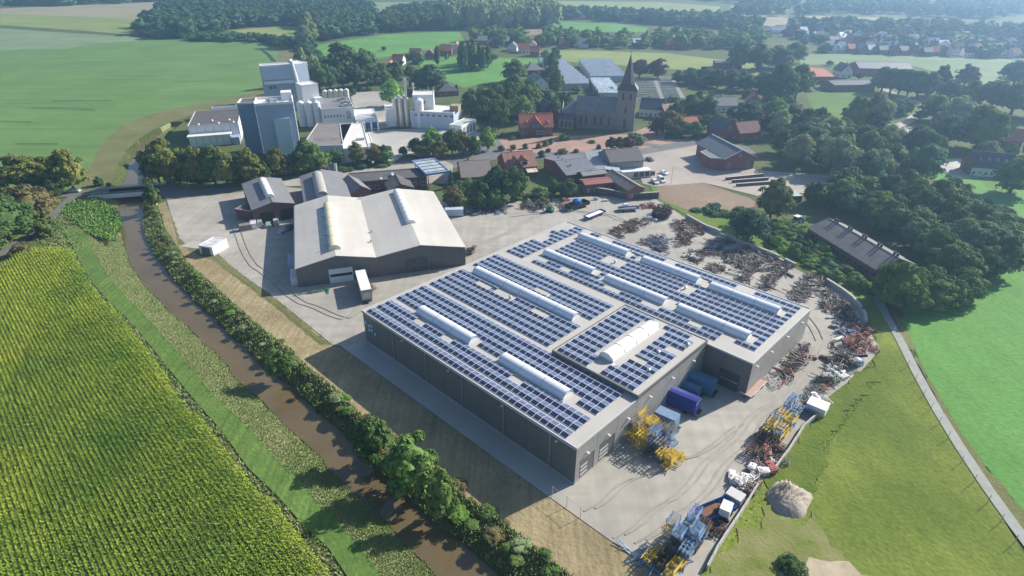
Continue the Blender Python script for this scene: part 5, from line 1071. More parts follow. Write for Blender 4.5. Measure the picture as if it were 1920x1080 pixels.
def tuft_arrays(seed, n=7, lean=.5, w=.10):
    r = np.random.RandomState(seed); V = []; Q = []
    for k in range(n):
        t = r.rand()*6.28; b = r.rand()*.3; c, s = math.cos(t), math.sin(t); L = r.uniform(.25,lean); h = r.uniform(.6,1.1)
        x, y = math.cos(t*2.3)*b, math.sin(t*2.3)*b; o = len(V)
        V += [(x-s*w,y+c*w,0),(x+s*w,y-c*w,0),(x+c*L+s*w*.6,y+s*L-c*w*.6,h),(x+c*L-s*w*.6,y+s*L+c*w*.6,h*.95)]; Q.append((o,o+1,o+2,o+3))
    return np.array(V), np.array(Q)
def cover(name, label, P, z, size, m_, cat='plants', n=7, hs=1.0, w=.10, lean=.5):
    VV = []; QQ = []; o = 0
    for k in range(3):
        a = P[k::3]; zz = z[k::3]; V, Q = tuft_arrays(k+n, n, lean, w); s = np.random.uniform(*size, len(a))
        v, q = scatter_np(V, Q, np.c_[a, zz], s, np.random.rand(len(a))*6.28, s*hs); VV.append(v); QQ.append(q+o); o += len(v)
    link(name, np_mesh(name, np.concatenate(VV), np.concatenate(QQ), m_), kind='stuff', label=label, category=cat)
REED = mat('reed_leaf', (.27,.36,.13), c2=(.42,.43,.22), var=0, scale=.12, coords='W', rough=.8, spec=.15, detail=6)
BANKG = mat('bank_leaf', (.14,.22,.06), c2=(.36,.40,.18), var=0, scale=.25, coords='W', rough=.8, spec=.15, detail=6)
L_, R_ = [], []; lz, rz_ = [], []
for i in range(42000):
    y = Y0+ (np.random.rand()**1.6)*(Y1-Y0)*.9 + 18; l, a, b, r = corr(y)
    u = np.random.rand(); x = l+(a-l)*u; L_.append((x, y)); lz.append((WZ-.5)*u)
    u = np.random.rand(); x = r+(b-r)*u; R_.append((x, y)); rz_.append((WZ-.5)*u)
L_ = np.array(L_); R_ = np.array(R_); lz = np.array(lz); rz_ = np.array(rz_)
cover('reed_bank', 'tall reeds and grasses on the left river bank', L_, lz, (.22,.55), REED, n=6, w=.10)
cover('bank_plants', 'dense nettles and grasses on the right river bank', R_, rz_*.85, (.3,.95), BANKG, n=6, w=.11)
# bushes along the right bank
random.seed(77); bi = 0
y = 58.0
while y < 215:
    l, a, b, r = corr(y)
    for q in range(2):
        x = b + (r-b)*U(.3,1.0) + U(-.2,.6); s_ = U(1.4, 3.6)*(1 if y < 100 else .72)
        where = 'in front of the warehouse' if y < 100 else 'below the mown hay strip' if y < 150 else 'near the bridge'
        c = random.choice(['mid','bright','pale','mid','pale','brown'])
        cn = dict(dark='dark', mid='mid green', pale='pale', blue='blue green', bright='light green', brown='brownish')[c]
        tree(Vector((x, y+U(-.6,.6), 0)), U(.6,1.4)*s_/3, s_, c, f"{'narrow' if s_ < 2.8 else 'wide'} {cn} bush on the right river bank {where}, {'waterside' if x < (b+r)/2 else 'landside'}", 'bush', group=f"{'narrow' if s_ < 2.8 else 'wide'} {cn} bank bushes {where} {'waterside' if x < (b+r)/2 else 'landside'}")
    y += U(2.4, 4.2) if y > 85 else U(1.6, 2.8)
T(775,905,815,100,'mid','tall round willow bush on the river bank facing the warehouse','bush'); T(700,850,780,70,'dark','dark bush left of the tall willow bush','bush'); T(528,700,655,50,'mid','round bush on the bank below the warehouse corner','bush'); T(830,960,880,60,'mid','tangled bush right of the tall willow bush','bush')
# meadow tufts in the foreground right
P = fill(gp([(1612,700),(1560,740),(1535,770),(1500,800),(1470,850),(1440,890),(1400,940),(1370,980),(1340,1030),(1300,1100),(2050,1250),(1985,1120),(1920,1040),(1850,925),(1790,835),(1730,730),(1700,680)]), 2.6)
cover('meadow_grass', 'rough olive green grass of the meadow on the right', P, np.zeros(len(P)), (.07,.15), mat('meadow_leaf', (.19,.29,.04), c2=(.33,.37,.07), var=0, scale=.06, coords='W', rough=.9, spec=.1, detail=6), n=4, w=.3, lean=.8)
land('weedy_edge', [(1645,662),(1600,712),(1545,770),(1505,810),(1470,860),(1430,900),(1450,930),(1520,925),(1545,880),(1560,820),(1620,745),(1660,690)], mat('weedy_turf', (.08,.135,.024), c2=(.15,.185,.032), var=0, scale=.2, coords='W', rough=.95, spec=.1, bump=.6, bscale=2, detail=7), rough=2.2)
P = fill(gp([(1645,662),(1600,712),(1545,770),(1505,810),(1470,860),(1430,900),(1450,930),(1530,920),(1560,830),(1640,720)]), 11)
cover('meadow_weeds', 'dark green weeds along the yard edge', P, np.zeros(len(P)), (.1,.28), BANKG, n=5, w=.2)
SANDG = mat('sandy_turf', (.135,.175,.032), c2=(.25,.24,.11), var=0, scale=.2, coords='W', rough=.95, spec=.1, bump=.4, bscale=2, detail=7)
land('sandy_corner', [(1440,945),(1400,990),(1360,1030),(1320,1085),(1310,1120),(1640,1130),(1600,1060),(1560,1010),(1530,965),(1490,985)], SANDG, rough=2.2)
land('sand_bank', [(1480,1075),(1505,1058),(1540,1052),(1590,1066),(1640,1085),(1660,1120),(1460,1120)], SAND, rough=2.2)
T(1483,1068,1052,50,'dark','low dark bush in the hollow at the sandy corner','bush')
P = fill(gp([(1470,880),(1400,955),(1375,985),(1345,1035),(1320,1090),(1480,1090),(1430,1000),(1440,930)]), 1.6)
cover('meadow_weeds', 'weeds growing through the sandy corner by the yard', P, np.zeros(len(P)), (.12,.3), BANKG, n=5, w=.2)
P = fill(gp([(140,470),(160,510),(187,547),(213,573),(253,613),(283,650),(327,705),(367,753),(417,810),(467,880),(517,927),(567,983),(617,1030),(690,1140),(650,1120),(592,1040),(552,990),(502,940),(452,880),(402,820),(352,765),(307,700),(277,660),(242,615),(207,575),(182,548),(158,510),(138,474)]), 7.0)
cover('verge_plants', 'dry pale grasses between the maize and the green track', P, np.zeros(len(P)), (.25,.6), REED, n=5, w=.14)
P = fill(gp([(116,402),(143,424),(160,455),(150,475),(136,472),(100,470),(60,445),(100,415)]), 2.0)
cover('bank_plants', 'rough grass between the cycle path and the maize', P, np.zeros(len(P)), (.3,.7), REED, n=5, w=.16)
P = fill(gp([(128,380),(180,372),(224,398),(230,423),(215,455),(170,440),(143,420),(114,400)]), 3.0)
cover('bank_plants', 'bright nettles beside the bridge', P, np.zeros(len(P))-.1, (.5,1.1), mat('nettle_leaf', (.12,.26,.05), c2=(.24,.38,.10), var=0, scale=.2, coords='W', rough=.8, spec=.1), n=6, w=.15)

# ------------------------------------------------------------------ farm machines, frames and vehicles on the yard
random.seed(21)
PAINT = {'rust': mat('rusty_steel', (.10,.055,.04), c2=(.19,.11,.08), var=0, scale=2, rough=.9, rv=.3), 'darkrust': mat('dark_rusty_steel', (.045,.03,.027), c2=(.11,.07,.055), var=0, scale=2, rough=.9, rv=.3),
 'iron': mat('grey_iron', (.13,.125,.125), c2=(.24,.23,.22), var=0, scale=2, rough=.7, rv=.3), 'yellow': mat('yellow_paint', (.56,.38,.03), c2=(.68,.50,.06), var=0, scale=1.5, rough=.5, rv=.12),
 'blue': mat('light_blue_paint', (.12,.21,.36), c2=(.20,.31,.48), var=0, scale=1.5, rough=.5, rv=.15), 'white': mat('white_machine_paint', (.62,.60,.57), c2=(.75,.73,.70), var=0, scale=1.5, rough=.5, rv=.1),
 'red': mat('faded_red_paint', (.30,.08,.06), c2=(.38,.15,.11), var=0, scale=1.5, rough=.6, rv=.2), 'green': mat('green_machine_paint', (.03,.18,.09), var=.25, rough=.5, rv=.2),
 'navy': mat('deep_blue_paint', (.02,.03,.22), var=.15, scale=.4, rough=.35), 'royal': mat('royal_blue_paint', (.01,.12,.45), var=.15, scale=.6, rough=.4), 'teal': mat('teal_blue_tarp', (.035,.14,.27), var=.15, scale=.3, rough=.5)}
def curved(mb, x, y, z, s=.5, w=.05):
    P = [(x, y, z), (x, y+.18*s, z+.10*s), (x, y+.40*s, z-.15*s), (x, y+.30*s, z-.6*s), (x, y, z-1.0*s)]
    for a, b in zip(P, P[1:]): mb.beam(a, b, w)
def pr_cult(r):
    mb = MB(); L = r.uniform(2.4, 3.4)
    for y in (0, .6, 1.2): mb.beam((-L/2,y,.75),(L/2,y,.75),.11)
    for x in (-L*.3, 0, L*.3): mb.beam((x,-.1,.75),(x,1.3,.75),.09)
    for k in range(9): curved(mb, -L/2+.15+k*(L-.3)/8, .6*(k%3), .72, .7)
    mb.beam((-.4,0,.8),(0,-.7,1.35),.09); mb.beam((.4,0,.8),(0,-.7,1.35),.09); mb.beam((0,-.7,1.35),(0,.6,.8),.07); return mb
def pr_frame(r):
    mb = MB(); L, W_ = r.uniform(1.8,2.6), r.uniform(1.2,1.7)
    for z in (.12, .5, .88):
        for y in (0, W_): mb.beam((0,y,z),(L,y,z),.10)
        for x in (0, L*.5, L): mb.beam((x,0,z),(x,W_,z),.09)
    for x in (0, L):
        for y in (0, W_): mb.beam((x,y,0),(x,y,1.0),.09)
    return mb
def pr_ladder(r):
    mb = MB(); L = r.uniform(2.6,4.0)
    for y in (0,.7): mb.beam((0,y,.15),(L,y,.15+r.uniform(0,.3)),.13)
    for k in range(7): mb.beam((k*L/6,0,.2),(k*L/6,.7,.2),.08)
    mb.beam((L*.3,.1,.2),(L*.6,.6,1.0),.1); return mb
def pr_roller(r):
    mb = MB(); L = r.uniform(1.8,2.8); mb.cyl((0,0,.35),(L,0,.35),.12,n=8)
    for k in range(9): mb.cyl((k*L/8,0,.35),(k*L/8+.06,0,.35),.36,n=10)
    mb.beam((0,0,.35),(0,.6,.8),.09); mb.beam((L,0,.35),(L,.6,.8),.09); mb.beam((-.1,.6,.8),(L+.1,.6,.8),.12); return mb
def pr_bundle(r):
    mb = MB()
    for k in range(9): x = r.uniform(-.5,.5); z = .1+.14*(k//3); t = r.uniform(-.12,.12); L = r.uniform(1.5,2.4); mb.beam((x-t,-L,z),(x+t,L,z+r.uniform(-.05,.12)),r.uniform(.09,.17))
    return mb
def pr_plough(r):
    mb = MB(); mb.beam((0,0,.9),(3.2,1.4,.9),.16)
    for k in range(4):
        x, y = .5+k*.75, .2+k*.33; mb.beam((x,y,.9),(x-.1,y+.1,.25),.12); mb.add([(x-.35,y-.2,.05),(x+.25,y-.1,.1),(x+.35,y+.25,.5),(x-.2,y+.2,.55)], [(0,1,2,3),(3,2,1,0)])
    mb.beam((0,0,.9),(-.4,.3,1.4),.1); mb.cyl((3.3,1.2,.35),(3.3,1.45,.35),.35,n=10); return mb
def pr_box(r):
    mb = MB(); L, W_, H_ = r.uniform(1.6,2.6), r.uniform(1.0,1.5), r.uniform(.7,1.1)
    mb.add([(0,0,0),(L,0,0),(L,W_,0),(0,W_,0),(-.15,-.12,H_),(L+.15,-.12,H_),(L+.15,W_+.12,H_),(-.15,W_+.12,H_)], [(0,3,2,1),(4,5,6,7),(0,1,5,4),(1,2,6,5),(2,3,7,6),(3,0,4,7)])
    mb.box(.2,L-.2,.1,W_-.1,H_,H_+.12); mb.cyl((L*.3,W_/2,H_+.1),(L*.3,W_/2,H_+.3),.2); mb.beam((0,-.3,.1),(L,-.3,.1),.1); mb.beam((0,-.3,.1),(0,0,.5),.08); return mb
def pr_tank(r):
    mb = MB(); L = r.uniform(1.2,1.9); R_ = .5; mb.cyl((0,0,.65),(L,0,.65),R_,n=12); mb.cyl((L,0,.65),(L+.25,0,.65),R_,R_*.4,n=12); mb.cyl((-.25,0,.65),(0,0,.65),R_*.4,R_,n=12)
    mb.cyl((L/2,0,1.1),(L/2,0,1.28),.18); mb.beam((0,-.4,.05),(L,-.4,.05),.1); mb.beam((0,.4,.05),(L,.4,.05),.1); return mb
PROT = dict(cult=pr_cult, frame=pr_frame, ladder=pr_ladder, roller=pr_roller, bundle=pr_bundle, plough=pr_plough, box=pr_box, tank=pr_tank)
def proto(kind, k, col): return shared(('pr', kind, k, col), lambda: PROT[kind](random.Random(k*17+len(kind))).mesh(kind, PAINT[col]))
KN = dict(cult='cultivator', frame='steel_rack', ladder='steel_lattice', roller='land_roller', bundle='beam_bundle', plough='plough', box='hopper', tank='tank')
KW = dict(cult='cultivator', frame='steel rack', ladder='steel lattice', roller='land roller', bundle='bundle of beams', plough='plough', box='hopper', tank='tank')
CW = dict(rust='rusty', darkrust='dark rusty', iron='grey iron', yellow='yellow', blue='light blue', white='white', red='faded red', green='green')
NI = [0]
def debris(where, poly, n, cols, zmax, ang):
    P = fill(gp(poly), 1.6); c = np.array([(p.x, p.y) for p in gp(poly)]).mean(0)
    for ci, col in enumerate(sorted(set(cols))[:2]):
        mb = MB()
        for x, y in P[ci::2]:
            t = (ang if ang is not None else .7) + random.gauss(0, .5) + random.choice([0, 1.57]); L = U(.4, 1.4); z = U(.08, .25+zmax*.9)
            mb.beam((x-c[0]-math.cos(t)*L, y-c[1]-math.sin(t)*L, max(.05, z+U(-.3,.2))), (x-c[0]+math.cos(t)*L, y-c[1]+math.sin(t)*L, z+U(0,.35)), U(.07,.2))
        if mb.v: link('scrap_heap', mb.mesh('scrap_heap', PAINT[col]), None, (c[0], c[1], 0), kind='stuff', label=f'{CW[col]} loose scrap lying in {where}', category='scrap heap')
def heap(where, poly, n, kinds, cols, zmax=.8, sc=1.0, ang=None, dens=.55):
    if n > 5 and zmax > .35: debris(where, poly, n, [c for c in cols if c in CW], min(zmax, 1.0), ang)
    pl = [(p.x, p.y) for p in gp(poly)]; a = np.array(pl); lo, hi = a.min(0), a.max(0); c = a.mean(0); pts = []
    tr = 0
    n = int(n*1.3)
    while len(pts) < n and tr < 4000:
        tr += 1; x, y = U(lo[0],hi[0]), U(lo[1],hi[1])
        if inpoly([(x,y)], pl)[0] and all((x-q[0])**2+(y-q[1])**2 > dens**2*2.2 for q in pts): pts.append((x,y))
    for i, (x, y) in enumerate(pts):
        k = random.choice(kinds); col = random.choice(cols); me = proto(k, random.randrange(3), col); NI[0] += 1
        o = link(KN[k], me, None, (x, y, .01 + U(0, zmax)*(i % 2)), (ang + U(-.35,.35) + random.choice([0,0,math.pi])) if ang is not None else U(0,6.28),
                 label=' '.join(f"{CW[col]} {KW[k]} {['left','right'][x>c[0]]} {['front','back'][y>c[1]]} in {where}".split()[:16]), category=KW[k].split()[-1] if k != 'bundle' else 'steel beams', group=f'{CW[col]} {KW[k]}s in {where}')
        o.rotation_euler.x = U(-.14,.14); o.rotation_euler.y = U(-.14,.14); s = U(.7,.98)*sc; o.scale = (s,s,s)
WA2 = WA
RR = ['rust','darkrust','iron','darkrust']; KK = ['cult','bundle','ladder','plough','roller','frame']
heap('the first diagonal heap beyond the warehouse roof', [(1140,437),(1168,449),(1192,432),(1220,420),(1215,412),(1175,417)], 16, ['bundle','ladder','cult'], ['rust','darkrust'], .7, ang=.9)
heap('the pale tip of the first diagonal heap', [(1203,418),(1228,414),(1232,406),(1215,405)], 4, ['box','tank'], ['white'], .3)
heap('the second heap close to the roof edge', [(1198,458),(1225,468),(1252,480),(1256,462),(1245,443),(1215,448)], 15, KK, ['iron','darkrust','rust','blue'], .8)
heap('the heap against the block wall', [(1260,420),(1290,412),(1322,432),(1318,442),(1300,448),(1290,462),(1272,462),(1270,440)], 19, KK, ['rust','darkrust','rust'], .8)
heap('the heap with two white hoppers', [(1285,487),(1310,497),(1330,478),(1368,462),(1365,448),(1330,455),(1315,470),(1290,478)], 18, KK, ['darkrust','rust','iron'], .9)
heap('the white hopper pair at the roof edge', [(1283,482),(1300,492),(1300,482),(1290,476)], 3, ['box'], ['white'], .1)
heap('the small heap beside the roof corner', [(1320,505),(1345,517),(1362,505),(1345,495)], 6, KK, ['rust','iron'], .5)
heap('the long heap by the pale wall', [(1330,478),(1400,465),(1440,480),(1485,502),(1480,512),(1425,508),(1405,515),(1360,492)], 30, KK, RR, .9)
heap('the fork of the long heap', [(1378,525),(1402,533),(1412,512),(1398,503)], 8, KK, ['darkrust','rust','iron'], .8)
heap('the second fork of the long heap', [(1418,540),(1440,547),(1458,530),(1482,514),(1460,508),(1432,520)], 14, KK, ['darkrust','rust','iron'], .8)
heap('the grey heap left of the wall bend', [(1475,562),(1500,572),(1520,560),(1550,535),(1540,525),(1515,515),(1500,530),(1480,545)], 20, ['bundle','roller','cult','ladder'], ['iron','iron','darkrust'], .9)
heap('the heap inside the wall bend', [(1535,575),(1560,592),(1600,612),(1614,605),(1596,580),(1575,562),(1545,545)], 22, ['bundle','cult','plough','ladder'], ['darkrust','iron','rust','rust'], .9)
heap('the green machines in the wall bend', [(1558,565),(1575,585),(1585,585),(1570,568)], 3, ['cult','ladder'], ['green'], .6)
heap('the grey scatter below the wall end', [(1570,610),(1600,602),(1612,618),(1590,640),(1568,640)], 12, ['bundle','cult','box','ladder'], ['iron','iron','blue','white'], .6)
heap('the rusty red cluster at the yard corner', [(1605,612),(1625,610),(1635,650),(1615,668),(1595,655),(1600,632)], 16, ['box','frame','cult','ladder'], ['rust','red','rust'], .9)
heap('the dark machines above the white hoppers', [(1562,652),(1592,664),(1612,680),(1600,694),(1575,695),(1548,682)], 14, ['cult','frame','roller','box'], ['darkrust','darkrust','iron'], .9)
heap('the white hopper cluster on the yard edge', [(1545,690),(1572,690),(1590,705),(1572,715),(1545,712)], 10, ['box','tank'], ['white','white','iron'], .8)
heap('the dark green machines below the white hoppers', [(1530,705),(1555,708),(1570,722),(1550,728),(1528,722)], 7, ['cult','frame'], ['green','darkrust'], .7)
heap('the pink brown row beside the white lorry body', [(1522,724),(1550,730),(1545,740),(1522,735)], 5, ['frame','cult'], ['red','iron'], .4)
heap('the grey and blue frames left of the yellow ones', [(1438,812),(1455,805),(1462,825),(1440,828)], 8, ['frame','cult'], ['iron','blue'], 1.0)
heap('the dark rusty row on the yard edge', [(1415,845),(1440,830),(1470,838),(1460,862),(1425,862)], 16, ['cult','frame','ladder'], ['darkrust','rust'], .9)
heap('the white hopper row on the yard edge', [(1398,882),(1412,865),(1440,872),(1432,892),(1410,895)], 9, ['box','cult','frame'], ['white','white','iron'], .7)
heap('the pinkish frames beside the grey hoppers', [(1400,895),(1418,890),(1412,912),(1398,910)], 5, ['frame'], ['white','red'], .7)
heap('the mixed machines before the white lorry body', [(1500,752),(1520,738),(1548,752),(1530,768)], 6, ['cult','box','roller'], ['white','iron','blue'], .4)
heap('the grey machines between rusty row and white hoppers', [(1412,862),(1432,852),(1462,862),(1448,884),(1420,880)], 9, ['cult','box','frame'], ['iron','white','red'], .5)
heap('the machines beside the grey container box', [(1368,935),(1388,915),(1415,915),(1398,940)], 7, ['box','cult','roller'], ['white','iron','darkrust'], .5)
heap('the cream hoppers at the sandy corner', [(1366,905),(1390,898),(1400,918),(1378,922)], 6, ['box'], ['white'], .5)
heap('the rusty frames before the blue tipper body', [(1318,990),(1335,985),(1348,1000),(1335,1010),(1322,1005)], 6, ['frame','cult'], ['rust','darkrust'], .5)
heap('the yellow top of the corner stack', [(1272,1000),(1292,992),(1305,1003),(1290,1015)], 6, ['frame'], ['yellow'], 1.6)
heap('the light blue rails at the bottom corner', [(1178,1035),(1190,1032),(1245,1068),(1240,1078)], 9, ['ladder','bundle'], ['blue'], .2, ang=WA)
# the big stack by the warehouse front
heap('the blue and yellow row on the yard edge', [(1496,765),(1512,752),(1532,768),(1520,782)], 9, ['frame','cult'], ['blue','yellow','iron'], .8)
heap('the dark shaded foot of the tall stack', [(1205,842),(1235,835),(1255,862),(1245,872),(1220,862)], 9, ['cult','ladder','frame'], ['darkrust','iron'], .8, dens=.3)
heap('the yellow tines at the end of the tall stack', [(1248,865),(1262,852),(1276,860),(1266,874)], 6, ['cult','frame'], ['yellow'], .8, dens=.3)
heap('the rusty row along the warehouse east wall', [(1452,710),(1470,690),(1500,648),(1514,655),(1500,685),(1480,710),(1462,722)], 24, KK, ['rust','darkrust','iron','red'], .9)
heap('the white drawbars behind the flat trailer', [(1436,716),(1452,702),(1462,715),(1448,728)], 4, ['box','frame'], ['white'], .4)
heap('the parked row along the garden trees', [(868,398),(905,396),(948,392),(948,399),(905,404),(870,405)], 17, ['cult','box','roller','frame'], ['iron','darkrust','white','blue','darkrust'], .5)
heap('the dark heap by the garden trees', [(975,385),(1000,380),(1030,382),(1035,390),(1005,396),(978,394)], 16, KK, ['darkrust','darkrust','iron'], 1.3)
heap('the thin scatter right of the dark heap', [(1030,384),(1048,380),(1056,384),(1040,390)], 4, ['ladder','bundle'], ['iron'], .2)
heap('the red and white machines by the blue tank', [(1052,392),(1060,380),(1074,378),(1074,392),(1062,397)], 6, ['box','cult','frame'], ['red','white','iron'], .8)
heap('the dark rows behind the yard corner wall', [(1195,388),(1220,382),(1232,386),(1215,394)], 6, KK, ['red','darkrust'], .4)
heap('the white bags beside the grey wall', [(1112,376),(1128,372),(1135,378),(1120,382)], 3, ['tank'], ['white'], .1)
heap('the pallets behind the white hall', [(870,478),(876,468),(890,470),(888,482)], 6, ['frame'], ['darkrust'], 1.0)
heap('the racks beside the box trailer', [(694,535),(700,528),(704,552),(697,558)], 4, ['frame'], ['iron','rust'], .9)
heap('the bits along the hall front wall', [(566,549),(620,541),(622,546),(568,554)], 5, ['bundle','ladder'], ['green','darkrust','darkrust'], .05, ang=.3)
heap('the litter beside the small hut', [(398,462),(412,455),(418,462),(406,470)], 4, ['cult','box'], ['darkrust','iron'], .05)
def stack(where, pts, lays, cols, kind='frame', a0=0, step=(2.3,1.7)):
    p0 = at(*pts[0]); a = facing(*pts) if pts[1] else a0; c, s_ = math.cos(a), math.sin(a); nx, ny, nz = lays
    for k in range(nz):
        for i in range(nx):
            for j in range(ny):
                if k and (i*3+j*5+k*7) % (6-k) == 0 and k == nz-1: continue
                col = cols[(i*2+j+k//2) % len(cols)]; kd = kind if (i+j+k) % 3 else 'cult'
                x, y = p0.x+c*i*step[0]-s_*j*step[1]+U(-.15,.15), p0.y+s_*i*step[0]+c*j*step[1]+U(-.15,.15); NI[0] += 1
                fl = ['bottom','second','third','fourth','top'][min(k,4)]
                o = link(KN[kd], proto(kd, (i+j+k)%3, col), None, (x, y, .01+k*.98), a+U(-.08,.08), label=f"{CW[col]} {KW[kd]} in the {fl} layer of {where}", category=KW[kd].split()[-1], group=f"{CW[col]} {KW[kd]} {fl} layer {where}")
def facing(a, b): v = at(*b)-at(*a); return math.atan2(v.y, v.x)
stack('the tall yellow stack by the warehouse', ((1205,842),(1237,817)), (2,3,5), ['yellow','yellow','yellow','iron'])
stack('the tall grey blue stack by the warehouse', ((1240,858),(1270,832)), (2,2,5), ['blue','iron','blue'])
stack('the yellow stack end by the warehouse', ((1256,880),(1274,866)), (1,2,3), ['yellow'])
stack('the blue stack on the yard edge', ((1484,800),(1512,766)), (3,2,3), ['blue','blue','iron'])
stack('the yellow stack on the yard edge', ((1458,834),(1484,806)), (3,2,4), ['yellow','blue','yellow'])
stack('the rusty stack on the yard edge', ((1428,868),(1452,840)), (3,2,2), ['darkrust','rust'])
stack('the blue corner stack', ((1288,1058),(1318,1018)), (3,2,5), ['blue','blue','darkrust'])
stack('the yellow capped corner stack', ((1276,1032),(1290,1012)), (1,2,5), ['yellow','blue'])
stack('the yellow foot stack at the corner', ((1258,1088),(1282,1060)), (2,3,2), ['yellow','darkrust'])
stack('the rust red stack at the yard corner', ((1606,658),(1622,636)), (2,2,2), ['rust','red','darkrust'])
# tall dark rack block at the yard corner
o, a, w, _ = frame3((1219,409),(1240,413),0)
t = thing('rack_stack', 'tall dark stack of rusty racks at the corner of the yard wall', 'rack stack', o, a)
mb = MB()
for i in range(5):
    for j in range(5):
        x, y = i*w/3.4, j*1.5; z = U(2.2,3.4)
        for q in range(4): mb.beam((x+U(0,1),y+U(0,1),0),(x+U(0,1),y+U(0,1),z),.16)
        for q in range(4): mb.beam((x,y+U(0,1.2),z*(q+1)/4.2),(x+1.4,y+U(0,1.2),z*(q+1)/4.2),.18)
part('rack', mb, PAINT['darkrust'], t, kind='stuff')
part('rack_core', MB().box(.3,w*1.2,.4,6.5,.05,1.9), PAINT['darkrust'], t)

# ---- vehicles
TYRE = mat('tyre', (.02,.02,.022), rough=.85); LIGHT = mat('lamp_lens', (.6,.6,.55), rough=.1); REDL = mat('tail_lens', (.35,.02,.02), rough=.2)
CARP = {n: mat('car_paint_'+n, c, rough=.25, var=.03, coat=.6) for n, c in dict(white=(.72,.73,.74), silver=(.42,.44,.47), dark=(.035,.05,.06), greenish=(.35,.43,.38), blue=(.02,.06,.25)).items()}
def car(p, ang, col, label, van=False, L=4.4, W_=1.78, group=None):
    t = thing('van' if van else 'car', label, 'van' if van else 'car', p, ang, group); m_ = CARP[col]; h = 2.1 if van else 1.45
    pf = [(0,.35),(L,.35),(L,.75),(L-.25,1.0),(L-1.15,1.12),(L-1.9,h-.05),(.35 if not van else .12,h),(.05,1.15)] if van else [(0,.35),(L,.35),(L,.7),(L-.2,.88),(L-1.2,1.0),(L-2.0,h-.03),(.85,h),(.12,1.02)]
    def bd():
        mb = MB(); n = len(pf); ins = [.0 if z < 1.05 else .16 for x, z in pf]
        vs = [(x, -W_/2+i, z) for (x, z), i in zip(pf, ins)] + [(x, W_/2-i, z) for (x, z), i in zip(pf, ins)]
        mb.add(vs, [tuple(range(n-1,-1,-1))[::-1], tuple(range(2*n-1,n-1,-1))] + [(i,n+i,n+(i+1)%n,(i+1)%n) for i in range(n)]); return mb.mesh('body', m_)
    link('body', shared(('cb', van, col, L), bd), t)
    x1 = L-1.95 if not van else L-1.9
    def gl():
        mb = MB(); a0, a1 = (L-1.22, 1.04), (x1+.05, h-.12); b = W_/2-.22
        if van: a0 = (L-1.2, 1.16)
        o_ = .03; mb.add([(a0[0]+o_,-b,a0[1]+o_),(a0[0]+o_,b,a0[1]+o_),(a1[0]+o_,b-.05,a1[1]+o_),(a1[0]+o_,-b+.05,a1[1]+o_)], [(0,1,2,3)])
        return mb.mesh('windscreen', GLASS)
    link('windscreen', shared(('cw', van, L), gl), t)
    def sg(s_):
        mb = MB(); y = s_*(W_/2-.10); xr = (L-2.6 if van else 1.0); q = [(xr,y,1.08),(L-1.4,y,1.08),(x1-.05,y-s_*.07,h-.15),(xr+.1,y-s_*.07,h-.15)]
        mb.add(q, [(0,1,2,3) if s_ < 0 else (3,2,1,0)]); return mb.mesh('side_window', GLASS)
    for s_ in (-1,1): link('side_window', shared(('cs', van, L, s_), lambda: sg(s_)), t)
    if not van: link('rear_window', shared(('cr', L), lambda: MB().add([(.14,-.62,1.05),(.80,-.6,h-.08),(.80,.6,h-.08),(.14,.62,1.05)], [(0,3,2,1),(0,1,2,3)]).mesh('rear_window', GLASS)), t)
    wm = shared('wheel', lambda: MB().cyl((0,-.11,0),(0,.11,0),.33,n=14).mesh('wheel', TYRE)); rm = shared('rim', lambda: MB().cyl((0,-.13,0),(0,.13,0),.19,n=10).mesh('rim', GALV))
    for x in (.85, L-.85):
        for s_ in (-1,1): wl_ = link('wheel', wm, t, (x, s_*(W_/2-.1), .33)); link('rim', rm, wl_)
    hm = shared('headlight', lambda: MB().box(-.02,.03,-.18,.18,-.07,.07).mesh('headlight', LIGHT))
    for s_ in (-1,1): link('headlight', hm, t, (L-.02, s_*(W_/2-.3), .72))
    tm = shared('tail_light', lambda: MB().box(-.03,.02,-.08,.08,-.14,.14).mesh('tail_light', REDL))
    for s_ in (-1,1): link('tail_light', tm, t, (.02, s_*(W_/2-.16), .88))
    return t
def facing(a, b): v = at(*b)-at(*a); return math.atan2(v.y, v.x)
ws = facing((476,430),(474,402))
car(at(477,431), facing((477,431),(474,402)), 'white', 'large white van parked nose in at the brick workshop', van=True, L=6.4, W_=2.2)
car(at(489,428), facing((489,428),(486,407)), 'greenish', 'pale greenish van beside the large white van', van=True, L=4.6)
car(at(505,429), facing((505,429),(503,410)), 'greenish', 'pale station wagon third from the left at the workshop', L=4.5)
car(at(519,425), facing((519,425),(516,405)), 'silver', 'small pale van rightmost of the four at the workshop', van=True, L=4.3)
car(at(524,440), facing((524,440),(534,435)), 'silver', 'silver car standing in the shade beside the white hall', L=4.2)
car(at(539,433), facing((539,433),(547,429)), 'dark', 'dark car close to the white hall side wall', L=4.2)
car(at(128,361), .1, 'silver', 'silver car driving on the road before the bridge')
car(at(1223,340), facing((1223,340),(1236,349)), 'white', 'white estate car, left of the parked pair by the soil square')
car(at(1234,337), facing((1234,337),(1247,346)), 'white', 'white van right of the parked pair by the soil square', van=True, L=4.8)
car(at(1239,324), facing((1239,324),(1251,329)), 'white', 'white hatchback alone on the car park', L=4.0)
car(at(1212,299), facing((1212,299),(1222,303)), 'dark', 'dark green car beside the inn', L=4.1)
for i, (x, y, c, l) in enumerate([(1842,333,'white','white car by the farmhouse patio'),(882,291,'dark','dark car on the street by the white flags'),(1190,206,'silver','silver car right of the church tower')]): car(at(x, y), U(0,3), c, l)
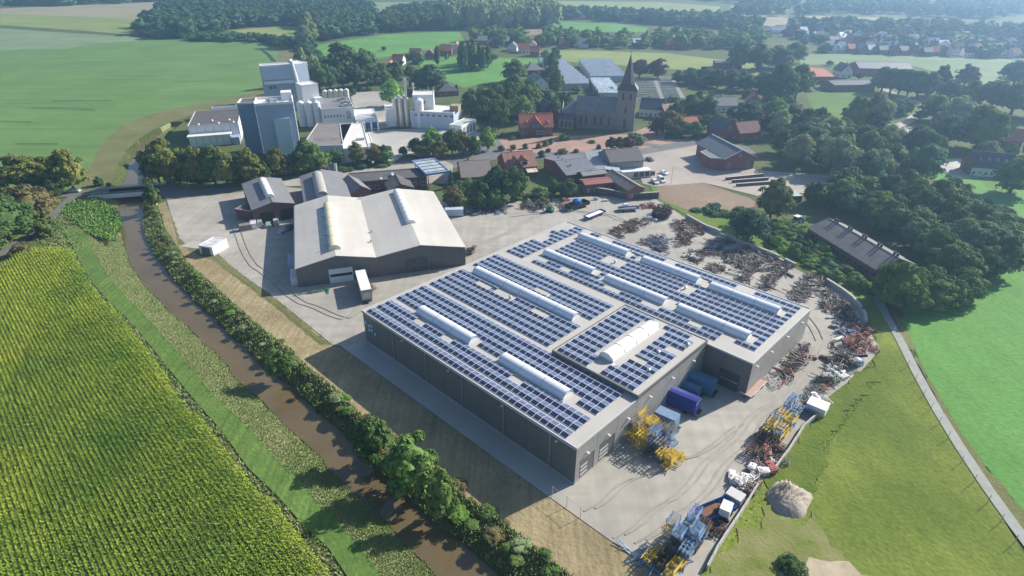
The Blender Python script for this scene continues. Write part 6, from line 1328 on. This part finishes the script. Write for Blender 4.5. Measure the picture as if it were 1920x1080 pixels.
def boxtrailer(label, p, ang, L, W_, H_, m_, z0=.9, cat='trailer', topm=None, rounded=False):
    t = thing('box_trailer', label, cat, p, ang)
    if rounded: mb = MB(); pr = [(0,z0),(W_,z0),(W_,H_-.5),(W_-.4,H_-.08),(W_/2,H_),(.4,H_-.08),(0,H_-.5)]; mb.yprism(pr, 0, L); part('tarp_body', mb, m_, t)
    else: part('body', MB().box(0,W_,0,L,z0,H_), m_, t); part('roof', MB().box(-.03,W_+.03,-.03,L+.03,H_+.002,H_+.09), topm or m_, t)
    part('chassis', MB().box(.2,W_-.2,-.6,L,z0-.25,z0-.01), BLACK, t)
    wm = shared('twheel', lambda: MB().cyl((-.15,0,0),(.15,0,0),.45,n=14).mesh('wheel', TYRE))
    for y in (L*.2, L*.72, L*.84):
        for x in (.2, W_-.2): link('wheel', wm, t, (x, y, .45))
    part('rear_door', MB().box(.08,W_-.08,-.05,-.002,z0+.08,H_-.6), GALV if topm else m_, t)
    return t
o, a, w, _ = frame3((680,570),(692,568),0); boxtrailer('long box trailer with a white roof standing at the hall front', o, a, 11.5, 2.6, 3.9, CLAD_L, topm=WHITEW)
ang = facing((1316,773),(1268,752)) - math.pi/2
boxtrailer('dark navy blue tarpaulin trailer in the warehouse recess', at(1300,785), ang, 9.5, 2.7, 3.9, PAINT['navy'], rounded=True)
boxtrailer('teal blue tarpaulin trailer nearest the inner warehouse wall', at(1331,748), ang, 8.5, 2.7, 3.9, PAINT['teal'], rounded=True)
boxtrailer('low blue covered trailer between the navy and teal ones', at(1306,752), ang, 6, 2.4, 2.6, PAINT['teal'], rounded=True)
boxtrailer('periwinkle blue container standing at the tall frame stack', at(1262,812), ang, 4.2, 2.4, 2.9, PAINT['blue'], z0=.3)
boxtrailer('pale blue caravan like container beside the garden trees', at(835,403), facing((836,403),(866,402))-math.pi/2, 6.2, 2.4, 2.7, PALEB, z0=.4)
boxtrailer('white lorry body with a dark roof opening on the yard edge', at(1517,757), facing((1520,745),(1552,758))-math.pi/2, 3.6, 3.0, 2.0, WHITEW, z0=.4)
boxtrailer('grey white container box at the sandy corner', at(1368,925), facing((1372,925),(1398,940))-math.pi/2, 2.6, 2.0, 1.6, CLAD_L, z0=.2, topm=TRIM)
boxtrailer('brown storage box left of the parked vans', at(450,431), facing((450,431),(468,428))-math.pi/2, 3.6, 2.2, 2.0, MATS['brown_grey_roof'], z0=.1)
def flatbed(label, p, ang, L, W_, bedm, sidem, side=.5, z=.9):
    t = thing('flatbed_trailer', label, 'trailer', p, ang)
    part('bed', MB().box(0,L,0,W_,z,z+.15), bedm, t)
    for q in ((0,L,-.06,0),(0,L,W_,W_+.06)): part('side_board', MB().box(q[0],q[1],q[2],q[3],z,z+side), sidem, t)
    for q in ((-.06,0,0,W_),(L,L+.06,0,W_)): part('end_board', MB().box(q[0],q[1],q[2],q[3],z,z+side), sidem, t)
    wm = shared('fwheel', lambda: MB().cyl((0,-.13,0),(0,.13,0),.42,n=14).mesh('wheel', TYRE))
    for x in (L*.2, L*.75):
        for y in (.15, W_-.15): link('wheel', wm, t, (x, y, .42))
    part('drawbar', MB().beam((-.05,W_/2,z-.2),(-1.6,W_/2,.5),.12), BLACK, t); return t
t = flatbed('flat trailer with a pinkish wooden bed along the east wall', at(1406,752), facing((1414,752),(1450,716)), 7.5, 2.4, mat('pink_boards', (.42,.27,.22), var=.1, scale=2), WHITEW, .25)
flatbed('bright blue tipper body with a rusty inside', at(1322,985), facing((1325,985),(1372,945))-.25, 6.2, 2.6, mat('rusty_bed', (.17,.08,.05), var=.2, scale=1), PAINT['royal'], .9, .5)
b = boxtrailer('white square tank set in the end of the blue tipper body', at(1352,957), facing((1345,950),(1372,962))-math.pi/2, 1.6, 2.2, 2.6, WHITEW, z0=1.2, cat='tank')
flatbed('blue flat trailer carrying a white load on the upper yard', at(1104,415), facing((1104,415),(1150,396)), 9, 2.4, WHITEW, PAINT['navy'], .5)
flatbed('dark low loader with olive tarpaulin on the upper yard', at(1070,398), facing((1070,398),(1118,384)), 9, 3.2, mat('olive_tarp', (.10,.10,.07), var=.3, scale=1), BLACK, 1.2)
flatbed('blue grey trailer with a white bale near the yard wall', at(1162,399), facing((1162,399),(1196,397)), 7, 2.4, PAINT['iron'], PAINT['blue'], .5)
link('bale', MB().cyl((0,0,0),(1.6,0,0),.6,n=12).mesh('bale', WHITEW), None, at(1168,393)+Vector((0,0,1.68)), .3, label='white wrapped bale lying on the blue grey trailer', category='bale')
def tracked(label, p, ang, m_):
    t = thing('small_excavator', label, 'excavator', p, ang); part('cab', MB().box(.3,1.6,-.7,.7,.9,2.4), m_, t)
    for y in (-1.1,.7): part('track', MB().box(-.2,2.2,y,y+.4,0,.7), BLACK, t)
    part('base', MB().box(-.5,2.3,-.9,.9,.6,.95), m_, t); part('boom', MB().beam((1.8,0,1.2),(3.2,0,2.6),.25).beam((3.2,0,2.6),(4.2,0,.8),.2), m_, t)
tracked('small green loader standing alone on the upper yard', at(1036,398), 2.9, PAINT['green'])
t = thing('blue_tank', 'upright royal blue tank on the upper yard', 'tank', at(1081,388)); part('vessel', MB().cyl((0,0,.4),(0,0,2.6),1.6,n=16).cyl((0,0,2.6),(0,0,3.1),1.6,.5,n=16), PAINT['royal'], t)
mb = MB()
for k in range(4): c_, s_ = math.cos(k*1.57)*1.3, math.sin(k*1.57)*1.3; mb.cyl((c_,s_,0),(c_,s_,.45),.08)
part('stand', mb, BLACK, t, kind='stuff')
t = thing('tractor', 'blue vehicle with a white cab parked at the edge of the rounded wood', 'tractor', at(1491,420), .6)
part('hood', MB().box(1.4,3.6,-.5,.5,.8,1.8), PAINT['royal'], t); part('cab', MB().box(-.6,1.35,-.8,.8,1.0,2.7), PAINT['royal'], t); part('cab_roof', MB().box(-.7,1.45,-.9,.9,2.71,2.85), WHITEW, t); part('cab_window', MB().box(-.64,1.39,-.84,.84,1.8,2.6), GLASS, t)
for x, y, r in ((0,-.95,.8),(0,.95,.8),(3,-.8,.5),(3,.8,.5)): part('wheel', MB().cyl((x,y-.2,r),(x,y+.2,r),r,n=14), TYRE, t)
t = thing('oil_drum_tank', 'blue and white round tank at the yard corner', 'tank', at(1606,684)); part('vessel', MB().cyl((0,0,0),(0,0,1.5),1.0,n=14), PAINT['royal'], t); part('lid', MB().cyl((0,0,1.5),(0,0,1.7),.7,.5,n=14), WHITEW, t)

# ---- concrete block wall round the yard, low edge wall, sand heap
def blockwall(label, pts, bl=1.9, bh=.8, courses=2, depth=.7, gap=(), m_=YARD2):
    P = [at(x, y) for x, y in pts]; t = thing('block_wall', label, 'wall', P[0])
    me = MB().box(.02, bl-.04, -depth/2, depth/2, .01, bh-.02).mesh('concrete_block', m_); n = 0
    for a, b in zip(P, P[1:]):
        d = b-a; k = max(1, round(d.length/bl)); an = math.atan2(d.y, d.x)
        for i in range(k):
            n += 1
            for c in range(courses):
                if (n*7+c*3) % 11 == 0 and c: continue
                o = link('concrete_block', me, t, a-P[0]+d*(i/k)+Vector((0,0,c*bh)), an+U(-.02,.02)); o.scale = (d.length/k/bl, 1, 1)
    return t
blockwall('pale concrete block wall along the rusty heaps', [(1287,410),(1321,429),(1342,437),(1394,461),(1450,483),(1490,503)], courses=2)
blockwall('curved concrete block wall at the bend of the yard', [(1548,531),(1576,549),(1596,564),(1612,583),(1619,596),(1621,610)], courses=2)
blockwall('low concrete edge wall behind the blue and yellow row', [(1545,770),(1505,805),(1478,848),(1448,888)], courses=1, bh=1.2, depth=.3)
blockwall('low concrete edge wall behind the sandy corner row', [(1420,915),(1385,970),(1345,1030),(1325,1070)], courses=1, bh=1.2, depth=.3)
pw = [at(*q) for q in ((1083,358),(1140,367),(1180,375),(1234,372))]; t = thing('retaining_wall', 'dark retaining wall with a grey cap above the upper yard', 'wall', pw[0])
for a_, b_ in zip(pw, pw[1:]):
    part('wall_face', MB().beam(a_-pw[0]+Vector((0,0,1.2)), b_-pw[0]+Vector((0,0,1.2)), .5, 2.4), mat('mossy_concrete', (.07,.075,.06), var=.4, scale=.6), t)
    part('wall_cap', MB().beam(a_-pw[0]+Vector((0,0,2.5)), b_-pw[0]+Vector((0,0,2.5)), .9, .18), YARD, t)
c0 = at(1478, 938); R0 = wid(1478, 945, 40); nv, nu = 26, 56; V = []
from mathutils import noise
for j in range(nv+1):
    for i in range(nu):
        r_ = j/nv; th = 2*math.pi*i/nu; ex = 1+.22*math.cos(th*2-1.0)+.10*math.sin(3*th+.6)+.05*math.sin(5*th)
        x, y = math.cos(th)*r_*ex, math.sin(th)*r_*1.15
        z = (max(0, 1-(r_)**2.2))*.58
        z += .35*math.exp(-((x-.05)**2/.12+(y-.62)**2/.10))*max(0,1-r_)**.3
        z += max(0, 1-r_)**.5*(.20*math.sin((x*.6-y)*26+2*math.sin(x*4))*max(0,min(1,(y+.35)*1.6)) + .10*noise.noise(Vector((x*3,y*3,1)))+.05*noise.noise(Vector((x*9,y*9,3))))
        V.append((x*R0, y*R0, z*R0*.85-.06))
F_ = [(j*nu+i, (j+1)*nu+i, (j+1)*nu+(i+1)%nu, j*nu+(i+1)%nu) for j in range(nv) for i in range(nu)]
me = bpy.data.meshes.new('sand_heap'); me.from_pydata(V, [], F_); me.materials.append(mat('heap_sand', (.30,.26,.22), c2=(.38,.33,.28), var=0, scale=.5, rough=.95, bump=.4, bscale=3)); smooth(me)
link('sand_heap', me, None, (c0.x, c0.y, 0), label='big ribbed grey heap of sand on the meadow beside the yard', category='sand heap')

tm_ = mat('tyre_marks', (.318,.30,.264), coords='W', scale=.4, var=.12, rough=.9)
for pts in ([(1150,1010),(1250,940),(1340,850),(1420,770),(1500,700),(1540,640)],[(1190,1020),(1290,950),(1380,850),(1450,770),(1520,690)],[(1095,960),(1180,900),(1290,860),(1400,790)],[(1040,385),(960,430),(900,460),(800,530),(700,600)],[(420,400),(470,500),(560,570),(640,600),(700,560)],[(1200,430),(1140,405),(1060,395),(940,410)],[(1530,640),(1480,560),(1455,540)]):
    for d_ in (0, 1.9):
        P_ = [at(*q) for q in pts]; o_ = []
        fine = []
        for a_, b_ in zip(P_, P_[1:]):
            for k_ in range(6): fine.append(a_.lerp(b_, k_/6)+Vector((d_+.5*math.sin(k_), d_*.3, 0)))
        LAYER[0] += 1; z_ = LAYER[0]*.005; mb = MB()
        for a_, b_ in zip(fine, fine[1:]):
            n_ = (b_-a_).normalized().cross(Vector((0,0,1)))*.17; mb.add([(a_.x-n_.x,a_.y-n_.y,z_),(a_.x+n_.x,a_.y+n_.y,z_),(b_.x+n_.x,b_.y+n_.y,z_),(b_.x-n_.x,b_.y-n_.y,z_)], [(0,1,2,3)])
        link('tyre_track', mb.mesh('tyre_track', tm_), kind='structure')

# ---- fences, flags, lamps
def fence(label, pts, step=2.4, h=1.5, rails=(1.35,.8)):
    P = [at(x, y) for x, y in pts]; t = thing('wire_fence', label, 'fence', P[0]); pm = shared(('post', h), lambda: MB().box(-.035,.035,-.035,.035,0,h).mesh('post', GALV)); mb = MB()
    for a, b in zip(P, P[1:]):
        d = b-a; k = max(1, round(d.length/step))
        for i in range(k+1): link('post', pm, t, a-P[0]+d*(i/k), math.atan2(d.y, d.x))
        for z in rails: mb.beam(a-P[0]+Vector((0,0,z)), b-P[0]+Vector((0,0,z)), .035)
    part('wire', mb, GALV, t, kind='stuff')
fence('posts of a wire fence along the gravel path on the meadow', [(1700,690),(1730,745),(1775,825),(1800,870),(1850,945),(1900,1020),(1935,1075)], step=4.2, h=2.2, rails=())
fence('short wire fence on the mown strip below the warehouse corner', [(1035,932),(1062,952),(1088,972)], step=2.6, h=2.6, rails=(2.4,))
fence('wire fence along the left edge of the works yard', [(313,378),(320,402),(333,452)], step=3.0, h=1.6)
fence('wire fence between mown strip and yard below the hall', [(400,467),(433,500),(520,563),(622,646)], step=4.5, h=1.3, rails=(1.2,))
def flag(x, yb, yt, m_, label, grp=None):
    h = hgt(x, yb, yt); t = thing('flag', label, 'flag', at(x, yb), U(-.3,.3), grp); part('pole', MB().cyl((0,0,0),(0,0,h),.07,n=8), GALV, t)
    mb = MB(); n = 6
    vs = [(0.1+1.1*i/n, .18*math.sin(i*1.3), z) for z in (h-4.2, h-.2) for i in range(n+1)]
    mb.add(vs, [(i,i+1,n+2+i,n+1+i) for i in range(n)]); part('cloth', mb, m_, t)
flag(905,284,258,WHITEW,'white flag left of the pair by the gatehouse'); flag(912,283,257,WHITEW,'white flag right of the pair by the gatehouse'); flag(897,286,268,WHITEW,'short white flag beside the forecourt trees')
flag(606,334,312,mat('red_cloth', (.5,.04,.03)),'red flag behind the brick workshops'); flag(618,333,306,PAINT['blue'],'blue flag behind the brick workshops'); flag(629,332,305,WHITEW,'white flag behind the brick workshops')
for x, y, l in ((1108,345,'beside the red roofed shed'),(855,262,'on the factory forecourt'),(352,352,'at the avenue'),(828,272,'near the forecourt trees'),(1258,345,'on the car park')):
    t = thing('street_lamp', f'grey street lamp {l}', 'street lamp', at(x, y)); part('pole', MB().cyl((0,0,0),(0,0,6.5),.08,n=8), GALV, t); part('lamp_head', MB().box(-.1,.8,-.15,.15,6.5,6.65), GALV, t)
# low beds and walls on the car park
for i, (pts, l) in enumerate([([(1360,338),(1430,331)],'upper'),([(1372,343),(1440,338)],'middle'),([(1380,350),(1450,345)],'lower')]):
    a_, b_ = at(*pts[0]), at(*pts[1]); t = thing('terrace_wall', f'{l} of three low brick terrace walls beside the car park', 'wall', a_)
    part('wall_face', MB().beam(Vector((0,0,.6)), b_-a_+Vector((0,0,.6)), .5, 1.2), BRICKD, t); part('wall_cap', MB().beam(Vector((0,0,1.25)), b_-a_+Vector((0,0,1.25)), .6, .1), TRIM, t)
# cemetery
land('cemetery_path', [(1185,146),(1262,146),(1285,185),(1192,187)], mat('cemetery_gravel', (.22,.22,.19), coords='W', scale=.4))
HEDG = LEAF['dark']; mb = MB(); ms = MB()
for k in range(12):
    y = 149+k*3.2; a_, b_ = at(1190+k*.2, y), at(1224+k*1.2, y); mb.beam(a_+Vector((0,0,.4)), b_+Vector((0,0,.4)), .7, .8)
    a2_, b2_ = at(1232+k*1.2, y), at(1258+k*1.6, y); mb.beam(a2_+Vector((0,0,.4)), b2_+Vector((0,0,.4)), .7, .8)
    for q in range(16): p = a_.lerp(b_, q/16)+Vector((0,-1.4,0)); ms.box(p.x-.35,p.x+.35,p.y-.1,p.y+.1,.01,U(.6,1.1)); p = a2_.lerp(b2_, q/16)+Vector((0,-1.4,0)); ms.box(p.x-.35,p.x+.35,p.y-.1,p.y+.1,.01,U(.6,1.1))
link('grave_hedges', mb.mesh('grave_hedges', HEDG), kind='stuff', label='rows of clipped hedges in the cemetery behind the church', category='hedge')
link('gravestones', ms.mesh('gravestones', TRIM), kind='stuff', label='rows of small gravestones between the cemetery hedges', category='gravestones')
# river steps beside the mown strip
p0 = at(566,672); t = thing('concrete_ramp', 'narrow concrete ramp with dark steps leading down to the river', 'ramp', p0, facing((566,672),(624,649)))
part('slab', MB().box(0, (at(624,649)-p0).length, -.7, .7, .02, .16), YARD2, t)
for k in range(3): part('step', MB().box(-.4-k*.7, -.1-k*.7, -1.0, 1.0, -.25*k-.1, .10-.25*k), WOOD, t)
t = thing('utility_box', 'white utility cabinet at the end of the bridge', 'cabinet', at(292,384)); part('body', MB().box(-.5,.5,-.3,.3,0,1.5), WHITEW, t); part('lid', MB().box(-.55,.55,-.35,.35,1.5,1.58), TRIM, t)
t = thing('road_sign', 'small white road sign by the junction before the bridge', 'sign', at(140,384)); part('pole', MB().cyl((0,0,0),(0,0,1.4),.05,n=6), GALV, t); part('plate', MB().box(-.5,.5,-.05,.05,1.4,2.1), WHITEW, t)
# field markings: tractor tracks in the crop
mt = mat('crop_track', (.03,.07,.025), coords='W', scale=.2)
ribbon('tractor_track', [(488,92),(502,103),(512,116)], 1.0, mt); ribbon('tractor_track', [(491,92),(506,103),(517,116)], 1.0, mt)
for q in ([(200,143),(250,143),(300,144)], [(60,203),(120,204),(180,206)], [(400,124),(430,124)], [(30,270),(80,270),(110,270)], [(100,190),(210,189)], [(0,228),(60,229)], [(330,153),(400,152)]): ribbon('tractor_track', q, .7, mt)

# ------------------------------------------------------------------ haze: the air between the camera and the far fields
hm = bpy.data.materials.new('haze_air'); hm.use_nodes = True; nt = hm.node_tree; nt.nodes.clear()
ou = nt.nodes.new('ShaderNodeOutputMaterial'); pv = nt.nodes.new('ShaderNodeVolumePrincipled')
pv.inputs['Color'].default_value = (.42,.66,1.0,1); pv.inputs['Density'].default_value = .00036; pv.inputs['Anisotropy'].default_value = .6
nt.links.new(pv.outputs[0], ou.inputs['Volume'])
hz = MB().box(-5200, 5200, -320, 7200, -4, 84).mesh('haze', hm)
link('haze', hz, kind='stuff')

# labels of at most sixteen words
for o in SC.objects:
    l = o.get('label')
    if l and len(l.split()) > 16:
        w = l.split()
        while len(w) > 16 and 'the' in w: w.remove('the')
        o['label'] = ' '.join(w[:16])
